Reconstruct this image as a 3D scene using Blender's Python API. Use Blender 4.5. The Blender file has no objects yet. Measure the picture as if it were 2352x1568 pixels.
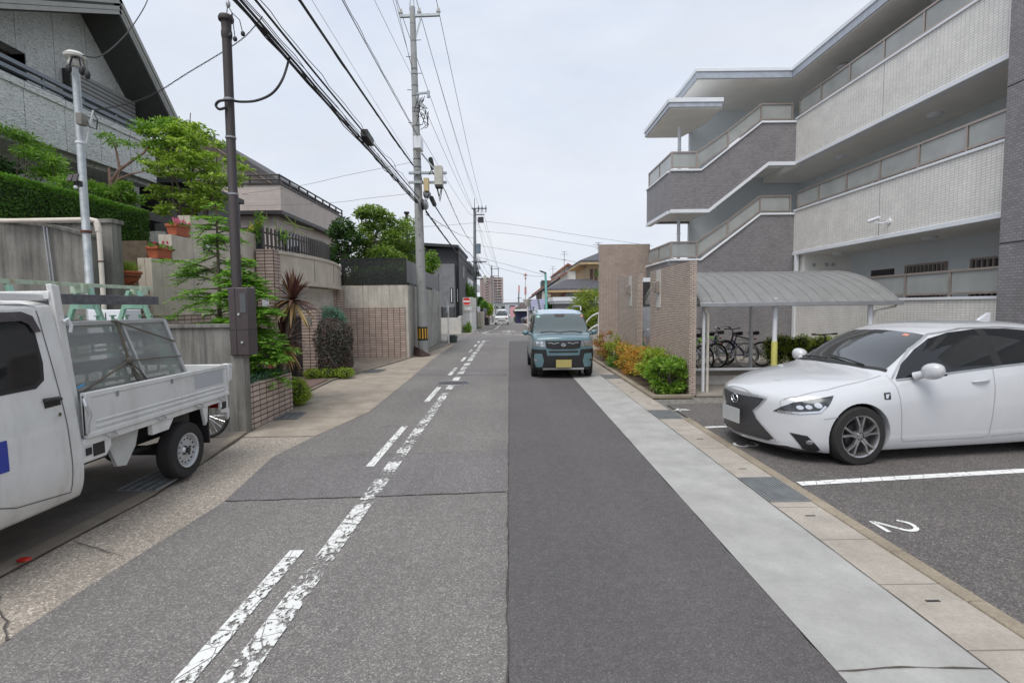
import bpy, bmesh, math, random
from mathutils import Vector, Matrix
from mathutils.bvhtree import BVHTree
from math import sin, cos, pi, radians, sqrt, atan2

SC = bpy.context.scene
COL = SC.collection
V = Vector
ORG = {}          # object name -> world matrix used while building parts


def tag(o, label=None, cat=None, group=None, kind=None):
    if label: o['label'] = label
    if cat: o['category'] = cat
    if group: o['group'] = group
    if kind: o['kind'] = kind
    return o


def thing(name, label, cat, loc=(0, 0, 0), rz=0.0, group=None):
    o = bpy.data.objects.new(name, None)
    o.empty_display_size = 0.1
    COL.objects.link(o)
    o.location = loc
    o.rotation_euler = (0, 0, rz)
    ORG[o.name] = Matrix.Translation(V(loc)) @ Matrix.Rotation(rz, 4, 'Z')
    return tag(o, label, cat, group)


def dup(o, loc=None, rz=None, label=None, parent=None):
    c = o.copy()
    COL.objects.link(c)
    if parent is not None:
        c.parent = parent
    if loc is not None: c.location = loc
    if rz is not None: c.rotation_euler = (0, 0, rz)
    if label: c['label'] = label
    for ch in list(o.children):
        dup(ch, parent=c)
    return c


class MB:
    """collects shapes, builds one mesh object"""

    def __init__(self):
        self.v = []
        self.f = []
        self.m = []
        self.cur = 0

    def add(self, vs, fs):
        b = len(self.v)
        self.v += [tuple(p) for p in vs]
        for f in fs:
            self.f.append(tuple(i + b for i in f))
            self.m.append(self.cur)
        return self

    def box(self, x0, x1, y0, y1, z0, z1):
        if x0 > x1: x0, x1 = x1, x0
        if y0 > y1: y0, y1 = y1, y0
        if z0 > z1: z0, z1 = z1, z0
        return self.add([(x0, y0, z0), (x1, y0, z0), (x1, y1, z0), (x0, y1, z0), (x0, y0, z1), (x1, y0, z1), (x1, y1, z1), (x0, y1, z1)],
                        [(0, 3, 2, 1), (4, 5, 6, 7), (0, 1, 5, 4), (1, 2, 6, 5), (2, 3, 7, 6), (3, 0, 4, 7)])

    def beam(self, a, b, w, h, up=(0, 0, 1)):
        a, b = V(a), V(b)
        d = (b - a).normalized()
        s = d.cross(V(up))
        if s.length < 1e-5: s = d.cross(V((1, 0, 0)))
        s.normalize()
        u = s.cross(d)
        s *= w / 2
        u *= h / 2
        vs = [a - s - u, a + s - u, a + s + u, a - s + u, b - s - u, b + s - u, b + s + u, b - s + u]
        return self.add(vs, [(0, 1, 2, 3), (7, 6, 5, 4), (4, 5, 1, 0), (5, 6, 2, 1), (6, 7, 3, 2), (7, 4, 0, 3)])

    def prism(self, poly, ax, a0, a1):
        """poly of 2-D points extruded along axis ax ('x': poly is (y,z); 'y': (x,z); 'z': (x,y))"""
        n = len(poly)
        if ax == 'x': mk = lambda p, a: (a, p[0], p[1])
        elif ax == 'y': mk = lambda p, a: (p[0], a, p[1])
        else: mk = lambda p, a: (p[0], p[1], a)
        vs = [mk(p, a0) for p in poly] + [mk(p, a1) for p in poly]
        fs = [tuple(range(n)), tuple(range(2 * n - 1, n - 1, -1))]
        fs += [(i, i + n, (i + 1) % n + n, (i + 1) % n) for i in range(n)]
        return self.add(vs, fs)

    def tube(self, pts, r, n=8, caps=True):
        pts = [V(p) for p in pts]
        rs = r if isinstance(r, (list, tuple)) else [r] * len(pts)
        ref = None
        vs, fs = [], []
        for i, p in enumerate(pts):
            if i == 0: d = pts[1] - p
            elif i == len(pts) - 1: d = p - pts[i - 1]
            else: d = (pts[i + 1] - pts[i - 1])
            if d.length < 1e-9: d = V((0, 0, 1))
            d.normalize()
            if ref is None:
                ref = V((0, 0, 1)) if abs(d.z) < .9 else V((1, 0, 0))
            s = d.cross(ref)
            if s.length < 1e-4: s = d.orthogonal()
            s.normalize()
            u = s.cross(d).normalized()
            ref = u
            for k in range(n):
                a = 2 * pi * k / n
                vs.append(p + (s * cos(a) + u * sin(a)) * rs[i])
        for i in range(len(pts) - 1):
            for k in range(n):
                k2 = (k + 1) % n
                fs.append((i * n + k, i * n + k2, (i + 1) * n + k2, (i + 1) * n + k))
        if caps:
            fs.append(tuple(range(n - 1, -1, -1)))
            e = (len(pts) - 1) * n
            fs.append(tuple(range(e, e + n)))
        return self.add(vs, fs)

    def cyl(self, a, b, r0, r1=None, n=16):
        return self.tube([a, b], [r0, r0 if r1 is None else r1], n)

    def lathe(self, prof, c=(0, 0, 0), n=24, axis='z', close=False):
        vs, fs = [], []
        m = len(prof)
        for k in range(n):
            a = 2 * pi * k / n
            for r, h in prof:
                if axis == 'z': p = (c[0] + r * cos(a), c[1] + r * sin(a), c[2] + h)
                elif axis == 'y': p = (c[0] + r * cos(a), c[1] + h, c[2] + r * sin(a))
                else: p = (c[0] + h, c[1] + r * cos(a), c[2] + r * sin(a))
                vs.append(p)
        for k in range(n):
            k2 = (k + 1) % n
            for i in range(m - 1 if not close else m):
                i2 = (i + 1) % m
                fs.append((k * m + i, k * m + i2, k2 * m + i2, k2 * m + i))
        return self.add(vs, fs)

    def ell(self, c, r, n=12, m=8):
        vs, fs = [], []
        c = V(c)
        if not isinstance(r, (tuple, list)): r = (r, r, r)
        for j in range(m + 1):
            t = pi * j / m
            for k in range(n):
                a = 2 * pi * k / n
                vs.append((c.x + r[0] * sin(t) * cos(a), c.y + r[1] * sin(t) * sin(a), c.z + r[2] * cos(t)))
        for j in range(m):
            for k in range(n):
                k2 = (k + 1) % n
                fs.append((j * n + k, (j + 1) * n + k, (j + 1) * n + k2, j * n + k2))
        return self.add(vs, fs)

    def quad(self, a, b, c, d):
        return self.add([a, b, c, d], [(0, 1, 2, 3)])

    def torus(self, c, R, r, axis='y', n=32, m=8):
        prof = [(R + r * cos(2 * pi * i / m), r * sin(2 * pi * i / m)) for i in range(m)]
        return self.lathe(prof, c, n, axis, close=True)

    def build(self, name, mat, parent=None, smooth=False, bevel=0, seg=2, ang=40, local=False, sub=0):
        me = bpy.data.meshes.new(name)
        vs = self.v
        o = bpy.data.objects.new(name, me)
        COL.objects.link(o)
        if parent is not None:
            M = ORG.get(parent.name, Matrix())
            ORG[o.name] = M
            if not local:
                I = M.inverted()
                vs = [tuple(I @ V(p)) for p in vs]
            o.parent = parent
        me.from_pydata(vs, [], self.f)
        mats = mat if isinstance(mat, (list, tuple)) else [mat]
        for x in mats: me.materials.append(x)
        if len(mats) > 1: me.polygons.foreach_set('material_index', self.m)
        if bevel:
            b = o.modifiers.new('b', 'BEVEL')
            b.width = bevel
            b.segments = seg
            b.limit_method = 'ANGLE'
            b.angle_limit = radians(35)
            smooth = True
        if sub:
            s = o.modifiers.new('s', 'SUBSURF')
            s.levels = s.render_levels = sub
        if smooth:
            me.polygons.foreach_set('use_smooth', [True] * len(me.polygons))
            if not sub: me.set_sharp_from_angle(angle=radians(ang))
        me.update()
        return o


def struct(mb, name, mat, **k):
    return tag(mb.build(name, mat, **k), kind='structure')


# ----------------------------------------------------------------- camera model
F_PX, CAM_H, ROLL = 1190.0, 1.7, 0.012
_yc = V((-6 / F_PX, 80 / F_PX, -1)).normalized()
_zc = V((-ROLL, 1, 0))
_zc = (_zc - _zc.dot(_yc) * _yc).normalized()
_xc = _yc.cross(_zc)
RW = Matrix((_xc, _yc, _zc))


def at(u, v, Y):
    d = RW @ V((u - 1176, 784 - v, -F_PX))
    return V((0, 0, CAM_H)) + d * (Y / d.y)


def gz(y):
    """ground level along the street: flat, then gently downhill beyond the crossing"""
    if y < 33: return 0.0
    if y < 130: return -0.019 * (y - 33)
    return -0.019 * 97


# ----------------------------------------------------------------- materials
MATS = {}


def newmat(name):
    m = bpy.data.materials.new(name)
    m.use_nodes = True
    nt = m.node_tree
    for n in list(nt.nodes): nt.nodes.remove(n)
    out = nt.nodes.new('ShaderNodeOutputMaterial')
    MATS[name] = m
    return m, nt, out


def N(nt, t, **k):
    n = nt.nodes.new(t)
    for a, b in k.items():
        if a.startswith('i_'):
            n.inputs[a[2:].replace('_', ' ')].default_value = b
        else:
            setattr(n, a, b)
    return n


def c4(c):
    return (c[0], c[1], c[2], 1)


def mixc(nt, fac, a, b, mode='MIX'):
    n = nt.nodes.new('ShaderNodeMix')
    n.data_type = 'RGBA'
    n.blend_type = mode
    for sock, val in ((n.inputs[0], fac), (n.inputs[6], a), (n.inputs[7], b)):
        if hasattr(val, 'type') and hasattr(val, 'is_output'):
            nt.links.new(val, sock)
        elif isinstance(val, (tuple, list)):
            sock.default_value = c4(val)
        else:
            sock.default_value = val
    return n.outputs[2]


def ramp(nt, fac, stops):
    r = nt.nodes.new('ShaderNodeValToRGB')
    e = r.color_ramp.elements
    while len(e) < len(stops): e.new(0.5)
    for x, (p, c) in zip(e, stops):
        x.position = p
        x.color = c4(c) if isinstance(c, (tuple, list)) else (c, c, c, 1)
    nt.links.new(fac, r.inputs[0])
    return r.outputs[0]


def coords(nt, scale=(1, 1, 1), rot=(0, 0, 0)):
    tc = nt.nodes.new('ShaderNodeTexCoord')
    mp = nt.nodes.new('ShaderNodeMapping')
    mp.inputs['Scale'].default_value = scale
    mp.inputs['Rotation'].default_value = rot
    nt.links.new(tc.outputs['Object'], mp.inputs[0])
    return mp.outputs[0]


def noise(nt, vec, scale, detail=3, rough=.55, dist=0):
    n = N(nt, 'ShaderNodeTexNoise')
    n.inputs['Scale'].default_value = scale
    n.inputs['Detail'].default_value = detail
    n.inputs['Roughness'].default_value = rough
    n.inputs['Distortion'].default_value = dist
    nt.links.new(vec, n.inputs['Vector'])
    return n.outputs['Fac']


def wallvec(nt):
    """2-D coordinates on any upright face: (horizontal run, height)"""
    tc = nt.nodes.new('ShaderNodeTexCoord')
    s = nt.nodes.new('ShaderNodeSeparateXYZ')
    nt.links.new(tc.outputs['Object'], s.inputs[0])
    sn = nt.nodes.new('ShaderNodeSeparateXYZ')
    nt.links.new(tc.outputs['Normal'], sn.inputs[0])

    def m(op, a, b=None):
        n = nt.nodes.new('ShaderNodeMath')
        n.operation = op
        for i, x in enumerate((a, b)):
            if x is None: continue
            if isinstance(x, (int, float)): n.inputs[i].default_value = x
            else: nt.links.new(x, n.inputs[i])
        return n.outputs[0]
    ax = m('GREATER_THAN', m('ABSOLUTE', sn.outputs[0]), .7)
    az = m('GREATER_THAN', m('ABSOLUTE', sn.outputs[2]), .7)
    iax = m('SUBTRACT', 1.0, ax)
    u = m('ADD', m('MULTIPLY', s.outputs[0], iax), m('MULTIPLY', s.outputs[1], ax))
    iaz = m('SUBTRACT', 1.0, az)
    v = m('ADD', m('MULTIPLY', s.outputs[2], iaz), m('MULTIPLY', s.outputs[1], az))
    c = nt.nodes.new('ShaderNodeCombineXYZ')
    nt.links.new(u, c.inputs[0])
    nt.links.new(v, c.inputs[1])
    return c.outputs[0], tc


def principled(nt, out, color, rough=.6, metal=0, spec=.5, coat=0, bump=None, bstr=.3, bdist=.01, trans=0, alpha=None):
    p = nt.nodes.new('ShaderNodeBsdfPrincipled')
    if hasattr(color, 'is_output'): nt.links.new(color, p.inputs['Base Color'])
    else: p.inputs['Base Color'].default_value = c4(color)
    if hasattr(rough, 'is_output'): nt.links.new(rough, p.inputs['Roughness'])
    else: p.inputs['Roughness'].default_value = rough
    p.inputs['Metallic'].default_value = metal
    p.inputs['Specular IOR Level'].default_value = spec
    p.inputs['Coat Weight'].default_value = coat
    p.inputs['Coat Roughness'].default_value = .04
    if bump is not None:
        b = nt.nodes.new('ShaderNodeBump')
        b.inputs['Strength'].default_value = bstr
        b.inputs['Distance'].default_value = bdist
        nt.links.new(bump, b.inputs['Height'])
        nt.links.new(b.outputs[0], p.inputs['Normal'])
    if alpha is not None:
        if hasattr(alpha, 'is_output'): nt.links.new(alpha, p.inputs['Alpha'])
        else: p.inputs['Alpha'].default_value = alpha
    nt.links.new(p.outputs[0], out.inputs[0])
    return p


def plain(name, c, rough=.5, metal=0, spec=.5, coat=0, var=.12, scale=6, dirt=None):
    """paint / plastic / metal with a little uneven wear"""
    m, nt, out = newmat(name)
    vec = coords(nt)
    n1 = noise(nt, vec, scale, 4)
    a = tuple(x * (1 - var) for x in c)
    b = tuple(min(1, x * (1 + var)) for x in c)
    col = ramp(nt, n1, [(.3, a), (.7, b)])
    if dirt:
        n2 = noise(nt, coords(nt, (3, 3, .5)), 5, 5, .65)
        col = mixc(nt, ramp(nt, n2, [(.52, 0.0), (.75, dirt[1])]), col, dirt[0])
    rr = ramp(nt, n1, [(.3, max(0, rough - .06)), (.7, min(1, rough + .08))])
    principled(nt, out, col, rr, metal, spec, coat)
    return m


def asphalt(name, c, speck=.5, big=.12, sscale=90):
    m, nt, out = newmat(name)
    vec = coords(nt)
    v = N(nt, 'ShaderNodeTexVoronoi')
    v.inputs['Scale'].default_value = sscale
    nt.links.new(vec, v.inputs['Vector'])
    sp = N(nt, 'ShaderNodeSeparateColor')
    nt.links.new(v.outputs['Color'], sp.inputs[0])
    n2 = noise(nt, vec, .7, 4)
    n3 = noise(nt, vec, 14, 3)
    base = ramp(nt, sp.outputs[0], [(.0, tuple(x * (1 - speck * .7) for x in c)), (.6, c), (.92, tuple(min(1, x * (1 + speck)) for x in c)), (1.0, tuple(min(1, x * (1 + 2.6 * speck)) for x in c))])
    base = mixc(nt, 1.0, base, ramp(nt, n2, [(.3, 1 - big), (.7, 1 + big * .6)]), 'MULTIPLY')
    base = mixc(nt, 1.0, base, ramp(nt, n3, [(.3, .9), (.7, 1.06)]), 'MULTIPLY')
    n4 = noise(nt, coords(nt, (1.5, .06, 1)), 1.1, 3)
    base = mixc(nt, 1.0, base, ramp(nt, n4, [(.35, .93), (.65, 1.05)]), 'MULTIPLY')
    n5 = noise(nt, vec, 2.6, 5, .7)
    base = mixc(nt, ramp(nt, n5, [(.60, 0.0), (.72, .22)]), base, tuple(x * .6 for x in c))
    principled(nt, out, base, .85, 0, .35, 0, v.outputs['Distance'], .5, .006)
    return m


def concrete(name, c, stain=None, amount=.5, vert=True, joints=None, rough=.8, grain=.12, spots=0):
    m, nt, out = newmat(name)
    vec = coords(nt)
    n1 = noise(nt, vec, 3, 6, .6)
    n2 = noise(nt, vec, 60, 3)
    col = ramp(nt, n1, [(.3, tuple(x * .80 for x in c)), (.7, tuple(min(1, x * 1.10) for x in c))])
    col = mixc(nt, 1.0, col, ramp(nt, n2, [(.3, 1 - grain), (.7, 1 + grain * .5)]), 'MULTIPLY')
    if stain:
        n3 = noise(nt, coords(nt, (7, 7, .5) if vert else (1.2, 1.2, 1)), 1.4, 6, .65)
        n4 = noise(nt, vec, .8, 3)
        f = mixc(nt, .5, ramp(nt, n3, [(.42, 0.0), (.68, 1.0)]), ramp(nt, n4, [(.35, 0.0), (.65, 1.0)]), 'MULTIPLY')
        g = N(nt, 'ShaderNodeMath', operation='MULTIPLY')
        nt.links.new(f, g.inputs[0])
        g.inputs[1].default_value = amount
        col = mixc(nt, g.outputs[0], col, stain)
    if spots:
        v = N(nt, 'ShaderNodeTexVoronoi')
        v.inputs['Scale'].default_value = 9
        nt.links.new(vec, v.inputs['Vector'])
        col = mixc(nt, ramp(nt, v.outputs['Distance'], [(.03, spots), (.06, 0.0)]), col, (.06, .05, .04))
    if joints:
        wv, _ = wallvec(nt)
        b = N(nt, 'ShaderNodeTexBrick', offset=0.0)
        nt.links.new(wv, b.inputs['Vector'])
        b.inputs['Scale'].default_value = 1
        b.inputs['Brick Width'].default_value = joints[0]
        b.inputs['Row Height'].default_value = joints[1]
        b.inputs['Mortar Size'].default_value = joints[2]
        b.inputs['Mortar Smooth'].default_value = .2
        col = mixc(nt, b.outputs['Fac'], col, tuple(x * .45 for x in c))
    principled(nt, out, col, rough, 0, .3, 0, n2, .25, .004)
    return m


def tiles(name, c, mortar, w, h, ms, offset=.5, vary=.12, rough=.6, bump=.6, spec=.4, squash=None, streak=None, loc=(0, 0)):
    m, nt, out = newmat(name)
    wv, tc = wallvec(nt)
    b = N(nt, 'ShaderNodeTexBrick', offset=offset)
    nt.links.new(wv, b.inputs['Vector'])
    b.inputs['Scale'].default_value = 1
    b.inputs['Brick Width'].default_value = w
    b.inputs['Row Height'].default_value = h
    b.inputs['Mortar Size'].default_value = ms
    b.inputs['Mortar Smooth'].default_value = .15
    b.inputs['Color1'].default_value = c4([x * (1 - vary) for x in c])
    b.inputs['Color2'].default_value = c4([min(1, x * (1 + vary)) for x in c])
    b.inputs['Mortar'].default_value = c4(mortar)
    vec = coords(nt)
    n1 = noise(nt, vec, 2.2, 5)
    n2 = noise(nt, vec, 40, 3)
    col = mixc(nt, 1.0, b.outputs['Color'], ramp(nt, n1, [(.3, .9), (.7, 1.06)]), 'MULTIPLY')
    col = mixc(nt, 1.0, col, ramp(nt, n2, [(.3, .93), (.7, 1.05)]), 'MULTIPLY')
    if streak:
        n3 = noise(nt, coords(nt, (5, 5, .35)), 1.5, 5, .6)
        col = mixc(nt, ramp(nt, n3, [(.5, 0.0), (.75, streak[1])]), col, streak[0])
    inv = N(nt, 'ShaderNodeMath', operation='SUBTRACT')
    inv.inputs[0].default_value = 1
    nt.links.new(b.outputs['Fac'], inv.inputs[1])
    principled(nt, out, col, rough, 0, spec, 0, inv.outputs[0], bump, .006)
    return m


def leafmat(name, cols, patch=None, pscale=1.2, trans=.3, rough=.5):
    """every leaf gets its own tone; cols = colours from dark to light"""
    m, nt, out = newmat(name)
    g = N(nt, 'ShaderNodeNewGeometry')
    k = len(cols)
    col = ramp(nt, g.outputs['Random Per Island'], [(i / max(1, k - 1), c) for i, c in enumerate(cols)])
    if patch:
        n = noise(nt, coords(nt), pscale, 2)
        r2 = ramp(nt, g.outputs['Random Per Island'], [(i / max(1, len(patch) - 1), c) for i, c in enumerate(patch)])
        col = mixc(nt, ramp(nt, n, [(.42, 0.0), (.58, 1.0)]), col, r2)
    p = nt.nodes.new('ShaderNodeBsdfPrincipled')
    nt.links.new(col, p.inputs['Base Color'])
    p.inputs['Roughness'].default_value = rough
    p.inputs['Specular IOR Level'].default_value = .35
    t = nt.nodes.new('ShaderNodeBsdfTranslucent')
    nt.links.new(mixc(nt, 1.0, col, (1.5, 1.6, .7), 'MULTIPLY'), t.inputs[0])
    mx = nt.nodes.new('ShaderNodeMixShader')
    mx.inputs[0].default_value = trans
    nt.links.new(p.outputs[0], mx.inputs[1])
    nt.links.new(t.outputs[0], mx.inputs[2])
    nt.links.new(mx.outputs[0], out.inputs[0])
    return m


def glassmat(name, c, rough, clear):
    """pane: part see-through, part glossy tinted surface"""
    m, nt, out = newmat(name)
    p = nt.nodes.new('ShaderNodeBsdfPrincipled')
    n = noise(nt, coords(nt), 1.5, 3)
    nt.links.new(ramp(nt, n, [(.3, tuple(x * .85 for x in c)), (.7, tuple(min(1, x * 1.1) for x in c))]), p.inputs['Base Color'])
    p.inputs['Roughness'].default_value = rough
    p.inputs['Specular IOR Level'].default_value = .6
    if rough < .04: p.inputs['Coat Weight'].default_value = 1.0; p.inputs['Coat IOR'].default_value = 1.65; p.inputs['Coat Roughness'].default_value = .01
    if clear:
        t = nt.nodes.new('ShaderNodeBsdfTransparent')
        t.inputs[0].default_value = (.92, .96, .95, 1)
        mx = nt.nodes.new('ShaderNodeMixShader')
        mx.inputs[0].default_value = clear
        nt.links.new(p.outputs[0], mx.inputs[1])
        nt.links.new(t.outputs[0], mx.inputs[2])
        nt.links.new(mx.outputs[0], out.inputs[0])
    else:
        nt.links.new(p.outputs[0], out.inputs[0])
    return m


def wornpaint(name, c, wear, scale=26):
    """road paint with the holes worn through it"""
    m, nt, out = newmat(name)
    vec = coords(nt)
    n1 = noise(nt, coords(nt, (1, .7, 1)), scale, 6, .7)
    n2 = noise(nt, vec, 1.6, 2)
    v = N(nt, 'ShaderNodeTexVoronoi', feature='DISTANCE_TO_EDGE')
    v.inputs['Scale'].default_value = 8
    nt.links.new(vec, v.inputs['Vector'])
    s = N(nt, 'ShaderNodeMath', operation='ADD')
    nt.links.new(n1, s.inputs[0])
    nt.links.new(n2, s.inputs[1])
    h = N(nt, 'ShaderNodeMath', operation='MULTIPLY')
    h.inputs[1].default_value = .5
    nt.links.new(s.outputs[0], h.inputs[0])
    hole = ramp(nt, h.outputs[0], [(wear - .02, 0.0), (wear + .02, 1.0)])
    crack = ramp(nt, v.outputs['Distance'], [(.012, 0.25), (.03, 1.0)])
    a = mixc(nt, 1.0, hole, crack, 'MULTIPLY')
    principled(nt, out, c, .7, 0, .3, 0, alpha=a)
    return m


M_asph_old = asphalt('old asphalt', (.2, .187, .176), .42, .12, 135)
M_asph_patch = asphalt('patch asphalt', (.18, .17, .166), .42, .1, 135)
M_asph_new = asphalt('new asphalt', (.118, .110, .110), .3, .08, 170)
M_asph_park = asphalt('parking asphalt', (.135, .123, .117), .55, .12, 130)
M_ground = asphalt('ground', (.2, .19, .17), .3, .2, 30)
M_conc_new = concrete('new concrete', (.405, .40, .38), (.32, .31, .29), .4, False, None, .8, .07, .25)
M_slab = concrete('gutter slab', (.43, .392, .34), (.25, .2, .16), .5, False, (50, .6, .006), .85, .14, .5)
M_kerb = concrete('kerb', (.34, .29, .22), (.16, .13, .1), .7, False, None, .9, .22)
M_aggr = asphalt('gutter aggregate', (.37, .325, .272), .46, .22, 105)
M_aggr2 = concrete('gutter slab worn', (.41, .355, .29), (.2, .17, .14), .75, False, (50, .62, .007), .9, .2)
M_drive = concrete('driveway', (.2, .178, .155), (.09, .08, .07), .6, False, None, .9, .2)
M_paint_worn = wornpaint('worn line paint', (.74, .74, .71), .5)
M_paint_dash = wornpaint('dash paint', (.76, .76, .73), .455)
M_paint_new = wornpaint('parking paint', (.8, .8, .78), .36)
M_wall_white = tiles('white wall tile', (.83, .80, .75), (.56, .545, .52), .10, .0505, .006, 0.0, .05, .45, .5)
M_wall_grey = tiles('grey wall tile', (.26, .246, .252), (.175, .167, .17), .10, .0505, .006, .5, .13, .5, .5)
M_rib = tiles('ribbed border tile', (.58, .49, .425), (.25, .18, .145), .115, .0345, .0075, .37, .14, .7, .9)
M_brick = tiles('terrace brick', (.47, .375, .32), (.085, .05, .035), .205, .0765, .0085, 0.0, .13, .75, .9)
M_paver = tiles('red paver', (.22, .145, .125), (.1, .07, .06), .2, .1, .006, .5, .15, .8, .5)
M_conc_grey = concrete('grey wall concrete', (.27, .258, .235), (.07, .067, .06), 1.0, True, spots=.6)
M_conc_ret = concrete('retaining concrete', (.57, .53, .465), (.24, .21, .17), .75, True, (.9, 20, .008))
M_conc_dark = concrete('streaked concrete', (.46, .44, .40), (.09, .085, .075), 1.0, True, (.9, 20, .008))
M_conc_beige = concrete('beige wall concrete', (.62, .555, .47), (.42, .36, .29), .4, True, (.9, 9, .006))
M_conc_white = concrete('pale concrete', (.6, .58, .54), (.4, .37, .33), .3, True)
M_white = plain('white paint', (.78, .80, .83), .45, var=.04, scale=2)
M_soffit = plain('soffit', (.90, .875, .82), .7, var=.04, scale=2)
M_inner = plain('inner wall render', (.74, .79, .82), .8, var=.04, scale=2)
M_rail = plain('bronze rail', (.40, .345, .305), .38, .55, var=.06)
M_frost = glassmat('frosted glass', (.43, .44, .425), .2, .22)
M_glass = glassmat('dark glass', (.02, .024, .026), .03, 0)
M_glass_tint = glassmat('tinted window', (.012, .014, .016), .045, 0)
M_black = plain('black plastic', (.02, .02, .021), .5, var=.15)
M_dark = plain('dark bronze', (.052, .045, .045), .45, .2, var=.12)
M_grey = plain('grey metal', (.36, .37, .38), .45, .5, var=.1)
M_galv = plain('galvanised steel', (.44, .47, .48), .5, .45, var=.18, scale=14)
M_alu = plain('aluminium', (.56, .57, .58), .35, .6, var=.06)
M_chrome = plain('chrome', (.75, .76, .78), .12, 1, var=.04)
M_cable = plain('black cable', (.018, .018, .02), .6, var=.1)
M_wire = plain('grey wire', (.12, .125, .13), .5, .3, var=.1)
M_rust = plain('rust', (.12, .045, .03), .8, .1, var=.3)
# ================================================================= ground and street
def strip(mb, left, right, z):
    """sheet between two polylines of equal length, following the street's level"""
    vs, fs = [], []
    for a, b in zip(left, right):
        vs += [(a[0], a[1], gz(a[1]) + z), (b[0], b[1], gz(b[1]) + z)]
    for i in range(len(left) - 1):
        fs.append((2 * i, 2 * i + 1, 2 * i + 3, 2 * i + 2))
    mb.add(vs, fs)


YS = [-6, 0, 6, 12, 18, 24, 33, 45, 60, 80, 105, 130, 180, 300]


def xs(pl, ys):
    r = []
    for y in ys:
        for (x0, y0), (x1, y1) in zip(pl, pl[1:]):
            if y0 <= y <= y1 or (y < pl[0][1]):
                r.append((x0 + (x1 - x0) * (y - y0) / (y1 - y0), y))
                break
        else: r.append((pl[-1][0], y))
    return r


# big base sheet reaching the horizon
b = MB()
gy = [-40, 0, 33] + list(range(40, 131, 10)) + [400, 1200]
for x0, x1 in ((-900, 900),):
    strip(b, [(x0, y) for y in gy], [(x1, y) for y in gy], -.012)
struct(b, 'ground', M_ground)

# old carriageway: wavy edge towards the concrete gutter
Lold = [(-2.64, -6), (-2.64, 3.0), (-2.56, 4.5), (-2.76, 5.9), (-2.62, 6.9), (-2.33, 8.3), (-2.40, 12.2), (-2.55, 16), (-2.52, 22.6), (-2.6, 25.5)]
ys = [-6, 0, 3, 4.5, 5.2, 5.9, 6.4, 6.9, 7.6, 8.3, 10, 12.2, 14, 16, 19, 22.6, 25.5]
b = MB(); strip(b, xs(Lold, ys), [(-.03, y) for y in ys], 0)
ys2 = [25.5, 29, 33]
strip(b, [(-2.6 - (y - 25.5) * .1, y) for y in ys2], [(2.6, y) for y in ys2], 0)
ys3 = [33, 45, 60, 80, 105, 130, 250]
strip(b, [(-2.45, y) for y in ys3], [(1.95, y) for y in ys3], 0)
# side street opening on the west of the crossing
b.add([(-40, 26.6, 0), (-2.6, 25.5, 0), (-3.35, 33, 0), (-40, 33, 0)], [(0, 1, 2, 3)])
struct(b, 'road', M_asph_old)

# resurfaced lane with a ragged seam
rnd = random.Random(4)
b = MB()
ys4 = [-6 + .25 * i for i in range(int((25.5 + 6) / .25) + 1)]
strip(b, [(-.03 + rnd.uniform(-.012, .012), y) for y in ys4], [(1.49 - .0 * y + rnd.uniform(-.01, .01), y) for y in ys4], .004)
struct(b, 'road_resurfaced_lane', M_asph_new)
# older repairs across the carriageway
b = MB()
def patch(mb, pts, z=.004): mb.add([(x, y, gz(y) + z) for x, y in pts], [tuple(range(len(pts)))])
patch(b, [(-2.55, 4.52), (-1.3, 4.58), (-.05, 4.66), (-.05, 6.06), (-1.2, 5.95), (-2.73, 5.86)])
patch(b, [(-2.36, 12.95), (-.06, 12.75), (-.06, 14.05), (-2.42, 14.2)])
patch(b, [(-2.5, 26.3), (2.4, 25.9), (2.4, 29.2), (-2.7, 29.6)])
struct(b, 'road_repair_patch', M_asph_patch)
# thin open seams
b = MB()
def crackline(mb, pts, w, z=.0075, jit=.012, seed=1, step=.07):
    r = random.Random(seed)
    P = []
    for (x0, y0), (x1, y1) in zip(pts, pts[1:]):
        n = max(2, int(math.hypot(x1 - x0, y1 - y0) / step))
        for i in range(n): P.append((x0 + (x1 - x0) * i / n + r.uniform(-jit, jit), y0 + (y1 - y0) * i / n + r.uniform(-jit, jit)))
    P.append(pts[-1])
    vs, fs = [], []
    for i, p in enumerate(P):
        q = P[min(i + 1, len(P) - 1)]; o = P[max(0, i - 1)]
        dx, dy = q[0] - o[0], q[1] - o[1]
        l = math.hypot(dx, dy) or 1
        ww = w * r.uniform(.2, .8)
        vs += [(p[0] - dy / l * ww / 2, p[1] + dx / l * ww / 2, z), (p[0] + dy / l * ww / 2, p[1] - dx / l * ww / 2, z)]
    for i in range(len(P) - 1): fs.append((2 * i, 2 * i + 1, 2 * i + 3, 2 * i + 2))
    mb.add(vs, fs)
crackline(b, [(-2.55, 4.52), (-1.3, 4.58), (-.05, 4.66)], .016, seed=1)
crackline(b, [(-2.1, 5.9), (-1.2, 5.95), (-.05, 6.06)], .01, seed=2)
crackline(b, [(-2.0, 7.36), (-1.5, 7.36)], .012, seed=3)
crackline(b, [(-2.62, 2.6), (-3.2, 3.1), (-3.3, 3.15)], .02, seed=4)
crackline(b, [(-2.7, 3.5), (-3.25, 3.75)], .014, seed=9)
crackline(b, [(-.03, -1), (-.03, 25.4)], .014, jit=.008, seed=5, step=.12)
crackline(b, [(-.06, 12.75), (-2.36, 12.95)], .012, seed=6)
struct(b, 'road_crack', plain('crack', (.075, .068, .062), .9))

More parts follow.
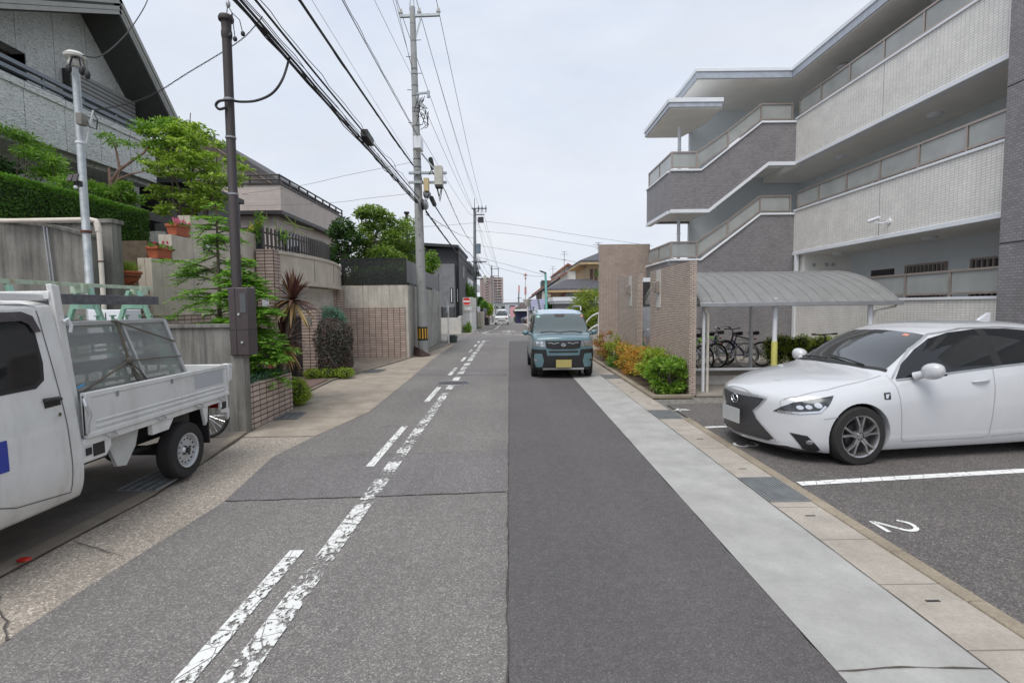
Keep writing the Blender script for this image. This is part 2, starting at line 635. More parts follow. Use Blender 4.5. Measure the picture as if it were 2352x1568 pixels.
# gutters -------------------------------------------------------------
b = MB(); strip(b, [(1.49, y) for y in ys4], [(2.2 if y < 20 else 2.2, y) for y in ys4], .008)
struct(b, 'gutter_concrete', M_conc_new)
b = MB(); crackline(b, [(1.49, 2.27), (1.8, 2.29), (2.2, 2.27)], .018, z=.0125, jit=.004, seed=12)
crackline(b, [(2.2, -1), (2.2, 13)], .012, z=.0125, jit=.003, seed=13, step=.2)
struct(b, 'gutter_joint', plain('joint', (.09, .075, .06), .9))
b = MB(); strip(b, [(2.2, -6), (2.2, 25.5)], [(2.56, -6), (2.56, 25.5)], .0085)
struct(b, 'gutter_slabs', M_slab)
b = MB()
for i in range(15):                       # finger slots in the drain covers
    y = 1.62 + 1.2 * i
    if abs(y - 4.6) < .45: continue
    b.box(2.34, 2.42, y - .008, y + .008, .0088, .011)
struct(b, 'gutter_slot', M_black)
b = MB()
for i in range(16): b.box(2.56, 2.66, -2 + i * .6 + .004, -2 + i * .6 + .596, -.01, .022)
struct(b, 'kerb', M_kerb, bevel=.008)
# low kerb along the planting bed
b = MB(); b.box(2.56, 2.68, 9.3, 19.4, 0, .06); b.box(2.68, 3.31, 9.3, 9.42, 0, .06)
struct(b, 'bed_kerb', M_kerb, bevel=.01)
b = MB(); b.add([(2.68, 9.42, .035), (3.32, 9.46, .035), (3.4, 19.4, .05), (2.68, 19.4, .05)], [(0, 1, 2, 3)])
struct(b, 'planting_bed', plain('soil', (.10, .075, .05), .95, var=.4, scale=30))

# left side: aggregate gutter, slab run, kerb
Kl = [(-3.3, -6), (-3.3, 4.7), (-3.63, 7.06), (-3.79, 8.4), (-4.1, 10.2), (-4.2, 12.1), (-3.42, 16.9), (-3.0, 20.5), (-2.64, 24.0)]
ys5 = [-6, 0, 3, 4.5, 4.7, 5.9, 6.9, 7.06, 8.4]
b = MB(); strip(b, xs(Kl, ys5), [(x + .02, y) for x, y in xs(Lold, ys5)], -.004)
struct(b, 'gutter_aggregate', M_aggr)
ys6 = [6.85, 7.5, 8.4, 10.2, 12.1, 14, 16.9, 20.5, 24.0]
b = MB(); strip(b, xs(Kl, ys6), [(x - .0, y) for x, y in xs(Lold, ys6)], .003)
struct(b, 'gutter_slabs_worn', M_aggr2)
b = MB()
for (x0, y0), (x1, y1) in zip(Kl[1:-1], Kl[2:]):
    n = max(1, int(math.hypot(x1 - x0, y1 - y0) / .6))
    for i in range(n):
        a, c = i / n, (i + .985) / n
        p, q = V((x0 + (x1 - x0) * a, y0 + (y1 - y0) * a, 0)), V((x0 + (x1 - x0) * c, y0 + (y1 - y0) * c, 0))
        d = (q - p).normalized(); s = V((-d.y, d.x, 0)) * .11
        b.add([p, q, q + s, p + s, p + V((0, 0, .03)), q + V((0, 0, .03)), q + s + V((0, 0, .034)), p + s + V((0, 0, .034))],
              [(0, 1, 5, 4), (4, 5, 6, 7), (1, 2, 6, 5), (3, 0, 4, 7), (2, 3, 7, 6)])
b.add([(-3.3, -6, 0), (-3.3, 4.7, 0), (-3.41, 4.7, 0), (-3.41, -6, 0), (-3.3, -6, .03), (-3.3, 4.7, .03), (-3.41, 4.7, .034), (-3.41, -6, .034)], [(0, 1, 5, 4), (4, 5, 6, 7)])
struct(b, 'kerb_worn', concrete('kerb worn', (.27, .235, .19), (.1, .085, .07), .7, False))
b = MB(); crackline(b, [(-3.29, 0), (-3.29, 4.7), (-3.62, 7.06), (-3.78, 8.4), (-4.09, 10.2), (-4.19, 12.1), (-3.41, 16.9)], .022, z=.0085, jit=.004, seed=33, step=.15)
struct(b, 'gutter_joint_worn', plain('joint2', (.05, .042, .035), .9))
# truck bay and driveways
b = MB(); b.add([(-9, -6, .03), (-3.40, -6, .03), (-3.40, 4.7, .03), (-3.74, 7.06, .03), (-9, 7.06, .03)], [(0, 1, 2, 3, 4)])
struct(b, 'driveway', M_drive)
b = MB(); b.add([(-3.88, 8.5, .045), (-4.2, 10.2, .045), (-4.3, 12.15, .045), (-5.8, 12.15, .045), (-5.8, 8.5, .045)], [(0, 1, 2, 3, 4)])
b.add([(-3.86, 8.5, 0), (-3.86, 8.5, .046), (-4.18, 10.2, .046), (-4.28, 12.15, .046), (-4.28, 12.15, 0), (-4.18, 10.2, 0)], [(0, 5, 2, 1), (5, 4, 3, 2)])
struct(b, 'brick_path', M_paver)
b = MB(); b.add([(-4.3, 12.16, .034), (-3.52, 16.95, .034), (-3.5, 17.4, .034), (-6.4, 17.4, .034), (-6.4, 12.16, .034)], [(0, 1, 2, 3, 4)])
struct(b, 'garage_apron', concrete('apron', (.22, .185, .155), (.11, .09, .075), .6, False))
b = MB(); strip(b, [(-3.7, 33), (-3.3, 45), (-2.9, 130)], [(-2.45, 33), (-2.45, 45), (-2.45, 130)], .003)
strip(b, [(1.95, 31), (1.95, 45), (1.95, 130)], [(2.6, 31), (2.7, 45), (2.9, 130)], .003)
struct(b, 'pavement', M_slab)
b = MB(); b.add([(-3.6, 44, -.17), (-2.6, 46, -.2), (-2.7, 52, -.32), (-3.8, 54, -.36)], [(0, 1, 2, 3)])
tag(struct(b, 'grass_verge', leafmat('verge', [(.06, .13, .02), (.1, .2, .03)])), kind='structure')

# parking lot ------------------------------------------------------------
b = MB(); b.add([(2.66, -6, .008), (18, -6, .008), (18, 9.42, .008), (2.66, 8.75, .008)], [(0, 1, 2, 3)])
struct(b, 'parking_lot', M_asph_park)
b = MB(); b.add([(3.42, 9.42, .03), (9.2, 9.65, .03), (9.2, 16.6, .03), (3.42, 16.6, .03)], [(0, 1, 2, 3)])
b.add([(3.42, 9.42, 0), (9.2, 9.65, 0), (9.2, 9.65, .03), (3.42, 9.42, .03)], [(0, 1, 2, 3)])
struct(b, 'bike_park_slab', concrete('bike slab', (.33, .3, .26), (.2, .17, .14), .6, False))

# paint -------------------------------------------------------------------
b = MB(); strip(b, [(-1.35, y) for y in (1, 11.15)], [(-1.21, y) for y in (1, 11.15)], .0085)
strip(b, [(-1.355, y) for y in (11.95, 25.8)], [(-1.2, y) for y in (11.95, 25.8)], .0085)
ysd = [33.6, 45, 60, 80, 105]
strip(b, [(-1.9 + .6 * min(1, (y - 33) / 12), y) for y in ysd], [(-1.72 + .6 * min(1, (y - 33) / 12), y) for y in ysd], .0085)
struct(b, 'road_line', M_paint_worn)
b = MB()
for y0, y1, w in ((.2, 3.55, .1), (5.47, 7.34, .09), (9.18, 10.95, .1), (12.85, 14.15, .1), (14.3, 14.5, .09), (16.1, 17.6, .1), (19.4, 20.6, .1), (22.2, 23.2, .1), (24.5, 25.6, .1)):
    strip(b, [(-1.565, y0), (-1.565, y1)], [(-1.565 + w, y0), (-1.565 + w, y1)], .0085)
for i in range(6):
    y0 = 34.5 + i * 4
    strip(b, [(-2.25 + .05 * i, y0), (-2.25 + .05 * i, y0 + 2)], [(-2.13 + .05 * i, y0), (-2.13 + .05 * i, y0 + 2)], .0085)
struct(b, 'road_dash_line', M_paint_dash)
b = MB()
patch(b, [(-1.9, 33.55), (1.1, 30.5), (1.1, 30.85), (-1.9, 33.95)], .0085)
patch(b, [(-1.32, 25.8), (-1.05, 25.78), (-1.05, 26.0), (-1.5, 26.02)], .0085)
patch(b, [(-1.75, 31.6), (-1.1, 31.2), (-1.1, 31.45), (-1.75, 31.85)], .0085)
# worn characters on the far carriageway
for k, (y0, rows) in enumerate(((34.6, 3), (36.6, 3), (38.8, 3))):
    for i in range(rows):
        y = y0 + i * .5
        patch(b, [(-.55, y), (.45, y), (.45, y + .22), (-.55, y + .22)], .0085)
    patch(b, [(-.15, y0 - .2), (.0, y0 - .2), (.0, y0 + 1.3), (-.15, y0 + 1.3)], .0105)
struct(b, 'road_marking', M_paint_dash)
b = MB()
patch(b, [(2.70, 4.70), (2.70, 4.80), (9, 5.57), (9, 5.45)], .0125)
patch(b, [(2.68, 6.98), (2.68, 7.07), (9, 7.84), (9, 7.74)], .0125)
patch(b, [(2.70, 2.30), (2.70, 2.40), (9, 3.34), (9, 3.22)], .0125)
struct(b, 'parking_line', M_paint_new)


def strokes(mb, polys, org, ux, uy, w, z):
    """painted strokes: 2-D polylines in glyph space mapped to the ground"""
    for pl in polys:
        P = [V((org[0] + ux[0] * x + uy[0] * y, org[1] + ux[1] * x + uy[1] * y, z)) for x, y in pl]
        vs, fs = [], []
        for i, p in enumerate(P):
            d = (P[min(i + 1, len(P) - 1)] - P[max(0, i - 1)]).normalized()
            s = V((-d.y, d.x, 0)) * w / 2
            vs += [p - s, p + s]
        for i in range(len(P) - 1): fs.append((2 * i, 2 * i + 1, 2 * i + 3, 2 * i + 2))
        mb.add(vs, fs)


def arc(cx, cy, r, a0, a1, n=10, ry=None):
    return [(cx + r * cos(radians(a0 + (a1 - a0) * i / n)), cy + (ry or r) * sin(radians(a0 + (a1 - a0) * i / n))) for i in range(n + 1)]


ux, uy = (0.0, -.2), (.27, .02)      # digits are read from the street
for num, pos in (('two', (2.78, 3.90)), ('three', (2.70, 6.22)), ('four', (2.62, 8.34))):
    b = MB()
    if num == 'two': pl = [[(0.02, 0), (1, 0)], [(0.03, 0.03)] + [(x, y) for x, y in arc(.5, .68, .46, -35, 165, 12, .3)]]
    elif num == 'three': pl = [arc(.45, .74, .42, 150, -85, 12, .24), arc(.45, .26, .48, 85, -150, 12, .26)]
    else: pl = [[(.72, 0), (.72, 1.0)], [(.72, 1.0), (.02, .3)], [(.02, .3), (1.0, .3)]]
    strokes(b, pl, pos, ux, uy, .034, .0125)
    struct(b, 'bay_number_marking', M_paint_new)

# drain gratings: things of their own
M_grate = plain('grating steel', (.27, .285, .29), .45, .3, var=.15)
def grating(p, du, dv, label, nu, nv):
    """p corner, du/dv edge vectors"""
    p, du, dv = V(p), V(du), V(dv)
    c = p + du / 2 + dv / 2
    t = thing('drain_grating', label, 'drain grating', (c.x, c.y, p.z), 0, 'steel gratings over the gutters')
    h = V((0, 0, .006)); q = p + V((0, 0, .004))
    f = MB(); f.quad(p + V((0, 0, .001)), p + du + V((0, 0, .001)), p + du + dv + V((0, 0, .001)), p + dv + V((0, 0, .001)))
    f.build('pit', M_black, t)
    f = MB()
    for i in range(nu + 1):
        a = q + du * (i / nu); f.beam(a, a + dv, .009, .016)
    for j in range(nv + 1):
        a = q + dv * (j / nv); f.beam(a, a + du, .009 if j in (0, nv) else .006, .010)
    f.build('bars', M_grate, t)
grating((2.205, 4.32, .012), (.345, 0, 0), (0, .6, 0), 'fine mesh grating in the gutter beside parking line near white hatchback', 12, 26)
grating((2.205, 7.6, .012), (.345, 0, 0), (0, .6, 0), 'steel grating in the gutter at the end of the orange shrubs', 12, 18)
grating((2.205, 11.9, .012), (.345, 0, 0), (0, .6, 0), 'steel grating beside the blue van front wheel', 12, 16)
grating((-3.66, 4.72, .036), (.36, 0, 0), (-.02, .62, 0), 'dark grating partly under the small truck rear wheel', 4, 14)
grating((-3.72, 7.9, .012), (.42, 0, 0), (-.05, .5, 0), 'pale steel grating at the foot of the brick planter', 4, 12)
grating((-3.9, 13.6, .012), (.4, 0, 0), (.1, .6, 0), 'grating in the gutter in front of the garage apron', 4, 10)

t = thing('manhole_cover', 'round iron manhole cover set in the worn white line', 'manhole cover', (-1.28, 11.55, 0))
b = MB(); b.lathe([(0, .007), (.33, .007), (.345, .004)], (-1.28, 11.55, .0), 32); b.build('cover', plain('iron', (.1, .095, .1), .6, .5, var=.3, scale=40), t)
b = MB(); b.torus((-1.28, 11.55, .004), .365, .012, 'z', 32, 6); b.build('rim', M_grey, t)
# ================================================================= apartment block on the right
BX, BY = 9.0, 16.5          # street facade plane, stair front plane
CAP = (1.79, 4.62, 7.44)
BOT = (None, 3.21, 6.02)
bl = thing('apartment_building', 'three storey apartment block with white tiled walkways and glass railings', 'apartment building', (BX, 12, 0))
YN = 3.0                      # near end, outside the picture
# parapets
for k in range(3):
    z0 = 0 if k == 0 else BOT[k] + .10
    b = MB(); b.box(BX, BX + .16, YN, BY - (.0 if k else .0), z0, CAP[k] - .055)
    p = b.build('parapet_wall', M_wall_white, bl)
    b = MB(); b.box(BX - .035, BX + .2, YN, BY + .0, CAP[k] - .055, CAP[k])
    if k: b.box(BX - .025, BX + .2, YN, BY, BOT[k], BOT[k] + .10)
    b.build('coping', M_white, p, bevel=.006)
    if k:
        b = MB(); b.box(BX - .003, BX + .01, 12.7, 12.715, BOT[k] + .11, CAP[k] - .06); b.build('expansion_joint', M_grey, p)
    # floor slab / walkway
    b = MB()
    zf = 0.55 if k == 0 else BOT[k]
    b.box(BX + .16 if k == 0 else BX + .2, 10.62, YN, 19.0 if k else 14.6, zf, zf + .18 if k else .62)
    b.build('walkway_slab', M_soffit, bl)
# inner wall with doors, windows and vents
b = MB(); b.box(10.6, 10.8, YN, 19.3, 0, 8.9); b.build('inner_wall', M_inner, bl)
b = MB(); b.box(10.8, 17.0, YN, 19.3, 0, 8.9); b.build('rear_volume', M_wall_white, bl)
for k in range(3):
    z = .62 if k == 0 else BOT[k] + .18
    for (y0, y1, zz0, zz1) in ((12.6, 13.75, 1.15, 2.0), (11.1, 11.8, 1.15, 2.0), (9.4, 10.6, 1.15, 2.0), (6, 7.2, 1.15, 2.0)):
        b = MB(); b.box(10.53, 10.6, y0 - .05, y1 + .05, z + zz0 - .05, z + zz1 + .05); w = b.build('window', M_rail, bl)
        b = MB(); b.box(10.52, 10.53, y0, y1, z + zz0, z + zz1); b.build('pane', M_glass, w)
        b = MB()
        n = int((y1 - y0) / .12)
        for i in range(n + 1): b.box(10.47, 10.49, y0 + i * (y1 - y0) / n - .012, y0 + i * (y1 - y0) / n + .012, z + zz0 - .03, z + zz1 + .03)
        b.build('window_bars', M_rail, w)
    for y0 in (14.3, 8.3):
        b = MB(); b.box(10.55, 10.6, y0, y0 + .85, z, z + 2.0); d = b.build('door', M_dark, bl)
        b = MB(); b.box(10.50, 10.55, y0 + .08, y0 + .11, z + .9, z + 1.15); b.build('handle', M_alu, d)
    for y0 in (10.95, 12.1, 14.1, 15.4):
        b = MB(); b.cyl((10.6, y0, z + 1.75), (10.5, y0, z + 1.75), .07, .06, 14); b.ell((10.49, y0, z + 1.76), (.05, .075, .07)); b.build('vent_hood', M_alu, bl, smooth=True)
    zl = (BOT[k + 1] if k < 2 else 8.60)
    for y0 in (15.6, 12.2, 9.0):
        b = MB(); b.lathe([(0, -.1), (.1, -.09), (.15, -.05), (.16, 0)], (9.85, y0, zl), 24); b.build('ceiling_lamp', M_white, bl, smooth=True)
    for yj in (14.9, 11.7): pass
# orange notice by the ground floor entrance, dark entrance recess
b = MB(); b.box(10.575, 10.6, 14.75, 14.98, 2.22, 2.45); b.build('notice_plate', plain('orange', (.55, .2, .05), .6), bl)
b = MB(); b.box(9.25, 10.4, 16.2, 16.3, .1, 2.55); b.build('entrance_door', M_glass, bl)
b = MB(); b.box(9.16, 10.6, 16.15, 16.45, 2.55, BOT[1]); b.build('entrance_lintel', M_soffit, bl)
for x in (9.45, 9.85, 10.05):
    b = MB(); b.cyl((x, 16.16, 2.88), (x, 16.1, 2.88), .06, .05, 12); b.build('vent_hood', M_alu, bl)
b = MB(); b.box(8.97, 9.07, 16.30, 16.40, 0, BOT[1]); b.build('entrance_post', M_white, bl)


def railing(pts, posts, z_add, parent, label=None):
    """bronze rail along a 3-D polyline of base points; posts are indices/parameters; panes between posts"""
    b = MB()
    top = [V(p) + V((0, 0, .53)) for p in pts]
    bot = [V(p) + V((0, 0, .07)) for p in pts]
    for a, c in zip(top, top[1:]): b.beam(a, c, .06, .045)
    for a, c in zip(bot, bot[1:]): b.beam(a, c, .035, .04)
    for p in pts: b.box(p[0] - .025, p[0] + .025, p[1] - .025, p[1] + .025, p[2], p[2] + .53)
    r = b.build('railing', M_rail, parent)
    for (p, q) in zip(pts, pts[1:]):
        p, q = V(p), V(q)
        d = (q - p); d.z = 0; d.normalize()
        s = V((-d.y, d.x, 0)) * .004
        a, c = p + (q - p) * (.035 / (q - p).length), q - (q - p) * (.035 / (q - p).length)
        zb, zt = V((0, 0, .09)), V((0, 0, .508))
        g = MB()
        g.add([a - s + zb, c - s + zb, c + s + zb, a + s + zb, a - s + zt, c - s + zt, c + s + zt, a + s + zt],
              [(0, 3, 2, 1), (4, 5, 6, 7), (0, 1, 5, 4), (1, 2, 6, 5), (2, 3, 7, 6), (3, 0, 4, 7)])
        g.build('glass_panel', M_frost, r)
    return r


XR = BX + .06
for k in (1, 2):
    ysr = [16.42, 15.3, 14.05, 12.8, 11.6, 10.4, 9.2, 8.0, 6.8, 5.6]
    railing([(XR, y, CAP[k]) for y in ysr], None, 0, bl)
railing([(XR, y, CAP[0]) for y in [14.3, 13.1, 11.85, 10.65, 9.45, 8.2, 7.0]], None, 0, bl)

# dark tiled pier nearest the camera
b = MB(); b.box(8.72, 10.7, 5.2, 9.26, 0, 9.0); pr = b.build('tiled_pier', M_wall_grey, bl)
b = MB()
for z in (2.7, 5.4): b.box(8.716, 8.73, 5.2, 9.262, z, z + .02)
b.build('pier_joint', M_black, pr)

# stair tower: front walls step up from the landing to the walkways
LX = 5.09                     # outer end of the landings
def stairwall(top, bottom):
    b = MB(); b.prism(top + bottom[::-1], 'y', BY, BY + .16)
    return b
fl = [((LX, 5.92), (6.05, 5.92), (7.92, 7.36), (BX + .0, 7.36)), ((LX, 3.14), (6.08, 3.14), (7.94, 4.54), (BX, 4.54))]
fb = [((LX, 4.66), (6.30, 4.66), (8.15, 6.09), (BX, 6.09)), None]
for i in range(2):
    top = list(fl[i])
    bottom = list(fb[i]) if fb[i] else [(LX, 0), (6.08, 0), (7.94, 0), (BX, 0)]
    t3 = [(x, z - .06) for x, z in top]
    w = stairwall(t3, bottom).build('stair_wall', M_wall_grey, bl)
    b = MB()
    for a, c in zip(top, top[1:]):
        b.prism([(a[0], a[1] - .06), (c[0], c[1] - .06), (c[0], c[1]), (a[0], a[1])], 'y', BY - .04, BY + .2)
    if fb[i]:
        for a, c in zip(bottom, bottom[1:]):
            b.prism([(a[0], a[1] - .09), (c[0], c[1] - .09), (c[0], c[1] + .02), (a[0], a[1] + .02)], 'y', BY - .03, BY + .2)
        b.box(LX - .03, LX + .16, BY + .2, 19.3, bottom[0][1] - .09, bottom[0][1] + .02)
    b.box(LX - .04, LX + .2, BY + .2, 19.3, top[0][1] - .06, top[0][1])
    b.build('coping', M_white, w, bevel=.005)
    b = MB(); b.box(LX, LX + .16, BY + .16, 19.3, bottom[0][1], top[0][1] - .06)
    b.box(LX + .16, 6.7, 19.14, 19.3, bottom[0][1], top[0][1] - .06)
    b.build('landing_side_wall', M_wall_grey, bl)
    # landing floor and the flight
    zb = bottom[0][1]
    zl = top[0][1] - 1.2
    b = MB(); b.box(LX + .16, 6.6, BY + .16, 19.14, zl, zl + .16)
    b.build('landing_slab', M_soffit, bl)
    b = MB()
    zt = CAP[2 - i] - 1.2
    for s in range(8): b.box(6.1 + s * .235, 6.1 + (s + 1) * .235, BY + .16, BY + 1.3, zl + (zt - zl) * s / 8 - .05, zl + (zt - zl) * (s + 1) / 8)
    b.build('stair_flight', M_soffit, bl)
    railing([(LX + .06, 19.2, top[0][1]), (LX + .06, 17.9, top[0][1]), (LX + .06, BY + .06, top[0][1]), (top[1][0] - .12, BY + .06, top[1][1]), (top[1][0] + .85, BY + .06, top[1][1] + .655), (top[2][0] + .0, BY + .06, top[2][1]), (BX - .1, BY + .06, top[3][1])], None, 0, bl)
    b = MB(); b.cyl((5.75, 17.7, zl), (5.75, 17.7, zl + (2.9 if i == 0 else 2.7)), .055, .055, 14); b.ell((5.75, 17.7, zl + 1.95 + (.2 if i else .2)), (.07, .07, .05)); b.build('column', M_white, bl, smooth=True)
    b = MB(); b.box(7.0, 9.2, BY + 1.2, 19.1, zt, zt + .16); b.build('upper_landing_slab', M_soffit, bl)
# render wall behind the stairs with its opening
b = MB()
b.box(6.6, 8.0, 19.1, 19.3, 0, 8.66); b.box(8.0, 8.45, 19.1, 19.3, 0, 7.2); b.box(8.0, 8.45, 19.1, 19.3, 7.9, 8.66); b.box(8.45, 10.8, 19.1, 19.3, 0, 8.66)
b.build('stair_back_wall', M_inner, bl)
# roofs
b = MB()
b.prism([(5.91, BY), (8.86, BY), (8.86, YN), (17, YN), (17, 19.6), (5.91, 19.6)][::-1], 'z', 8.62, 8.80)
rf = b.build('roof', M_soffit, bl)
b = MB()
b.box(5.86, 8.82, BY - .05, BY + .2, 8.64, 8.84); b.box(8.82 - .0, 9.1, YN, BY + .2, 8.64, 8.84); b.box(5.86, 6.06, BY + .2, 19.65, 8.64, 8.84)
b.build('fascia', M_grey if False else plain('fascia grey', (.42, .45, .5), .4, .2), rf, bevel=.008)
b = MB()
b.box(5.83, 8.79, BY - .08, BY + .3, 8.84, 8.95); b.box(8.79, 9.1, YN, BY + .3, 8.84, 8.95); b.box(5.83, 6.1, BY + .3, 19.68, 8.84, 8.95)
b.build('roof_edge', M_white, rf, bevel=.01)
b = MB(); b.box(9.6, 16, YN, 19, 8.8, 8.98); b.build('roof_deck', M_grey, rf)
b = MB(); b.box(9.15, 9.5, 15.2, 16.2, 9.1, 9.24); b.build('roof_hatch', M_white, rf)
b = MB(); b.prism([(5.06, BY), (6.68, BY), (6.68, 18.0), (6.3, 19.3), (5.06, 19.3)][::-1], 'z', 7.76, 7.9); cr = b.build('stair_canopy', M_soffit, bl)
b = MB(); b.box(5.02, 6.66, BY - .05, BY + .1, 7.79, 7.93); b.box(5.02, 5.17, BY + .1, 19.35, 7.79, 7.93); b.build('fascia', MATS['fascia grey'], cr, bevel=.006)
b = MB(); b.box(4.99, 6.7, BY - .08, BY + .2, 7.93, 8.06); b.box(4.99, 5.2, BY + .2, 19.38, 7.93, 8.06); b.box(5.2, 6.66, BY + .2, 19.3, 7.9, 8.0); b.build('roof_edge', M_white, cr, bevel=.008)

t = thing('security_camera', 'white bullet security camera bracketed to the white tiled parapet', 'security camera', (8.99, 12.5, 3.62))
b = MB(); b.cyl((9.0, 12.35, 3.60), (8.96, 12.35, 3.60), .06, .06, 16); b.build('base_plate', M_white, t)
b = MB(); b.tube([(8.96, 12.35, 3.60), (8.88, 12.42, 3.57), (8.80, 12.52, 3.60), (8.79, 12.54, 3.64)], .013, 8); b.build('bracket', M_white, t, smooth=True)
b = MB(); b.cyl((8.84, 12.46, 3.71), (8.72, 12.66, 3.65), .042, .042, 14); b.build('housing', M_white, t, smooth=True)
b = MB(); b.cyl((8.72, 12.66, 3.65), (8.715, 12.668, 3.648), .034, .034, 14); b.build('lens', M_glass, t)

# ---------------------------------------------------------------- ribbed tile gate walls
def ribwall(x0, x1, y0, y1, z, label, lamp):
    t = thing('garden_wall', label, 'wall', ((x0 + x1) / 2, (y0 + y1) / 2, 0), 0, 'ribbed tile entrance walls')
    b = MB(); b.box(x0, x1, y0, y1, 0, z); w = b.build('wall', M_rib, t)
    if lamp:
        b = MB(); b.box(x0 - .012, x0 + .02, lamp - .16, lamp + .16, z - .85, z - .02); b.build('stone_panel', M_conc_white, w)
        b = MB(); b.box(x0 - .09, x0 - .012, lamp - .08, lamp + .08, z - .52, z - .27); b.box(x0 - .13, x0 - .09, lamp - .055, lamp + .055, z - .5, z - .29); b.build('wall_lamp', M_rail, t, bevel=.006)
    return t
ribwall(3.31, 3.43, 9.50, 12.2, 2.49, 'pinkish brown ribbed tile wall with lamp rising behind the pale green bush', 11.5)
ribwall(3.36, 3.50, 13.6, 16.1, 2.52, 'ribbed tile wall with lamp between the tall wall and the bike shed wall', 14.4)
ribwall(3.41, 5.3, 19.6, 19.8, 3.98, 'tallest ribbed tile wall standing square to the street', None)

# ---------------------------------------------------------------- bicycle shed
sh = thing('bike_shed', 'low bicycle shed with ribbed grey barrel roof on white posts', 'bike shed', (5.5, 11.8, 0))
Y0, Y1, ZE, ZC = 9.72, 14.0, 1.72, 2.40
def arcz(t): return ZE + (ZC - ZE) * sin(pi * t) ** .82 if 0 < t < 1 else ZE
SX0, SX1 = 3.58, 7.34
b = MB()
nx, nt_ = 60, 26
vs, fs = [], []
for i in range(nx + 1):
    for j in range(nt_ + 1):
        t_ = j / nt_
        vs.append((SX0 + (SX1 - SX0) * i / nx, Y0 + (Y1 - Y0) * t_, arcz(t_)))
for i in range(nx):
    for j in range(nt_): fs.append((i * (nt_ + 1) + j, (i + 1) * (nt_ + 1) + j, (i + 1) * (nt_ + 1) + j + 1, i * (nt_ + 1) + j + 1))
b.add(vs, fs); b.add([(x, y, z - .025) for x, y, z in vs], [f[::-1] for f in fs])
M_shed = plain('shed roof sheet', (.37, .37, .365), .55, .15, var=.08, scale=5, dirt=((.24, .23, .2), .5))
nt_s = M_shed.node_tree; os_ = [n for n in nt_s.nodes if n.type == 'OUTPUT_MATERIAL'][0]; ps_ = [n for n in nt_s.nodes if n.type == 'BSDF_PRINCIPLED'][0]
tr_ = N(nt_s, 'ShaderNodeBsdfTranslucent'); tr_.inputs[0].default_value = (.75, .76, .75, 1); mx_ = N(nt_s, 'ShaderNodeMixShader'); mx_.inputs[0].default_value = .4
nt_s.links.new(ps_.outputs[0], mx_.inputs[1]); nt_s.links.new(tr_.outputs[0], mx_.inputs[2]); nt_s.links.new(mx_.outputs[0], os_.inputs[0])
rf = b.build('roof_sheet', M_shed, sh, smooth=True)
b = MB()
for i in range(17):
    x = SX0 + .02 + (SX1 - SX0 - .04) * i / 16
    b.tube([(x, Y0 + (Y1 - Y0) * j / 20, arcz(j / 20) + .008) for j in range(21)], .018, 6)
b.build('roof_rib', M_shed, rf, smooth=True)
for y0 in (Y0 - .07, Y1):
    b = MB(); b.box(SX0 - .03, SX1 + .03, y0, y0 + .07, ZE - .07, ZE + .01); b.build('gutter', M_grey, sh, bevel=.008)
for x, y in ((3.70, 9.86), (5.06, 9.86), (6.88, 9.86), (3.75, 12.8), (5.98, 12.8)):
    b = MB()
    zt = arcz((y - Y0) / (Y1 - Y0)) - .02
    r = .045 if x > 4 else .032
    b.cyl((x, y, .03), (x, y, zt), r, r, 14); b.cyl((x, y - .02, zt - .10), (x + .12, y - .02, zt - .10), .05, .045, 12)
    pp = b.build('post', M_white, sh, smooth=True)
    if abs(x - 5.06) < .01:
        b = MB(); b.cyl((x, y, .03), (x, y, .98), .056, .056, 16); b.build('post_guard', plain('yellow guard', (.62, .58, .16), .6), pp, smooth=True)
    if abs(x - 3.7) < .01:
        b = MB(); b.tube([(x - .02, y - .1, ZE - .06), (x + .0, y - .09, ZE - .14), (x + .06, y - .05, ZE - .22), (x + .065, y - .05, .03)], .026, 10); b.build('downpipe', plain('cream pipe', (.66, .63, .55), .5), pp, smooth=True)
    if abs(x - 6.88) < .01:
        b = MB(); b.tube([(x + .42, y - .1, ZE - .06), (x + .4, y - .1, ZE - .1), (x + .06, y - .04, ZE - .18), (x + .055, y - .04, .03)], .024, 10); b.build('downpipe', MATS['cream pipe'], pp, smooth=True)
b = MB(); b.tube([(3.75, 10.6, .36), (7.0, 10.6, .36)], .03, 10); b.tube([(3.75, 10.6, .03), (3.75, 10.6, .36)], .025, 8); b.tube([(7, 10.6, .03), (7, 10.6, .36)], .025, 8); b.build('wheel_rail', M_white, sh, smooth=True)
b = MB(); b.box(3.5, 7.2, 10.75, 10.85, .03, .2); b.build('upstand', M_conc_white, sh)
b = MB()
b.prism([(9.9, ZE), (10.8, 2.1), (11.86, ZC - .04), (12.9, 2.12), (13.9, ZE)], 'x', SX0 + .0, SX0 + .02); b.build('end_panel', M_frost, sh)
# ================================================================= west side of the street
def wallthing(name, label, cat, boxes, mat, part='wall', group=None, bevel=0):
    cx = sum(q[0] + q[1] for q in boxes) / 2 / len(boxes); cy = sum(q[2] + q[3] for q in boxes) / 2 / len(boxes)
    t = thing(name, label, cat, (cx, cy, 0), 0, group)
    b = MB()
    for q in boxes: b.box(*q)
    w = b.build(part, mat, t, bevel=bevel)
    return t, w

# low concrete wall behind the truck
t, w = wallthing('concrete_wall', 'low stained grey concrete wall standing behind the truck bed', 'wall', [(-7.2, -3.63, 7.06, 7.20, 0, 1.46)], M_conc_grey)
b = MB(); b.box(-7.22, -3.60, 7.03, 7.23, 1.46, 1.51); b.build('coping', M_conc_grey, t, bevel=.006)
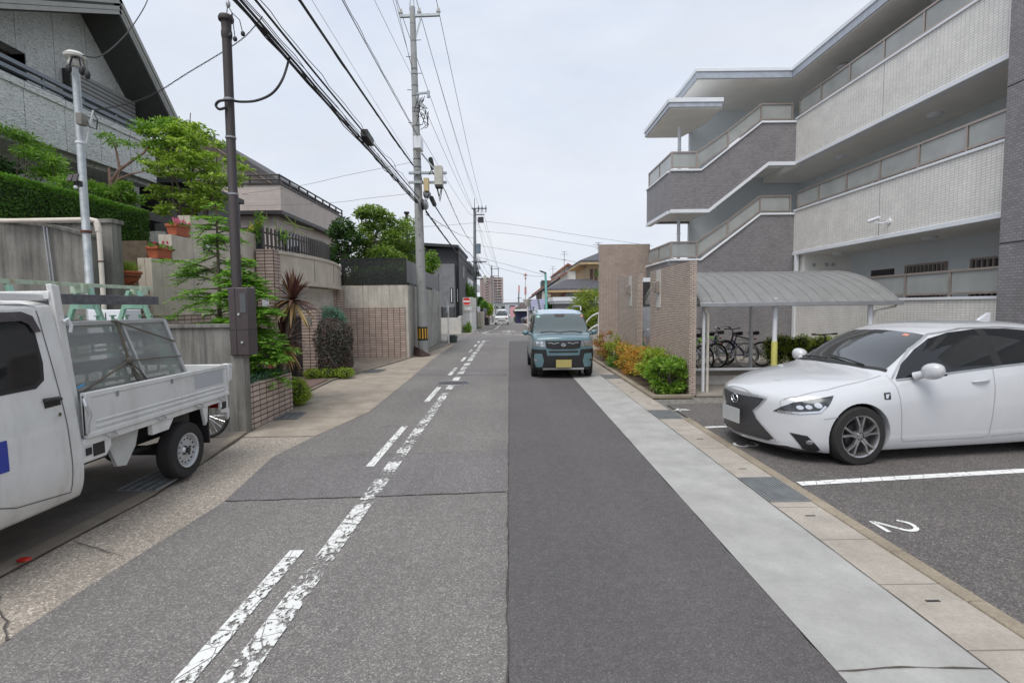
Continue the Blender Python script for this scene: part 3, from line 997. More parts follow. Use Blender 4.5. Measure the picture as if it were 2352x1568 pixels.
# tall garage-side walls
t, w = wallthing('concrete_wall', 'tall stained concrete wall with sloping top below the clipped hedge', 'wall', [(-9.5, -5.74, 7.62, 7.8, 0, 2.97)], M_conc_grey)
b = MB(); b.box(-9.5, -5.71, 7.59, 7.83, 2.97, 3.03); b.build('coping', M_conc_grey, t, bevel=.006)
b = MB(); b.prism([(-9.5, 0), (-5.82, 0), (-5.82, 2.74), (-6.3, 2.86), (-7.02, 2.96), (-7.5, 2.84), (-9.5, 2.5)], 'y', 7.3, 7.46); fw = b.build('front_wall', M_conc_grey, t)
b = MB()
for a, c in zip([(-7.5, 2.84), (-7.02, 2.96), (-6.3, 2.86)], [(-7.02, 2.96), (-6.3, 2.86), (-5.80, 2.73)]):
    b.prism([(a[0], a[1]), (c[0], c[1]), (c[0], c[1] + .045), (a[0], a[1] + .045)], 'y', 7.27, 7.49)
b.build('coping', M_conc_grey, fw)
b = MB(); b.tube([(-6.42, 7.27, 2.88), (-6.40, 7.26, 2.86), (-6.36, 7.26, 2.2), (-6.3, 7.26, 0.3)], .012, 6); b.tube([(-6.36, 7.26, 2.86), (-6.32, 7.26, 2.2), (-6.26, 7.26, 0.3)], .012, 6); b.build('wall_conduit', M_grey, fw, smooth=True)
M_cream = plain('cream pipe paint', (.68, .62, .54), .5, var=.08)
t = thing('drain_pipe', 'cream plastic pipe running along the wall top then down beside galvanised pole', 'pipe', (-5.6, 7.2, 0))
b = MB(); b.tube([(-7.0, 7.22, 2.95), (-5.7, 7.18, 2.95), (-5.6, 7.17, 2.93), (-5.57, 7.16, 2.85), (-5.55, 7.14, .2)], .03, 12); b.build('pipe', M_cream, t, smooth=True)
b = MB(); b.torus((-5.57, 7.16, 2.38), .034, .010, 'z', 20, 6); b.build('clamp', M_rust, t, smooth=True); b = MB(); b.cyl((-5.6, 7.17, 2.90), (-5.572, 7.16, 2.78), .037, .037, 12); b.build('elbow', M_cream, t)
t = thing('utility_cabinet', 'white metal cabinet against the wall seen through the truck glass rack', 'cabinet', (-5.1, 7.0, 0))
b = MB(); b.box(-5.42, -4.95, 6.7, 7.0, .25, 1.72); b.build('cabinet', M_white, t, bevel=.01)
b = MB(); b.box(-5.2, -5.19, 6.695, 6.7, .3, 1.68); b.box(-5.12, -5.02, 6.69, 6.7, 1.25, 1.6); b.build('door_panel', M_black, t)

# clipped hedge on its retaining wall
wallthing('retaining_wall', 'beige concrete wall holding up the bed of the clipped hedge', 'wall', [(-7.75, -7.44, 7.8, 11.3, 0, 2.72), (-12, -7.75, 7.8, 11.3, 2.0, 2.6)], M_conc_beige)
# stepped terrace wall
t, w = wallthing('terrace_wall', 'beige concrete wall stepping up with flower pots standing on it', 'wall',
                 [(-6.18, -5.95, 9.85, 12.35, 1.6, 3.47), (-6.182, -5.952, 9.28, 9.85, 1.6, 3.04), (-6.184, -5.954, 8.73, 9.28, 1.6, 2.58)], M_conc_beige)
b = MB(); b.box(-6.2, -5.92, 8.0, 12.3, 0, 1.62); b.build('brick_base', M_brick, w)
b = MB(); b.box(-5.955, -5.935, 10.22, 10.5, 2.86, 3.06); b.build('name_plate', M_black, t)
b = MB(); strokes_ = [(-5.934, 10.30, 2.96)]; b.box(-5.936, -5.93, 10.26, 10.46, 2.94, 2.98); b.build('name_lettering', M_white, t)
b = MB(); b.box(-12, -6.2, 9.0, 20.5, 0, 2.9); tag(b.build('terrace_ground', plain('garden soil', (.13, .1, .07), .95, var=.3, scale=9)), kind='structure')
t, w = wallthing('brick_pedestal', 'short brick pedestal carrying the bowl of grass', 'pedestal', [(-6.3, -5.85, 8.1, 8.5, 0, 2.06)], M_brick)

M_terra = plain('terracotta', (.42, .115, .055), .75, var=.12, scale=10)
def trough(c, L, label, plants, flat=False):
    t = thing('flower_pot', label, 'flower pot', c, 0, 'terracotta pots on the terrace steps')
    x, y, z = c
    b = MB()
    if flat:
        b.lathe([(0, 0), (.1, 0), (.16, .06), (.20, .14), (.205, .17), (.225, .17), (.225, .205), (.19, .205), (.18, .17), (0, .17)], c, 28)
    else:
        h = L / 2
        for (s0, s1, z0, z1) in ((.78, .92, 0, .15), (1.0, 1.0, .15, .20)):
            A = [(x + sx * .1 * s0, y + sy * h * s0, z + z0) for sx, sy in ((-1, -1), (1, -1), (1, 1), (-1, 1))]
            B = [(x + sx * .1 * s1, y + sy * h * s1, z + z1) for sx, sy in ((-1, -1), (1, -1), (1, 1), (-1, 1))]
            b.add(A + B, [(0, 3, 2, 1), (4, 5, 6, 7), (0, 1, 5, 4), (1, 2, 6, 5), (2, 3, 7, 6), (3, 0, 4, 7)])
    b.build('pot', M_terra, t, bevel=.006, smooth=True)
    return t

pots = [trough((-6.03, 9.6, 3.05), .42, 'terracotta trough of bright pink petunias on the upper step', 1),
        trough((-6.03, 9.06, 2.59), .42, 'terracotta trough with one pink geranium bloom on lower step', 1),
        trough((-6.08, 8.3, 2.12), .4, 'terracotta bowl of green grass in a wire stand', 1, True)]
b = MB()
for s in (-1, 1):
    b.tube([(-6.08 + .2 * s * cos(a * .35) * (1 - a * .06) + s * .04, 8.22, 2.07 + .05 + .045 * sin(a)) for a in [i * .5 for i in range(14)]], .006, 5)
b.torus((-6.08, 8.3, 2.24), .2, .007, 'z', 24, 5); b.tube([(-6.08, 8.1, 2.24), (-6.08, 8.15, 2.07), (-6.08, 8.45, 2.07), (-6.08, 8.5, 2.24)], .006, 5)
b.build('wire_stand', M_black, pots[2], smooth=True)

# brick gate house and the bulging garage wall
t, w = wallthing('brick_pillar', 'tall brick pillar where terrace wall meets the curved garage parapet', 'pillar', [(-5.9, -5.48, 12.2, 12.65, 0, 3.1)], M_brick)
b = MB(); b.box(-5.78, -5.62, 12.17, 12.2, 1.75, 1.98); b.build('mail_box', M_white, t, bevel=.008)
def curveX(u): return -5.5 + .34 * sin(pi * min(1, u * 1.02)) - .1 * u
g = thing('garage_parapet', 'curved beige concrete parapet over a garage opening', 'parapet', (-5.6, 15, 0))
def curvewall(mb, z0, z1, off, thick, n=28):
    vs, fs = [], []
    for i in range(n + 1):
        u = i / n; y = 12.45 + 4.95 * u; x = curveX(u) + off
        vs += [(x, y, z0), (x, y, z1), (x - thick, y, z1), (x - thick, y, z0)]
    for i in range(n):
        for k in range(4): fs.append((4 * i + k, 4 * i + (k + 1) % 4, 4 * i + 4 + (k + 1) % 4, 4 * i + 4 + k))
    fs += [(3, 2, 1, 0), (4 * n, 4 * n + 1, 4 * n + 2, 4 * n + 3)]
    mb.add(vs, fs)
M_para = concrete('parapet concrete', (.62, .55, .46), (.42, .36, .28), .5, True)
b = MB(); curvewall(b, 2.42, 3.02, 0, .18); w = b.build('parapet', M_para, g, smooth=True)
b = MB(); curvewall(b, 3.02, 3.1, .03, .25); curvewall(b, 2.3, 2.42, .035, .25); b.build('moulding', M_para, w, smooth=True)
b = MB()
for u in (.33, .66): b.box(curveX(u) - .02, curveX(u) + .006, 12.45 + 4.95 * u - .006, 12.45 + 4.95 * u + .006, 2.43, 3.02)
b.build('joint', M_black, w)
b = MB(); b.box(-5.95, -5.7, 12.65, 17.4, 1.72, 2.3); b.build('lintel', M_conc_white, g)
b = MB(); b.box(-6.1, -5.72, 12.7, 17.4, 1.5, 1.72); b.box(-6.1, -5.5, 16.9, 17.38, 0, 2.3); b.build('brick_beam', M_brick, g)
b = MB(); b.box(-8.5, -8.3, 12.7, 17.4, 0, 2.3); b.box(-8.4, -6.1, 12.66, 12.7, 0, 2.3); b.build('garage_inside', M_conc_grey, g)
b = MB(); b.box(-6.05, -6.0, 13.2, 16.8, .03, 1.5); b.build('shutter', M_dark, g)
# fill the lot behind
b = MB(); b.box(-12, -5.95, 12.7, 28, 2.3, 2.9); b.box(-30, -12, 5, 28, 0, 2.9); tag(b.build('garden_ground', MATS['garden soil']), kind='structure')
t, w = wallthing('gate_pillar', 'brick gate pillar beside the dark purple shrub', 'pillar', [(-5.05, -4.68, 12.6, 12.98, 0, 1.68)], M_brick)
b = MB(); b.box(-4.95, -4.8, 12.585, 12.6, 1.3, 1.5); b.build('name_plate', M_conc_grey, t)
t = thing('garden_gate', 'black louvred gate between two brick pillars', 'gate', (-5.3, 12.8, 0))
b = MB(); b.box(-5.48, -5.26, 12.75, 12.79, .06, 1.6); b.build('gate_leaf', M_black, t)
b = MB()
for i in range(18): b.box(-5.27, -5.05, 12.74, 12.80, .1 + i * .08, .14 + i * .08)
b.build('louvre_panel', M_dark, t)
t = thing('wooden_board', 'reddish wooden board leaning behind the spiky cordyline', 'board', (-4.9, 10.6, 0))
b = MB(); b.prism([(10.35, .05), (10.65, .05), (10.75, .95), (10.45, 1.0)], 'x', -4.86, -4.82); b.build('board', plain('red wood', (.32, .075, .045), .6), t)

# picket fence on the parapet
t = thing('picket_fence', 'dark brown round-topped picket fence along the garage roof', 'fence', (-5.7, 14.5, 3.1))
b = MB()
for i in range(34):
    u = i / 33; y = 12.25 + 4.75 * u; x = curveX(max(0, u)) - .22
    z1 = 3.62 + .1 * u
    b.prism([(y - .04, 3.06), (y + .04, 3.06), (y + .04, z1 - .04), (y + .02, z1), (y - .02, z1), (y - .04, z1 - .04)], 'x', x - .012, x + .012)
b.build('pickets', M_dark, t)
b = MB()
for zz in (3.2, 3.5): b.tube([(curveX(i / 10) - .25, 12.25 + .475 * i, zz) for i in range(11)], .02, 6)
b.build('rails', M_dark, t)

# brick planter in front
t, w = wallthing('brick_planter', 'low brick planter box at the gutter edge with creeping juniper', 'planter', [(-3.76, -3.66, 7.22, 8.64, 0, .64), (-5.8, -3.761, 8.54, 8.64, 0, .638), (-5.8, -3.762, 7.222, 7.32, 0, .638)], M_brick)
b = MB(); b.box(-5.8, -3.76, 7.32, 8.54, 0, .58); b.build('soil', MATS['garden soil'], t)
t = thing('planting_bed', 'soil bed', 'bed', (0, 0, 0)) if False else None

# retaining wall of the next lot
t, w = wallthing('retaining_wall', 'stained concrete retaining wall with brick facing beside utility pole', 'wall', [(-6.4, -3.40, 17.42, 17.7, 0, 2.46)], M_conc_ret)
b = MB(); b.box(-3.7, -3.402, 17.7, 25.8, 0, 2.46); b.build('side_wall', M_conc_dark, t)
b = MB(); b.box(-5.75, -3.5, 17.37, 17.42, 0, 1.72); b.build('brick_facing', M_brick, w)
b = MB(); b.box(-12, -3.7, 17.7, 25.8, 2.0, 2.42); b.box(-12, -3.75, 25.6, 25.8, 0, 2.4); tag(b.build('raised_lot', MATS['garden soil']), kind='structure')
def meshmat(name, c, clear):
    m, nt, out = newmat(name)
    wv, tc = wallvec(nt)
    b = N(nt, 'ShaderNodeTexBrick', offset=0.0)
    nt.links.new(wv, b.inputs['Vector'])
    b.inputs['Scale'].default_value = 1; b.inputs['Brick Width'].default_value = .05; b.inputs['Row Height'].default_value = .05; b.inputs['Mortar Size'].default_value = .011
    a = ramp(nt, b.outputs['Fac'], [(0, 1 - clear), (1, 1.0)])
    principled(nt, out, c, .5, .2, alpha=a)
    return m
M_mesh = meshmat('fence mesh', (.03, .03, .033), .86)
M_perf = meshmat('perforated screen', (.17, .17, .175), .12)
t = thing('mesh_fence', 'black mesh fence panels on top of the retaining wall', 'fence', (-4.5, 17.5, 2.46))
b = MB(); b.box(-5.6, -3.45, 17.5, 17.52, 2.5, 3.34); b.build('mesh_panel', M_mesh, t)
b = MB()
for x in (-5.6, -4.85, -3.45): b.box(x - .02, x + .02, 17.49, 17.53, 2.4, 3.36)
b.box(-5.6, -3.45, 17.49, 17.53, 3.34, 3.37); b.build('posts', M_black, t)
b = MB()
for i in range(14): b.box(-5.56 + i * .05, -5.545 + i * .05, 17.495, 17.525, 2.5, 3.34)
b.build('bars', M_black, t)
t = thing('screen_fence', 'grey perforated screen fence running along the concrete side wall', 'fence', (-3.45, 21.5, 2.46))
b = MB(); b.box(-3.47, -3.45, 17.55, 21.4, 2.56, 3.32); b.box(-3.47, -3.45, 21.45, 25.6, 2.56, 3.18); b.build('screen_panel', M_perf, t)
b = MB()
for y in (17.55, 21.42, 25.6): b.box(-3.48, -3.44, y - .02, y + .02, 2.4, 3.34)
b.build('posts', M_dark, t)

# ---------------------------------------------------------------- near house
def stonetile():
    m, nt, out = newmat('rock-face siding')
    wv, tc = wallvec(nt)
    mp = N(nt, 'ShaderNodeMapping'); mp.inputs['Scale'].default_value = (15, 24, 1)
    nt.links.new(wv, mp.inputs[0])
    v = N(nt, 'ShaderNodeTexNoise'); v.inputs['Scale'].default_value = 1.0; v.inputs['Detail'].default_value = 3.5; v.inputs['Distortion'].default_value = 1.2
    nt.links.new(mp.outputs[0], v.inputs['Vector'])
    vec = coords(nt)
    n2 = noise(nt, vec, 1.2, 4)
    col = ramp(nt, v.outputs['Fac'], [(.30, (.38, .39, .37)), (.42, (.66, .675, .65)), (.7, (.80, .81, .78))])
    col = mixc(nt, 1.0, col, ramp(nt, n2, [(.3, .9), (.7, 1.04)]), 'MULTIPLY')
    b = N(nt, 'ShaderNodeTexBrick', offset=0.0); nt.links.new(wv, b.inputs['Vector'])
    b.inputs['Scale'].default_value = 1; b.inputs['Brick Width'].default_value = .91; b.inputs['Row Height'].default_value = 30; b.inputs['Mortar Size'].default_value = .006
    col = mixc(nt, b.outputs['Fac'], col, (.16, .17, .165))
    principled(nt, out, col, .8, 0, .3, 0, v.outputs['Fac'], 1.0, .05)
    return m
M_stone = stonetile()
h = thing('gabled_house', 'grey rock-faced house with steep gable and metal railed balcony', 'house', (-11, 11, 0))
# right slope rises from (14.68,6.96); apex (12.77,8.99); left slope runs down towards the camera side
AP, RE, LE = (12.77, 8.99), (14.72, 6.92), (5.0, 5.05)
wallp = [(5.0, 2.6), (14.35, 2.6), (14.35, 7.0), (12.77, 8.7), (5.0, 4.0)]
b = MB(); b.prism([(11.2, 2.6), (14.35, 2.6), (14.35, 7.05), (12.77, 8.72), (11.2, 7.92)], 'x', -10.3, -10.0)
b.prism([(5.0, 7.06), (11.2, 7.06), (11.2, 7.76), (9.9, 6.97)][::1] if False else [(9.6, 7.06), (11.2, 7.06), (11.2, 7.92)], 'x', -10.302, -10.002)
b.prism([(5.0, 2.6), (11.2, 2.6), (11.2, 5.95), (5.0, 5.95)], 'x', -10.304, -10.004)
b.box(-17, -10.3, 14.1, 14.35, 2.6, 6.9)
hw = b.build('wall', M_stone, h)
b = MB(); b.box(-10.9, -10.85, 5, 11.3, 5.9, 7.2); b.box(-10.85, -10.02, 11.2, 11.25, 5.95, 7.05); b.build('balcony_recess', M_dark, h)
def roofslab(mb, p, q, x0, x1, th):
    d = V((0, q[0] - p[0], q[1] - p[1])).normalized(); n = V((0, -d.z, d.y)) * th
    if n.z < 0: n = -n
    P = [(p[0], p[1]), (q[0], q[1]), (q[0] - n.y, q[1] - n.z), (p[0] - n.y, p[1] - n.z)]
    mb.prism(P, 'x', x0, x1)
b = MB(); roofslab(b, AP, RE, -17, -9.1, .26); roofslab(b, LE, AP, -17, -9.1, .26); rf = b.build('roof', plain('roof dark', (.07, .073, .07), .7), h)
b = MB(); roofslab(b, (AP[0], AP[1] + .05), (RE[0] + .03, RE[1] + .02), -9.1, -9.06, .10); roofslab(b, (LE[0], LE[1] + .05), (AP[0], AP[1] + .05), -9.1, -9.06, .10)
b.build('verge_trim', plain('verge grey', (.30, .30, .275), .5), rf)
b = MB()
for k in (1, 2): roofslab(b, (AP[0], AP[1] - .02 - k * .1), (RE[0] - .02, RE[1] - k * .095), -9.1, -9.07 - .01 * k, .075); roofslab(b, (LE[0], LE[1] - k * .1), (AP[0], AP[1] - .02 - k * .1), -9.1, -9.07 - .01 * k, .08)
b.build('verge_board', MATS['verge grey'], rf)
b = MB(); b.box(-9.28, -9.1, 4.5, 13.72, 5.0, 5.9); bw = b.build('balcony_wall', M_stone, h)
b = MB(); b.box(-10.0, -9.28, 4.5, 13.72, 4.9, 5.0); b.box(-9.28, -9.1, 13.55, 13.72, 5.0, 5.9) if False else None; b.build('balcony_floor', M_stone, h)
b = MB(); b.box(-9.31, -9.07, 4.5, 13.75, 5.9, 6.03); b.build('balcony_coping', M_stone, bw)
M_steel = plain('blue grey steel', (.16, .18, .2), .4, .3)
b = MB()
for z in (6.03, 6.16, 6.31): b.box(-9.24, -9.14, 4.5, 13.75, z, z + (.05 if z < 6.1 else .075))
for i in range(10): b.box(-9.2, -9.17, 4.9 + i * .95, 4.97 + i * .95, 6.03, 6.33)
b.build('balcony_railing', M_steel, bw)
b = MB(); b.box(-9.98, -9.8, 12.07, 14.0, 6.3, 7.16); lv = b.build('louvre_box', M_dark, h)
b = MB()
for i in range(8): b.box(-9.8, -9.75, 12.05, 14.02, 6.36 + i * .1, 6.44 + i * .1)
b.build('louvre_slats', plain('louvre grey', (.22, .22, .21), .5), lv)
b = MB(); b.box(-9.9, -9.88, 12.2, 13.5, 5.95, 6.3); b.build('window', M_frost, h)
b = MB(); b.box(-10.6, -10.5, 5, 14.3, 2.6, 5.0); b.build('ground_floor_wall', M_dark, h)
for y in (9.0, 13.2):
    b = MB(); b.cyl((-9.4, y, 2.6), (-9.4, y, 4.9), .06, .06, 12); b.build('porch_column', M_dark, h)
b = MB(); b.prism([(11.9, 3.9), (13.3, 3.9), (13.3, 4.05), (12.0, 4.2)], 'x', -9.6, -8.7); b.build('porch_canopy', M_dark, h)
b = MB(); b.box(-8.9, -8.3, 12.6, 12.75, 2.6, 3.6); b.build('porch_pier', M_stone, h)
b = MB(); b.box(-14, -8.9, 14.8, 17.5, 2.6, 5.2); b.build('entrance_wall', M_dark, h)
b = MB(); b.box(-9.9, -9.3, 14.74, 14.8, 2.7, 4.6); b.build('louvre_door', MATS['louvre grey'], h)
b = MB(); b.box(-14, -8.8, 14.5, 17.6, 5.2, 5.35); b.build('porch_roof', MATS['roof dark'], h)

# ---------------------------------------------------------------- second house (pinkish beige)
M_pink = tiles('pinkish siding', (.58, .505, .46), (.42, .36, .33), 1.8, .1, .004, .5, .03, .8, .3)
h = thing('balconied_house', 'pinkish beige house with dark railed roof balcony behind the picket fence', 'house', (-10, 24, 0))
b = MB(); b.box(-12.5, -8.75, 20.3, 28, 5.5, 6.48); bw = b.build('balcony_wall', M_pink, h)
b = MB(); b.box(-12.5, -8.71, 20.26, 28.0, 5.36, 5.5); b.box(-12.5, -8.7, 20.25, 28.05, 6.48, 6.53); b.build('trim_band', M_dark, bw)
b = MB(); b.box(-12.5, -9.1, 20.6, 28, 2.5, 5.36); w = b.build('wall', M_pink, h)
for y in (21.3, 24.0, 26):
    b = MB(); b.box(-9.1, -9.06, y, y + 1.4, 3.0, 4.9); f = b.build('window', M_dark, h)
    b = MB(); b.box(-9.06, -9.05, y + .08, y + 1.32, 3.08, 4.82); b.build('pane', M_glass, f)
b = MB(); b.box(-10.9, -9.6, 20.56, 20.6, 3.2, 4.9); f = b.build('window', M_dark, h); b = MB(); b.box(-10.8, -9.7, 20.54, 20.56, 3.3, 4.8); b.build('pane', M_glass, f)
b = MB()
for z in (6.68, 6.86): b.tube([(-12.3, 20.36, z), (-8.8, 20.36, z), (-8.8, 27.9, z)], .035, 6)
for i in range(9): b.box(-8.83, -8.77, 20.36 + i * .93, 20.42 + i * .93, 6.5, 6.88)
for i in range(4): b.box(-12.2 + i * 1.12, -12.14 + i * 1.12, 20.33, 20.39, 6.5, 6.88)
b.build('railing', M_dark, bw)
b = MB(); b.prism([(-16, 6.0), (-9.55, 6.0), (-9.55, 6.85), (-12.8, 8.95), (-16, 6.9)], 'y', 22.2, 28); b.build('upper_wall', M_pink, h)
b = MB()
b.prism([(-12.8, 8.95), (-9.1, 6.56), (-9.05, 6.78), (-12.8, 9.22)], 'y', 21.3, 28.2); b.prism([(-12.8, 8.95), (-12.8, 9.22), (-16.5, 6.9), (-16.5, 6.65)], 'y', 21.3, 28.2)
rf = b.build('roof', plain('slate', (.085, .08, .08), .7), h)
b = MB(); b.prism([(-12.8, 8.93), (-9.12, 6.545), (-9.12, 6.50), (-12.8, 8.88)], 'y', 21.32, 28.1); b.build('soffit', plain('tan soffit', (.36, .28, .22), .7), rf)
b = MB()
b.tube([(-9.08, 21.3, 6.62), (-9.08, 28.2, 6.62)], .07, 8); b.build('gutter', M_dark, rf)

# ---------------------------------------------------------------- grey/black house beyond the crossing
M_blk = plain('black siding', (.055, .057, .062), .6, var=.08, scale=2)
M_render = concrete('mottled render', (.25, .255, .265), (.17, .175, .185), .6, False)
h = thing('modern_house', 'modern black and mottled grey house past the side street', 'house', (-6, 39, 0))
b = MB(); b.box(-10, -3.45, 36, 43, 0, 5.75); w = b.build('wall', M_blk, h)
b = MB(); b.box(-5.2, -3.70, 35.2, 36.0, 0, 4.62); b.build('render_block', M_render, h)
b = MB(); b.prism([(-10.3, 6.2), (-3.4, 5.72), (-3.4, 5.9), (-10.3, 6.4)], 'y', 35.4, 43.6); b.build('roof', plain('charcoal roof', (.04, .042, .047), .5), h)
for x, y in ((-3.93, 35.2), (-3.6, 36.0)):
    b = MB(); b.box(x - .07, x + .13, y - .03, y, 2.0, 3.0); f = b.build('window', M_black, h)
    b = MB(); b.box(x, x + .06, y - .04, y - .03, 2.05, 2.95); b.build('pane', M_white, f)
b = MB(); b.box(-3.45, -3.42, 39.2, 39.9, 3.9, 4.8); b.build('window', M_frost, h)
b = MB(); b.tube([(-3.5, 35.93, .3), (-3.5, 35.93, 5.6)], .05, 8); b.build('downpipe', M_black, h)
t, w = wallthing('garden_wall', 'white rendered wall curving round the corner of side street', 'wall', [(-9, -3.2, 34.0, 34.2, -.1, 1.02), (-3.4, -3.2, 34.2, 36.5, -.1, 1.1)], M_conc_white)
t = thing('slat_fence', 'black horizontal slat fence standing on the white wall', 'fence', (-5, 34.1, 1.02))
b = MB()
for i in range(9): b.box(-9, -3.6, 34.08, 34.12, 1.05 + i * .075, 1.10 + i * .075)
b.build('slats', M_black, t)
b = MB()
for i in range(7): b.box(-3.6 - i * .8 - .03, -3.6 - i * .8 + .03, 34.05, 34.15, 1.02, 1.75)
b.build('posts', M_black, t)
t, w = wallthing('garage', 'small cream sided garage behind the no entry sign', 'garage', [(-3.8, -2.74, 38.2, 42.8, -.3, 1.35)], plain('bright render', (.85, .84, .82), .8, var=.03))
b = MB(); b.box(-3.82, -2.72, 38.16, 42.85, 1.35, 2.42); b.build('siding', tiles('cream siding', (.85, .83, .74), (.6, .58, .5), 20, .11, .012, 0, .02, .7, .4), t)
h = thing('terraced_flats', 'tan flats with stacked white balconies behind the second pole', 'apartment building', (-6, 52, 0))
b = MB(); b.box(-12, -4.15, 44, 62, -.8, 5.35); b.build('wall', plain('tan render', (.42, .33, .24), .8), h)
for z in (1.0, 3.45):
    b = MB(); b.box(-4.15, -3.5, 44.6, 62, z, z + .75); b.build('balcony', M_white, h)
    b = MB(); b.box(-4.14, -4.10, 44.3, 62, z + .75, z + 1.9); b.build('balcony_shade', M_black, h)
b = MB(); b.box(-12.2, -3.3, 43.9, 62.2, 5.35, 5.55); b.build('roof', M_grey, h)
t, w = wallthing('garden_wall', 'pale tan wall with a rounded top beyond the garage', 'wall', [(-3.3, -2.75, 53.0, 57.0, -.7, 1.2)], M_conc_beige)
t, w = wallthing('timber_fence', 'dark timber fence at the foot of the far trees', 'fence', [(-3.6, -3.2, 63, 74, -.9, 1.5), (-3.2, -2.6, 64, 68, -.9, .4)], M_dark)
# ================================================================= vehicles
def paint(name, c, var=.03, rough=.3, dirt=0):
    m, nt, out = newmat(name)
    n1 = noise(nt, coords(nt), 3, 4)
    col = ramp(nt, n1, [(.3, tuple(x * (1 - var) for x in c)), (.7, tuple(min(1, x * (1 + var)) for x in c))])
    if dirt:
        n2 = noise(nt, coords(nt, (4, 4, 1.2)), 2.2, 6, .65)
        col = mixc(nt, ramp(nt, n2, [(.48, 0.0), (.75, dirt)]), col, (.42, .39, .33))
        s_ = N(nt, 'ShaderNodeSeparateXYZ'); tc_ = N(nt, 'ShaderNodeTexCoord'); nt.links.new(tc_.outputs['Object'], s_.inputs[0])
        lo = ramp(nt, s_.outputs[2], [(.28, .34), (.62, 0.0)])
        col = mixc(nt, mixc(nt, 1.0, lo, ramp(nt, n2, [(.3, .4), (.6, 1.0)]), 'MULTIPLY'), col, (.36, .32, .26))
    principled(nt, out, col, rough, 0, .5, .8)
    return m
M_carwhite = paint('pearl white paint', (.58, .59, .61), .03, .2)
M_truckwhite = paint('dusty white paint', (.70, .70, .685), .05, .38, .4)
M_carblue = paint('grey blue paint', (.115, .2, .232))
M_carblue2 = paint('pale roof paint', (.42, .52, .62))
M_tyre = plain('tyre rubber', (.022, .021, .021), .8, var=.25, scale=20)
M_rim = plain('rim metal', (.42, .41, .41), .3, .85, var=.1)
M_rimdark = plain('rim dark', (.05, .05, .055), .4, .6)
M_lamp = plain('lamp glass', (.33, .35, .37), .08, .5, var=.4, scale=18)
M_plate = plain('number plate', (.42, .43, .43), .5, var=.04)
M_seam = plain('panel gap', (.11, .11, .115), .7)
M_seam_w = plain('panel gap light', (.36, .36, .37), .7)
M_red = plain('red lens', (.45, .02, .015), .25)


def loft(stations):
    """stations: (x, warp, shear, [(y,z)*6], zbottom, ztop) -> closed car shell cage"""
    b = MB()
    for (x, wp, sh, P, z0, z7) in stations:
        ring = [(0, z0)] + list(P) + [(0, z7)] + [(-y, z) for y, z in P[::-1]]
        for y, z in ring: b.v.append((x + wp * (y / .7) ** 2 + sh * (z - 1), y, z))
    n = 14
    for i in range(len(stations) - 1):
        for k in range(n):
            k2 = (k + 1) % n
            b.f.append((i * n + k, (i + 1) * n + k, (i + 1) * n + k2, i * n + k2))
    cap = [(0, 1, 6, 7), (1, 2, 5, 6), (2, 3, 4, 5), (0, 7, 8, 13), (13, 8, 9, 12), (12, 9, 10, 11)]
    e = (len(stations) - 1) * n
    for q in cap:
        b.f.append(tuple(q)); b.f.append(tuple(e + i for i in q[::-1]))
    b.m = [0] * len(b.f)
    return b


def evaluated(o):
    dg = bpy.context.evaluated_depsgraph_get()
    return bpy.data.meshes.new_from_object(o.evaluated_get(dg))


def carshell(stations, arches, r, mat, parent, level=3, name='body', inner=.48, lines=None, rings=None):
    """smooth shell with the wheel arches cut out; returns (object, BVH of the uncut shell)"""
    tmp = loft(stations).build('tmp', mat, None, sub=level)
    if lines or rings:
        ca = tmp.data.attributes.new('crease_edge', 'FLOAT', 'EDGE')
        ns = len(stations)
        for e in tmp.data.edges:
            a_, b_ = e.vertices
            sa, ka, sb, kb = a_ // 14, a_ % 14, b_ // 14, b_ % 14
            v = 0
            if ka == kb: v = (lines or {}).get(min(ka, 14 - ka), 0)
            elif sa == sb and (ka - kb) % 14 in (1, 13): v = (rings or {}).get(sa, (rings or {}).get(sa - ns, 0))
            ca.data[e.index].value = v
    me = evaluated(tmp)
    bpy.data.objects.remove(tmp)
    bm = bmesh.new(); bm.from_mesh(me)
    bmesh.ops.recalc_face_normals(bm, faces=bm.faces)
    bm.to_mesh(me)
    bvh = BVHTree.FromBMesh(bm)
    bm.free()
    o = bpy.data.objects.new(name, me)
    COL.objects.link(o)
    cutters = []
    for ax in arches:
        for s in (-1, 1):
            c = MB()
            c.cyl((ax[0], s * inner, ax[1]), (ax[0], s * 1.2, ax[1]), r, r, 40)
            co = c.build('cut', mat, None)
            bmc = bmesh.new(); bmc.from_mesh(co.data); bmesh.ops.recalc_face_normals(bmc, faces=bmc.faces); bmc.to_mesh(co.data); bmc.free()
            cutters.append(co)
            md = o.modifiers.new('b', 'BOOLEAN'); md.object = co; md.operation = 'DIFFERENCE'; md.solver = 'EXACT'
    if cutters:
        bpy.context.view_layer.update()
        m2 = evaluated(o)
        o.modifiers.clear()
        o.data = m2
        for c in cutters: bpy.data.objects.remove(c)
    o.data.materials.clear(); o.data.materials.append(mat)
    o.data.polygons.foreach_set('use_smooth', [True] * len(o.data.polygons))
    o.data.polygons.foreach_set('material_index', [0] * len(o.data.polygons))
    o.data.set_sharp_from_angle(angle=radians(42))
    o.parent = parent
    ORG[o.name] = ORG[parent.name]
    return o, bvh


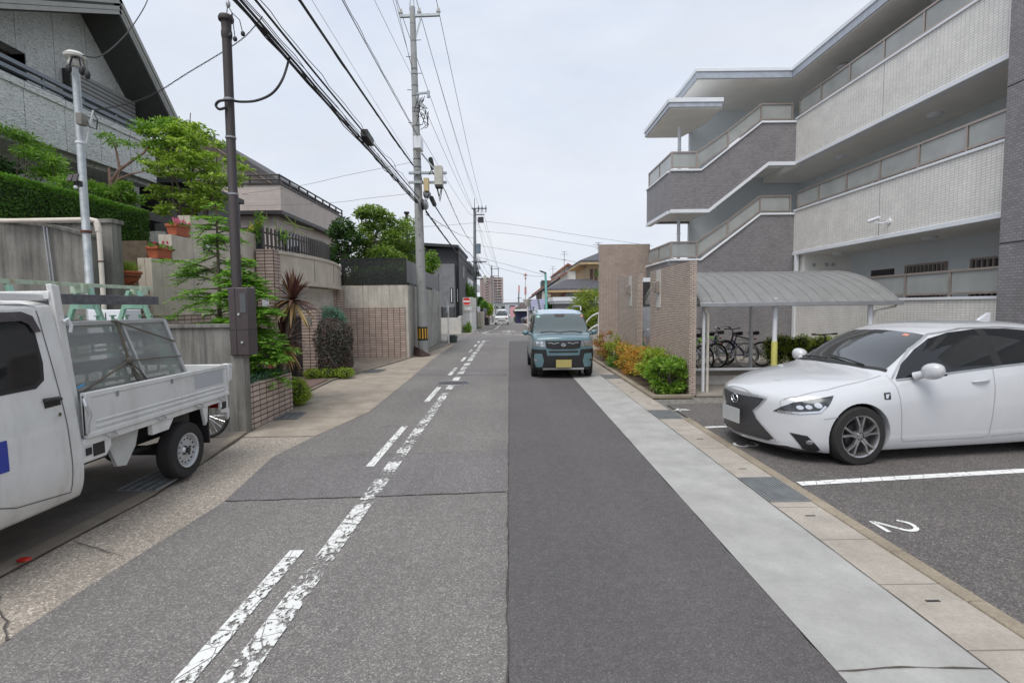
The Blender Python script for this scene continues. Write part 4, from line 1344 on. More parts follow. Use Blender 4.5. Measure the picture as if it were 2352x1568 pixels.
def caster(bvh, ax):
    def f(u, v, off):
        if ax == 'side': o, d = V((u, -3, v)), V((0, 1, 0))
        elif ax == 'far': o, d = V((u, 3, v)), V((0, -1, 0))
        elif ax == 'front': o, d = V((-3, u, v)), V((1, 0, 0))
        elif ax == 'rear': o, d = V((9, u, v)), V((-1, 0, 0))
        else: o, d = V((u, v, 5)), V((0, 0, -1))
        h = bvh.ray_cast(o, d)
        if h[0] is None:
            q = o + d * (3 if ax != 'rear' else 5)
            if ax == 'front': q = V((.3, u, v))
            h = bvh.find_nearest(q)
        n = h[1]
        if n.dot(d) > 0: n = -n
        return h[0] + n * off
    return f


def decal(bvh, poly, ax, off=.004, res=.04):
    """panel whose outline is given in a side / front / top view, laid on the shell"""
    bm = bmesh.new()
    vs = [bm.verts.new((p[0], p[1], 0)) for p in poly]
    bm.faces.new(vs)
    us = [p[0] for p in poly]; ws = [p[1] for p in poly]
    for k, (lo, hi) in enumerate(((min(us), max(us)), (min(ws), max(ws)))):
        n = int((hi - lo) / res)
        for i in range(1, n + 1):
            c = lo + (hi - lo) * i / (n + 1)
            no = (1, 0, 0) if k == 0 else (0, 1, 0)
            bmesh.ops.bisect_plane(bm, geom=bm.verts[:] + bm.edges[:] + bm.faces[:], plane_co=(c, c, 0), plane_no=no, dist=1e-6)
    f = caster(bvh, ax)
    b = MB()
    bm.verts.index_update()
    P = [f(v.co.x, v.co.y, off) for v in bm.verts]
    b.add(P, [[v.index for v in fc.verts] for fc in bm.faces])
    bm.free()
    return b


def seam(bvh, pl, ax, w=.007, off=.003, res=.04, mb=None):
    f = caster(bvh, ax)
    b = mb or MB()
    Q = []
    for (x0, y0), (x1, y1) in zip(pl, pl[1:]):
        n = max(1, int(math.hypot(x1 - x0, y1 - y0) / res))
        for i in range(n): Q.append((x0 + (x1 - x0) * i / n, y0 + (y1 - y0) * i / n))
    Q.append(pl[-1])
    vs = []
    for i, p in enumerate(Q):
        a, c = Q[max(0, i - 1)], Q[min(len(Q) - 1, i + 1)]
        dx, dy = c[0] - a[0], c[1] - a[1]
        l = math.hypot(dx, dy) or 1
        for s in (-1, 1): vs.append(f(p[0] - dy / l * w / 2 * s, p[1] + dx / l * w / 2 * s, off))
    b.add(vs, [(2 * i, 2 * i + 1, 2 * i + 3, 2 * i + 2) for i in range(len(Q) - 1)])
    return b


def mirror(poly): return [(-y, z) for y, z in poly][::-1]


def wheel(parent, c, R, W, s, style):
    """s = -1: outer side towards -y"""
    x, y, z = c
    b = MB()
    h = W / 2
    k = .70 if style == 'alloy' else .60
    b.lathe([(R * k, -h * .9), (R * .72, -h), (R * .93, -h * .98), (R * .985, -h * .78), (R, -h * .5), (R, h * .5), (R * .985, h * .78), (R * .93, h * .98), (R * .72, h), (R * k, h * .9)], c, 48, 'y', close=True)
    w = b.build('wheel', M_tyre, parent, smooth=True, local=True)
    o = y + s * h
    b = MB()
    rr = R * k
    b.lathe([(rr + .004, o - s * .008), (rr + .003, o + s * .001), (rr - .012, o - s * .006), (rr - .022, o - s * .03), (rr - .03, o - s * .12)], (x, 0, z), 48, 'y')
    if style == 'alloy':
        for i in range(5):
            a = 2 * pi * i / 5 + .35
            for d in (-.15, .15):
                p0 = V((x + .045 * cos(a + d * 2), o - s * .02, z + .045 * sin(a + d * 2)))
                p1 = V((x + (rr - .006) * cos(a + d * 1.5), o - s * .012, z + (rr - .006) * sin(a + d * 1.5)))
                pm = V((x + rr * .5 * cos(a + d * .8), o - s * .010, z + rr * .5 * sin(a + d * .8)))
                b.beam(p0, pm, .022, .03, (0, 1, 0)); b.beam(pm, p1, .020, .03, (0, 1, 0))
        b.lathe([(0, o - s * .004), (.03, o - s * .006), (.05, o - s * .02), (.055, o - s * .06)], (x, 0, z), 24, 'y')
        b.build('rim', M_rim, w, smooth=True, local=True, ang=30)
        b = MB(); b.lathe([(0, o - s * .075), (rr - .015, o - s * .075)], (x, 0, z), 32, 'y'); b.lathe([(.06, o - s * .06), (.14, o - s * .06), (.14, o - s * .07)], (x, 0, z), 32, 'y')
        b.build('brake_disc', M_rimdark, w, local=True)
        b = MB()
        for i in range(5):
            a = 2 * pi * i / 5 + .35
            b.cyl((x + .034 * cos(a), o - s * .004, z + .034 * sin(a)), (x + .034 * cos(a), o - s * .03, z + .034 * sin(a)), .007, .007, 8)
        b.build('hub_bolts', M_black, w, local=True)
    else:
        b.lathe([(0, o - s * .01), (.04, o - s * .012), (.055, o - s * .03), (.085, o - s * .025), (.1, o - s * .032), (.125, o - s * .022), (rr - .02, o - s * .035)], (x, 0, z), 40, 'y')
        b.build('rim', M_alu if style == 'steel' else M_rimdark, w, smooth=True, local=True)
        b = MB()
        for i in range(14):
            a = 2 * pi * i / 14
            b.cyl((x + .118 * cos(a), o - s * .0205, z + .118 * sin(a)), (x + .118 * cos(a), o - s * .03, z + .118 * sin(a)), .0095, .0095, 10)
        b.lathe([(0, o + s * .006), (.03, o + s * .003), (.033, o - s * .02)], (x, 0, z), 20, 'y')
        for i in range(4):
            a = 2 * pi * i / 4 + .5
            b.cyl((x + .05 * cos(a), o - s * .005, z + .05 * sin(a)), (x + .05 * cos(a), o - s * .03, z + .05 * sin(a)), .009, .009, 8)
        b.build('rim_holes', M_black, w, local=True)
    return w


def archliner(parent, ax, r, inner=.47, outer=.80):
    for x, z in ax:
        for s in (-1, 1):
            b = MB()
            vs, fs = [], []
            n = 20
            for i in range(n + 1):
                a = radians(-12 + 204 * i / n)
                for yy in (inner, outer): vs.append((x + (r - .006) * cos(a), s * yy, z + (r - .006) * sin(a)))
            for i in range(n): fs.append((2 * i, 2 * i + 1, 2 * i + 3, 2 * i + 2))
            b.add(vs, fs)
            b.add([(x, s * inner, z)] + [(x + r * cos(2 * pi * i / 24), s * inner, z + r * sin(2 * pi * i / 24)) for i in range(24)], [(0, 1 + i, 1 + (i + 1) % 24) for i in range(24)])
            b.build('wheel_arch', M_black, parent, local=True)


# ---------------------------------------------------------------- white hatchback
car = thing('parked_car', 'white five door hatchback with spindle shaped mesh grille parked in the marked bay', 'car', (2.62, 6.02, 0.0), radians(8.2))
S = [
    (.00, .30, 0, [(.52, .175), (.68, .22), (.71, .44), (.67, .585), (.52, .655), (.27, .69)], .175, .705),
    (.06, .29, 0, [(.66, .125), (.80, .185), (.825, .46), (.79, .625), (.61, .71), (.32, .745)], .125, .76),
    (.42, .12, 0, [(.80, .115), (.882, .19), (.893, .50), (.862, .685), (.70, .80), (.37, .855)], .115, .865),
    (.90, .05, 0, [(.82, .13), (.882, .22), (.897, .54), (.872, .76), (.735, .88), (.39, .92)], .13, .93),
    (1.24, .10, 0, [(.82, .13), (.876, .22), (.888, .55), (.865, .82), (.735, .925), (.41, .95)], .13, .96),
    (1.60, .06, 0, [(.82, .13), (.874, .22), (.888, .57), (.862, .86), (.675, 1.16), (.37, 1.20)], .18, 1.205),
    (2.02, .05, 0, [(.82, .13), (.874, .22), (.888, .58), (.860, .895), (.60, 1.385), (.33, 1.42)], .18, 1.43),
    (2.5, 0, 0, [(.82, .13), (.874, .22), (.888, .59), (.860, .94), (.60, 1.42), (.34, 1.468)], .18, 1.48),
    (3.1, 0, 0, [(.82, .13), (.876, .22), (.892, .62), (.860, .975), (.59, 1.425), (.34, 1.47)], .18, 1.48),
    (3.7, 0, 0, [(.81, .15), (.88, .24), (.894, .63), (.852, 1.0), (.56, 1.385), (.33, 1.435)], .2, 1.445),
    (4.08, -.05, 0, [(.76, .25), (.86, .4), (.87, .64), (.825, .985), (.58, 1.16), (.32, 1.23)], .25, 1.24),
    (4.32, -.12, 0, [(.70, .30), (.80, .42), (.82, .62), (.78, .86), (.56, .96), (.3, 1.0)], .3, 1.01),
]
AX = [(.895, .315), (3.495, .315)]
body, bv = carshell(S, AX, .345, M_carwhite, car, 3, lines={1: .5, 5: .25})
archliner(car, AX, .345)
for xw, zw in AX:
    for s in (-1, 1): wheel(car, (xw, s * .775, .3125), .3125, .205, s, 'alloy')
def part(mb, name, m, parent, **k): return mb.build(name, m, parent, local=True, **k)
WS = [(1.335 + 0, -.665), (1.27, -.45), (1.235, -.2), (1.23, 0), (1.235, .2), (1.27, .45), (1.335, .665), (1.97, .545), (1.935, .3), (1.925, 0), (1.935, -.3), (1.97, -.545)]
part(decal(bv, WS, 'top', .004, .05), 'windscreen', M_glass, car, smooth=True)
for ax in ('side', 'far'):
    part(decal(bv, [(1.36, .885), (1.52, 1.03), (1.74, 1.18), (1.95, 1.29), (2.2, 1.352), (2.55, 1.385), (2.56, .99), (1.9, .935)], ax, .004), 'front_window', M_glass_tint, car, smooth=True)
    part(decal(bv, [(2.66, 1.0), (2.66, 1.388), (2.95, 1.385), (3.35, 1.35), (3.58, 1.26), (3.45, 1.10), (3.25, 1.04)], ax, .004), 'rear_window', M_glass_tint, car, smooth=True)
    part(decal(bv, [(2.56, .99), (2.55, 1.385), (2.66, 1.388), (2.66, 1.0)], ax, .0045), 'pillar_trim', M_black, car, smooth=True)
    b = MB()
    seam(bv, [(1.33, .89), (1.7, 1.175), (2.0, 1.335), (2.4, 1.395), (2.9, 1.403), (3.35, 1.37), (3.62, 1.27)], ax, .012, .005, mb=b)
    part(b, 'window_trim', M_grey, car)
    for pl in ([(1.30, .92), (1.335, .8), (1.36, .55), (1.375, .28), (1.41, .235), (2.4, .23), (2.46, .25), (2.485, .5), (2.51, .75), (2.53, .97)], [(2.40, .25), (2.42, .5), (2.45, .95)][:0] or [(2.485, .24), (3.05, .26), (3.2, .45), (3.3, .7), (3.32, .9)],
               [(.55, .43), (.60, .63)][:0] or [(.50, .50), (.63, .525)]):
        part(seam(bv, pl, ax, .007, .003), 'door_seam', M_seam_w, car)
    b = decal(bv, [(1.165, .755), (1.24, .76), (1.235, .69), (1.16, .69)], ax, .005); part(b, 'side_badge', M_black, car)
    b = decal(bv, [(1.18, .74), (1.225, .745), (1.2, .7), (1.175, .7)], ax, .008); part(b, 'badge_letter', M_chrome, car)
    # headlamp
    hl = [(.165, .535), (.21, .595), (.29, .65), (.43, .69), (.64, .735), (.55, .63), (.475, .565), (.32, .54)]
    h = part(decal(bv, hl, ax, .006, .03), 'headlight', plain('lamp housing', (.07, .075, .08), .1, .3, var=.5, scale=15) if 'lamp housing' not in MATS else MATS['lamp housing'], car, smooth=True)
    for (cx_, cz_, r_) in ((.33, .605, .026), (.395, .615, .026), (.47, .635, .032)):
        part(decal(bv, [(cx_ + r_ * cos(2 * pi * i / 14), cz_ + r_ * .8 * sin(2 * pi * i / 14)) for i in range(14)], ax, .010, .02), 'lamp_lens', M_chrome, h, smooth=True)
    b = MB(); seam(bv, [(.19, .545), (.32, .548), (.475, .575), (.53, .63)], ax, .02, .010, mb=b); part(b, 'light_strip', M_chrome, h)
    # corner intake with fog lamp
    seam(bv, [(1.36, .872), (1.9, .922), (2.46, .972), (3.25, 1.03)], ax, .012, .006, mb=(bb_ := MB())); part(bb_, 'belt_trim', M_grey, car)
    f_ = part(decal(bv, [(.26, .33), (.38, .315), (.50, .17), (.46, .14), (.36, .17)], ax, .006, .03), 'corner_intake', M_black, car, smooth=True)
    part(decal(bv, [(.40 + .028 * cos(2 * pi * i / 12), .25 + .024 * sin(2 * pi * i / 12)) for i in range(12)], ax, .011, .02), 'fog_lamp', M_chrome, f_)
    part(decal(bv, [(.20, .185), (.34, .165), (.54, .145), (.52, .115), (.30, .115), (.17, .14)], ax, .008, .03), 'splitter', M_dark, car, smooth=True)
def meshgrille():
    m, nt, out = newmat('grille mesh')
    vec = coords(nt, (1, 1, 1), (0, 0, 0))
    mp = N(nt, 'ShaderNodeMapping'); mp.inputs['Rotation'].default_value = (radians(45), 0, 0); mp.inputs['Scale'].default_value = (0, 1, 1)
    nt.links.new(vec, mp.inputs[0])
    v = N(nt, 'ShaderNodeTexVoronoi', distance='CHEBYCHEV'); v.inputs['Scale'].default_value = 58; v.inputs['Randomness'].default_value = 0
    nt.links.new(mp.outputs[0], v.inputs['Vector'])
    col = ramp(nt, v.outputs['Distance'], [(.33, (.008, .008, .009)), (.42, (.13, .13, .14))])
    principled(nt, out, col, .35, .3, bump=v.outputs['Distance'], bstr=.6, bdist=.01)
    return m
M_mg = meshgrille()
gr = [(-.40, .655), (.40, .655), (.335, .565), (.265, .50), (.31, .42), (.45, .28), (.49, .23), (.42, .195), (-.42, .195), (-.49, .23), (-.45, .28), (-.31, .42), (-.265, .50), (-.335, .565)]
part(decal(bv, gr, 'front', .004, .03), 'grille', M_mg, car, smooth=True)
b = MB()
seam(bv, [(-.42, .665), (-.2, .68), (0, .685), (.2, .68), (.42, .665)], 'front', .022, .009, mb=b)
for s in (-1, 1): seam(bv, [(s * .41, .655), (s * .345, .565), (s * .275, .50), (s * .32, .42), (s * .46, .28), (s * .51, .22)], 'front', .014, .010, mb=b)
part(b, 'grille_surround', plain('satin trim', (.5, .51, .53), .25, .5), car)
b = MB(); seam(bv, [(-.62, .20), (-.4, .178), (0, .172), (.4, .178), (.62, .20)], 'front', .03, .012, mb=b); part(b, 'bumper_lip', M_carwhite, car, smooth=True)
# emblem: oval ring with a slanted letter
f = caster(bv, 'front')
b = MB()
ring = [f(.062 * cos(a), .60 + .048 * sin(a), .018) for a in [2 * pi * i / 28 for i in range(29)]]
b.tube(ring, .006, 6, caps=False)
b.tube([f(.03, .628, .018), f(-.02 + .03, .585, .018), f(-.03, .578, .018)], .006, 6)
part(b, 'emblem', M_chrome, car, smooth=True)
part(decal(bv, [(.058 * cos(2 * pi * i / 24), .60 + .045 * sin(2 * pi * i / 24)) for i in range(24)], 'front', .011, .03), 'emblem_disc', M_black, car)
b = MB(); b.box(-.035, -.022, -.165, .165, .335, .50); part(b, 'number_plate', M_plate, car)
b = MB()
seam(bv, [(.17, -.52), (.35, -.64), (.62, -.72), (.95, -.735), (1.26, -.715)], 'top', .008, .003, mb=b); seam(bv, [(.17, .52), (.35, .64), (.62, .72), (.95, .735), (1.26, .715)], 'top', .008, .003, mb=b)
seam(bv, [(.10, -.42), (.07, -.2), (.06, 0), (.07, .2), (.10, .42)], 'top', .008, .003, mb=b)
part(b, 'bonnet_seam', M_seam_w, car)
part(decal(bv, [(1.335, -.70), (1.26, -.47), (1.22, 0), (1.26, .47), (1.335, .70), (1.30, .47), (1.262, 0), (1.30, -.47)][:5] + [(1.375, .68), (1.315, .47), (1.28, 0), (1.315, -.47), (1.375, -.68)], 'top', .007, .04), 'cowl', M_black, car, smooth=True)
b = MB()
for y0, y1 in ((-.45, .12), (.1, .6)):
    q0, q1 = caster(bv, 'top')(1.30, y0, .02), caster(bv, 'top')(1.36, y1, .022); b.tube([q0, (q0 + q1) / 2 + V((-.01, 0, .012)), q1], .009, 6)
part(b, 'wiper', M_black, car, smooth=True)
for s in (-1, 1):
    b = MB()
    vs, fs = [], []
    n, mm = 16, 10
    for j in range(mm + 1):
        t_ = pi * j / mm
        for i in range(n):
            a = 2 * pi * i / n
            sx = .085 if cos(a) < 0 else .10
            vs.append((1.60 + sx * .95 * sin(t_) ** .8 * cos(a), s * (.985 + .105 * cos(t_)), .985 + .088 * sin(t_) ** .7 * (abs(sin(a)) ** .8 * (1 if sin(a) > 0 else -1)) + .012 * cos(t_)))
    for j in range(mm):
        for i in range(n): fs.append((j * n + i, j * n + (i + 1) % n, (j + 1) * n + (i + 1) % n, (j + 1) * n + i))
    b.add(vs, fs)
    b.tube([(1.55, s * .84, .915), (1.56, s * .87, .93), (1.575, s * .93, .955)], [.05, .045, .04], 10)
    mr = part(b, 'wing_mirror', M_carwhite, car, smooth=True)
    b = MB(); b.tube([(1.535, s * .9, .945), (1.66, s * 1.0, .935), (1.69, s * 1.06, .955)], .01, 6); part(b, 'mirror_trim', M_black, mr)
    for xh in (2.34, 3.25):
        q = caster(bv, 'side' if s < 0 else 'far')
        b = MB(); P = [q(xh - .11 + .022 * i, .835 + .0015 * i + (xh - 2.34) * .03, .012 + .018 * sin(pi * i / 10)) for i in range(11)]
        b.tube(P, [.006 + .011 * sin(pi * i / 10) ** .6 for i in range(11)], 8); part(b, 'door_handle', M_carwhite, car, smooth=True)
        part(decal(bv, [(xh - .07 + .05 * cos(a), .795 + .03 * sin(a)) for a in [2 * pi * i / 14 for i in range(14)]], 'side' if s < 0 else 'far', .002, .03), 'handle_recess', M_seam_w, car, smooth=True) if False else None
b = MB(); b.prism([(3.28, 1.46), (3.33, 1.495), (3.42, 1.55), (3.47, 1.555), (3.47, 1.45)], 'y', -.022, .022); part(b, 'aerial_fin', M_carwhite, car, bevel=.01)
b = MB(); b.box(.35, 4.0, -.6, .6, .16, .3); part(b, 'underbody', M_black, car)
part(decal(bv, [(1.20 + .0, -.0)] and [(1.865, -.42), (1.905, -.42), (1.905, -.35), (1.865, -.35)], 'top', .006), 'inspection_sticker', plain('sticker', (.7, .28, .2), .6), car)
part(decal(bv, [(1.85, -.1), (1.93, -.1), (1.93, .1), (1.85, .1)], 'top', .006), 'mirror_mount', M_black, car)

# ---------------------------------------------------------------- tall blue kei wagon coming towards the camera
van = thing('blue_van', 'grey blue boxy mini wagon with roof rails driving up the street', 'car', (1.245, 11.98, 0), radians(90))
S = [
    (.0, .13, 0, [(.56, .22), (.655, .33), (.69, .58), (.675, .80), (.60, .90), (.3, .925)], .22, .93),
    (.06, .12, 0, [(.63, .20), (.705, .34), (.725, .6), (.705, .87), (.635, .965), (.32, .99)], .20, .995),
    (.42, .05, 0, [(.66, .20), (.73, .35), (.745, .6), (.725, .95), (.655, 1.035), (.33, 1.06)], .20, 1.065),
    (.62, .05, 0, [(.66, .20), (.73, .35), (.745, .62), (.728, .99), (.655, 1.16), (.33, 1.185)], .20, 1.19),
    (1.02, .05, 0, [(.66, .20), (.73, .35), (.745, .65), (.73, 1.03), (.615, 1.66), (.33, 1.70)], .20, 1.71),
    (1.5, 0, 0, [(.66, .20), (.73, .35), (.745, .65), (.73, 1.04), (.615, 1.70), (.34, 1.745)], .20, 1.755),
    (2.6, 0, 0, [(.66, .20), (.73, .35), (.745, .65), (.73, 1.05), (.615, 1.70), (.34, 1.745)], .20, 1.755),
    (3.25, 0, 0, [(.65, .22), (.725, .35), (.74, .65), (.725, 1.05), (.60, 1.67), (.34, 1.715)], .22, 1.725),
    (3.4, -.05, 0, [(.60, .28), (.69, .4), (.71, .65), (.70, 1.05), (.58, 1.58), (.3, 1.62)], .28, 1.63),
]
AX2 = [(.62, .285), (3.08, .285)]
body, bv2 = carshell(S, AX2, .315, M_carblue, van, 3, lines={1: .5, 4: .25, 5: .35}, rings={1: .25})
archliner(van, AX2, .315, .45, .70)
for xw, zw in AX2:
    for s in (-1, 1): wheel(van, (xw, s * .655, .285), .285, .155, s, 'dark')
part(decal(bv2, [(-.645, 1.07), (-.3, 1.055), (.3, 1.055), (.645, 1.07), (.60, 1.585), (.3, 1.61), (-.3, 1.61), (-.60, 1.585)], 'front', .004, .05), 'windscreen', glassmat('green screen glass', (.06, .085, .085), .03, 0), van, smooth=True)
part(decal(bv2, [(1.0, -.6), (1.0, .6), (3.2, .58), (3.2, -.58)], 'top', .003, .06), 'roof_panel', M_carblue2, van, smooth=True)
for ax in ('side', 'far'):
    part(decal(bv2, [(.98, 1.06), (1.2, 1.60), (2.0, 1.63), (2.0, 1.06)], ax, .004, .06), 'front_window', M_glass_tint, van, smooth=True)
    part(decal(bv2, [(2.08, 1.06), (2.08, 1.63), (3.1, 1.6), (3.15, 1.06)], ax, .004, .06), 'rear_window', M_glass_tint, van, smooth=True)
    part(decal(bv2, [(.60, 1.05), (.72, 1.25), (.95, 1.58), (1.2, 1.66), (1.2, 1.60), (.98, 1.06)], ax, .003, .06), 'pillar', M_black, van, smooth=True)
    b = MB()
    for pl in ([(1.0, 1.02), (1.0, .35), (2.0, .33), (2.04, .6), (2.04, 1.62)], [(2.04, .35), (3.0, .6)]): seam(bv2, pl, ax, .008, .003, mb=b)
    part(b, 'door_seam', M_seam, van)
    b = decal(bv2, [(.98, .32), (.98, .24), (2.8, .24), (2.8, .32)], ax, .006, .06); part(b, 'sill_trim', M_black, van)
for s in (-1, 1):
    hl = [(s * .70, .905), (s * .43, .885), (s * .41, .745), (s * .70, .755)]
    h = part(decal(bv2, hl, 'front', .006, .03), 'headlight', M_lamp, van, smooth=True)
    for cy_, cz_ in ((.50, .845), (.60, .85), (.50, .785), (.60, .79)):
        part(decal(bv2, [(s * cy_ + .035 * cos(2 * pi * i / 10), cz_ + .022 * sin(2 * pi * i / 10)) for i in range(10)], 'front', .010, .03), 'lamp_lens', M_chrome, h)
    part(decal(bv2, [(s * .725, .70), (s * .40, .69), (s * .34, .36), (s * .40, .20), (s * .70, .22), (s * .735, .45)], 'front', .008, .03), 'bumper_frame', M_black, van, smooth=True)
    p_ = part(decal(bv2, [(s * .66, .60), (s * .49, .59), (s * .45, .42), (s * .49, .28), (s * .63, .28), (s * .675, .45)], 'front', .014, .03), 'fog_pod', M_carblue, van, smooth=True)
    part(decal(bv2, [(s * .635 + .028 * cos(2 * pi * i / 10), .445 + .028 * sin(2 * pi * i / 10)) for i in range(10)], 'front', .020, .03), 'fog_lamp', M_chrome, p_)
part(decal(bv2, [(-.42, .895), (.42, .895), (.39, .725), (.27, .70), (-.27, .70), (-.39, .725)], 'front', .007, .03), 'grille', M_black, van, smooth=True)
b = MB()
for s in (-1, 1): seam(bv2, [(s * .10, .845), (s * .17, .845), (s * .19, .825), (s * .24, .825), (s * .26, .845), (s * .36, .845)], 'front', .018, .012, mb=b)
part(b, 'grille_bar', M_grey, van)
part(decal(bv2, [(-.35, .66), (.35, .66), (.33, .62), (-.33, .62)], 'front', .007, .03), 'upper_slot', M_black, van)
part(decal(bv2, [(-.42, .55), (.42, .55), (.40, .25), (-.40, .25)], 'front', .009, .03), 'lower_intake', M_black, van)
part(decal(bv2, [(-.70, .25), (.70, .25), (.62, .19), (-.62, .19)], 'front', .012, .04), 'bumper_base', M_black, van)
b = MB(); seam(bv2, [(-.48, .245), (.48, .245)], 'front', .04, .022, mb=b); part(b, 'skid_plate', M_alu, van)
b = MB(); b.box(-.055, -.04, -.18, .18, .28, .46); part(b, 'number_plate', plain('yellow plate', (.42, .36, .12), .5, var=.05), van)
f = caster(bv2, 'front')
b = MB(); b.tube([f(.05 * cos(a), .80 + .036 * sin(a), .016) for a in [2 * pi * i / 24 for i in range(25)]], .007, 6, caps=False)
b.tube([f(-.034, .79, .018), f(-.008, .808, .018), f(.024, .817, .018)], .008, 6); b.tube([f(-.022, .782, .018), f(.016, .787, .018), f(.036, .80, .018)], .007, 6); part(b, 'emblem', M_chrome, van, smooth=True)
b = MB(); seam(bv2, [(-.62, 1.0), (-.3, 1.03), (0, 1.035), (.3, 1.03), (.62, 1.0)], 'front', .01, .003, mb=b); part(b, 'bonnet_seam', M_seam, van)
b = MB()
for y0, y1 in ((-.5, 0), (0, .5)):
    b.tube([f(y0, 1.075, .02), f((y0 + y1) / 2, 1.10, .022), f(y1, 1.085, .02)], .010, 6)
part(b, 'wiper', M_black, van)
part(decal(bv2, [(-.14, 1.60), (.14, 1.60), (.10, 1.51), (-.10, 1.51)], 'front', .007, .04), 'camera_housing', M_dark, van)
part(decal(bv2, [(.565, 1.55), (.49, 1.55), (.49, 1.50), (.565, 1.50)], 'front', .008, .04), 'sticker_pale', plain('mint sticker', (.35, .6, .52), .6), van)
part(decal(bv2, [(-.53, 1.56), (-.585, 1.56), (-.59, 1.51), (-.535, 1.51)], 'front', .008, .04), 'inspection_sticker', MATS['sticker'], van)
for s in (-1, 1):
    b = MB(); b.ell((.88, s * .85, 1.06), (.06, .085, .075), 16, 10); b.tube([(.88, s * .70, 1.02), (.88, s * .80, 1.03)], .035, 8); part(b, 'wing_mirror', M_carblue, van, smooth=True)
    b = MB(); b.tube([(1.15, s * .565, 1.70), (1.2, s * .565, 1.80), (1.35, s * .565, 1.83), (2.7, s * .565, 1.83), (2.85, s * .565, 1.80), (2.9, s * .565, 1.72)], .022, 8); part(b, 'roof_rail', M_grey, van, smooth=True)
b = MB(); b.box(.3, 3.1, -.5, .5, .18, .3); part(b, 'underbody', M_black, van)

for o_ in van.children_recursive:            # the cabin is lower than the raw section drawings
    for v_ in o_.data.vertices:
        if v_.co.z > 1.0: v_.co.z = 1.0 + (v_.co.z - 1.0) * .83

# ---------------------------------------------------------------- distant cars: simple shells with glass, lamps and wheels
def farcar(name, label, loc, rz, mat, L, W, H, box, cat='car', hood=.9):
    t = thing(name, label, cat, loc, rz)
    w = W / 2
    zh = H * (.50 if box else .56)
    St = [(.0, .1, 0, [(w * .75, .25), (w * .9, .35), (w * .95, .55), (w * .92, zh * .85), (w * .8, zh * .95), (w * .4, zh * .98)], .25, zh * .98),
          (.12, .08, 0, [(w * .85, .2), (w * .97, .35), (w, .6), (w * .97, zh * .95), (w * .87, zh * 1.04), (w * .44, zh * 1.07)], .2, zh * 1.07),
          (hood, .04, 0, [(w * .88, .2), (w * .98, .35), (w, .6), (w * .97, zh * 1.05), (w * .86, zh * 1.2), (w * .44, zh * 1.22)], .2, zh * 1.23),
          (hood + .6, 0, 0, [(w * .88, .2), (w * .98, .35), (w, .6), (w * .97, zh * 1.1), (w * .78, H * .95), (w * .44, H * .98)], .2, H * .985),
          (L * .6, 0, 0, [(w * .88, .2), (w * .98, .35), (w, .6), (w * .97, zh * 1.1), (w * .78, H * .96), (w * .44, H)], .2, H),
          (L * .93, 0, 0, [(w * .88, .2), (w * .98, .35), (w, .6), (w * .96, zh * 1.1), (w * .76, H * (.93 if box else .8)), (w * .44, H * (.96 if box else .84))], .2, H * (.97 if box else .85)),
          (L, -.05, 0, [(w * .8, .3), (w * .92, .4), (w * .95, .6), (w * .92, zh * 1.1), (w * .7, H * (.86 if box else .7)), (w * .4, H * (.9 if box else .72))], .3, H * (.9 if box else .72))]
    ax = [(L * .19, .3), (L * .81, .3)]
    bo, bvv = carshell(St, ax, .34, mat, t, 2, inner=w * .6)
    for xw, zw in ax:
        for s in (-1, 1): wheel(t, (xw, s * (w - .11), .3), .3, .18, s, 'dark')
    part(decal(bvv, [(-w * .84, zh * 1.16), (w * .84, zh * 1.16), (w * .76, H * .92), (-w * .76, H * .92)], 'front', .01, .1), 'windscreen', M_glass, t, smooth=True)
    for a in ('side', 'far'): part(decal(bvv, [(hood + .35, zh * 1.18), (hood + .62, H * .9), (L * .88, H * (.9 if box else .82)), (L * .9, zh * 1.18)], a, .01, .1), 'side_window', M_glass_tint, t, smooth=True)
    for s in (-1, 1): part(decal(bvv, [(s * w * .9, zh * .92), (s * w * .55, zh * .88), (s * w * .55, zh * .72), (s * w * .9, zh * .74)], 'front', .012, .1), 'headlight', M_lamp, t)
    part(decal(bvv, [(-w * .5, zh * .78), (w * .5, zh * .78), (w * .45, zh * .70), (-w * .45, zh * .70)], 'front', .01, .1), 'grille', M_grey if box else M_black, t)
    part(decal(bvv, [(-w * .6, .60), (w * .6, .60), (w * .55, .50), (-w * .55, .50)], 'front', .012, .1), 'intake', M_black, t)
    for s in (-1, 1):
        b = MB(); b.ell((hood + .1, s * (w + .12), zh * 1.22), (.06, .12, .11), 10, 8); part(b, 'wing_mirror', mat, t, smooth=True)
    return t, bvv
hv, bvh_ = farcar('minibus', 'white van coming up the street past the crossing with lettering on its bonnet', (-1.02, 66.5, gz(67)), radians(90), paint('van white', (.86, .87, .87)), 4.9, 1.8, 2.0, True, 'van', .35)
b = MB()
for i in range(7): b.add([q for q in decal(bvh_, [(-.40 + i * .14, .90), (-.30 + i * .14, .90), (-.30 + i * .14, .99), (-.40 + i * .14, .99)], 'front', .012, .2).v][:4], [(0, 1, 2, 3)])
part(b, 'lettering', M_grey, hv)
part(decal(bvh_, [(-.62, .88), (-.46, .88), (-.46, 1.02), (-.62, 1.02)], 'front', .012, .2), 'logo_orange', plain('orange mark', (.7, .25, .1), .6), hv)
part(decal(bvh_, [(-.82, .84), (-.64, .84), (-.64, 1.0), (-.82, 1.0)], 'front', .012, .2), 'logo_teal', plain('teal mark', (.2, .5, .5), .6), hv)
farcar('parked_car', 'dark car parked under the striped canopy down the street', (1.9, 76, gz(76)), radians(25), paint('black paint', (.03, .03, .035)), 4.2, 1.7, 1.45, False)
farcar('parked_car', 'red car parked between the dark car and a white one', (2.4, 71, gz(71)), radians(20), paint('red paint', (.35, .03, .035)), 4.0, 1.7, 1.45, False)
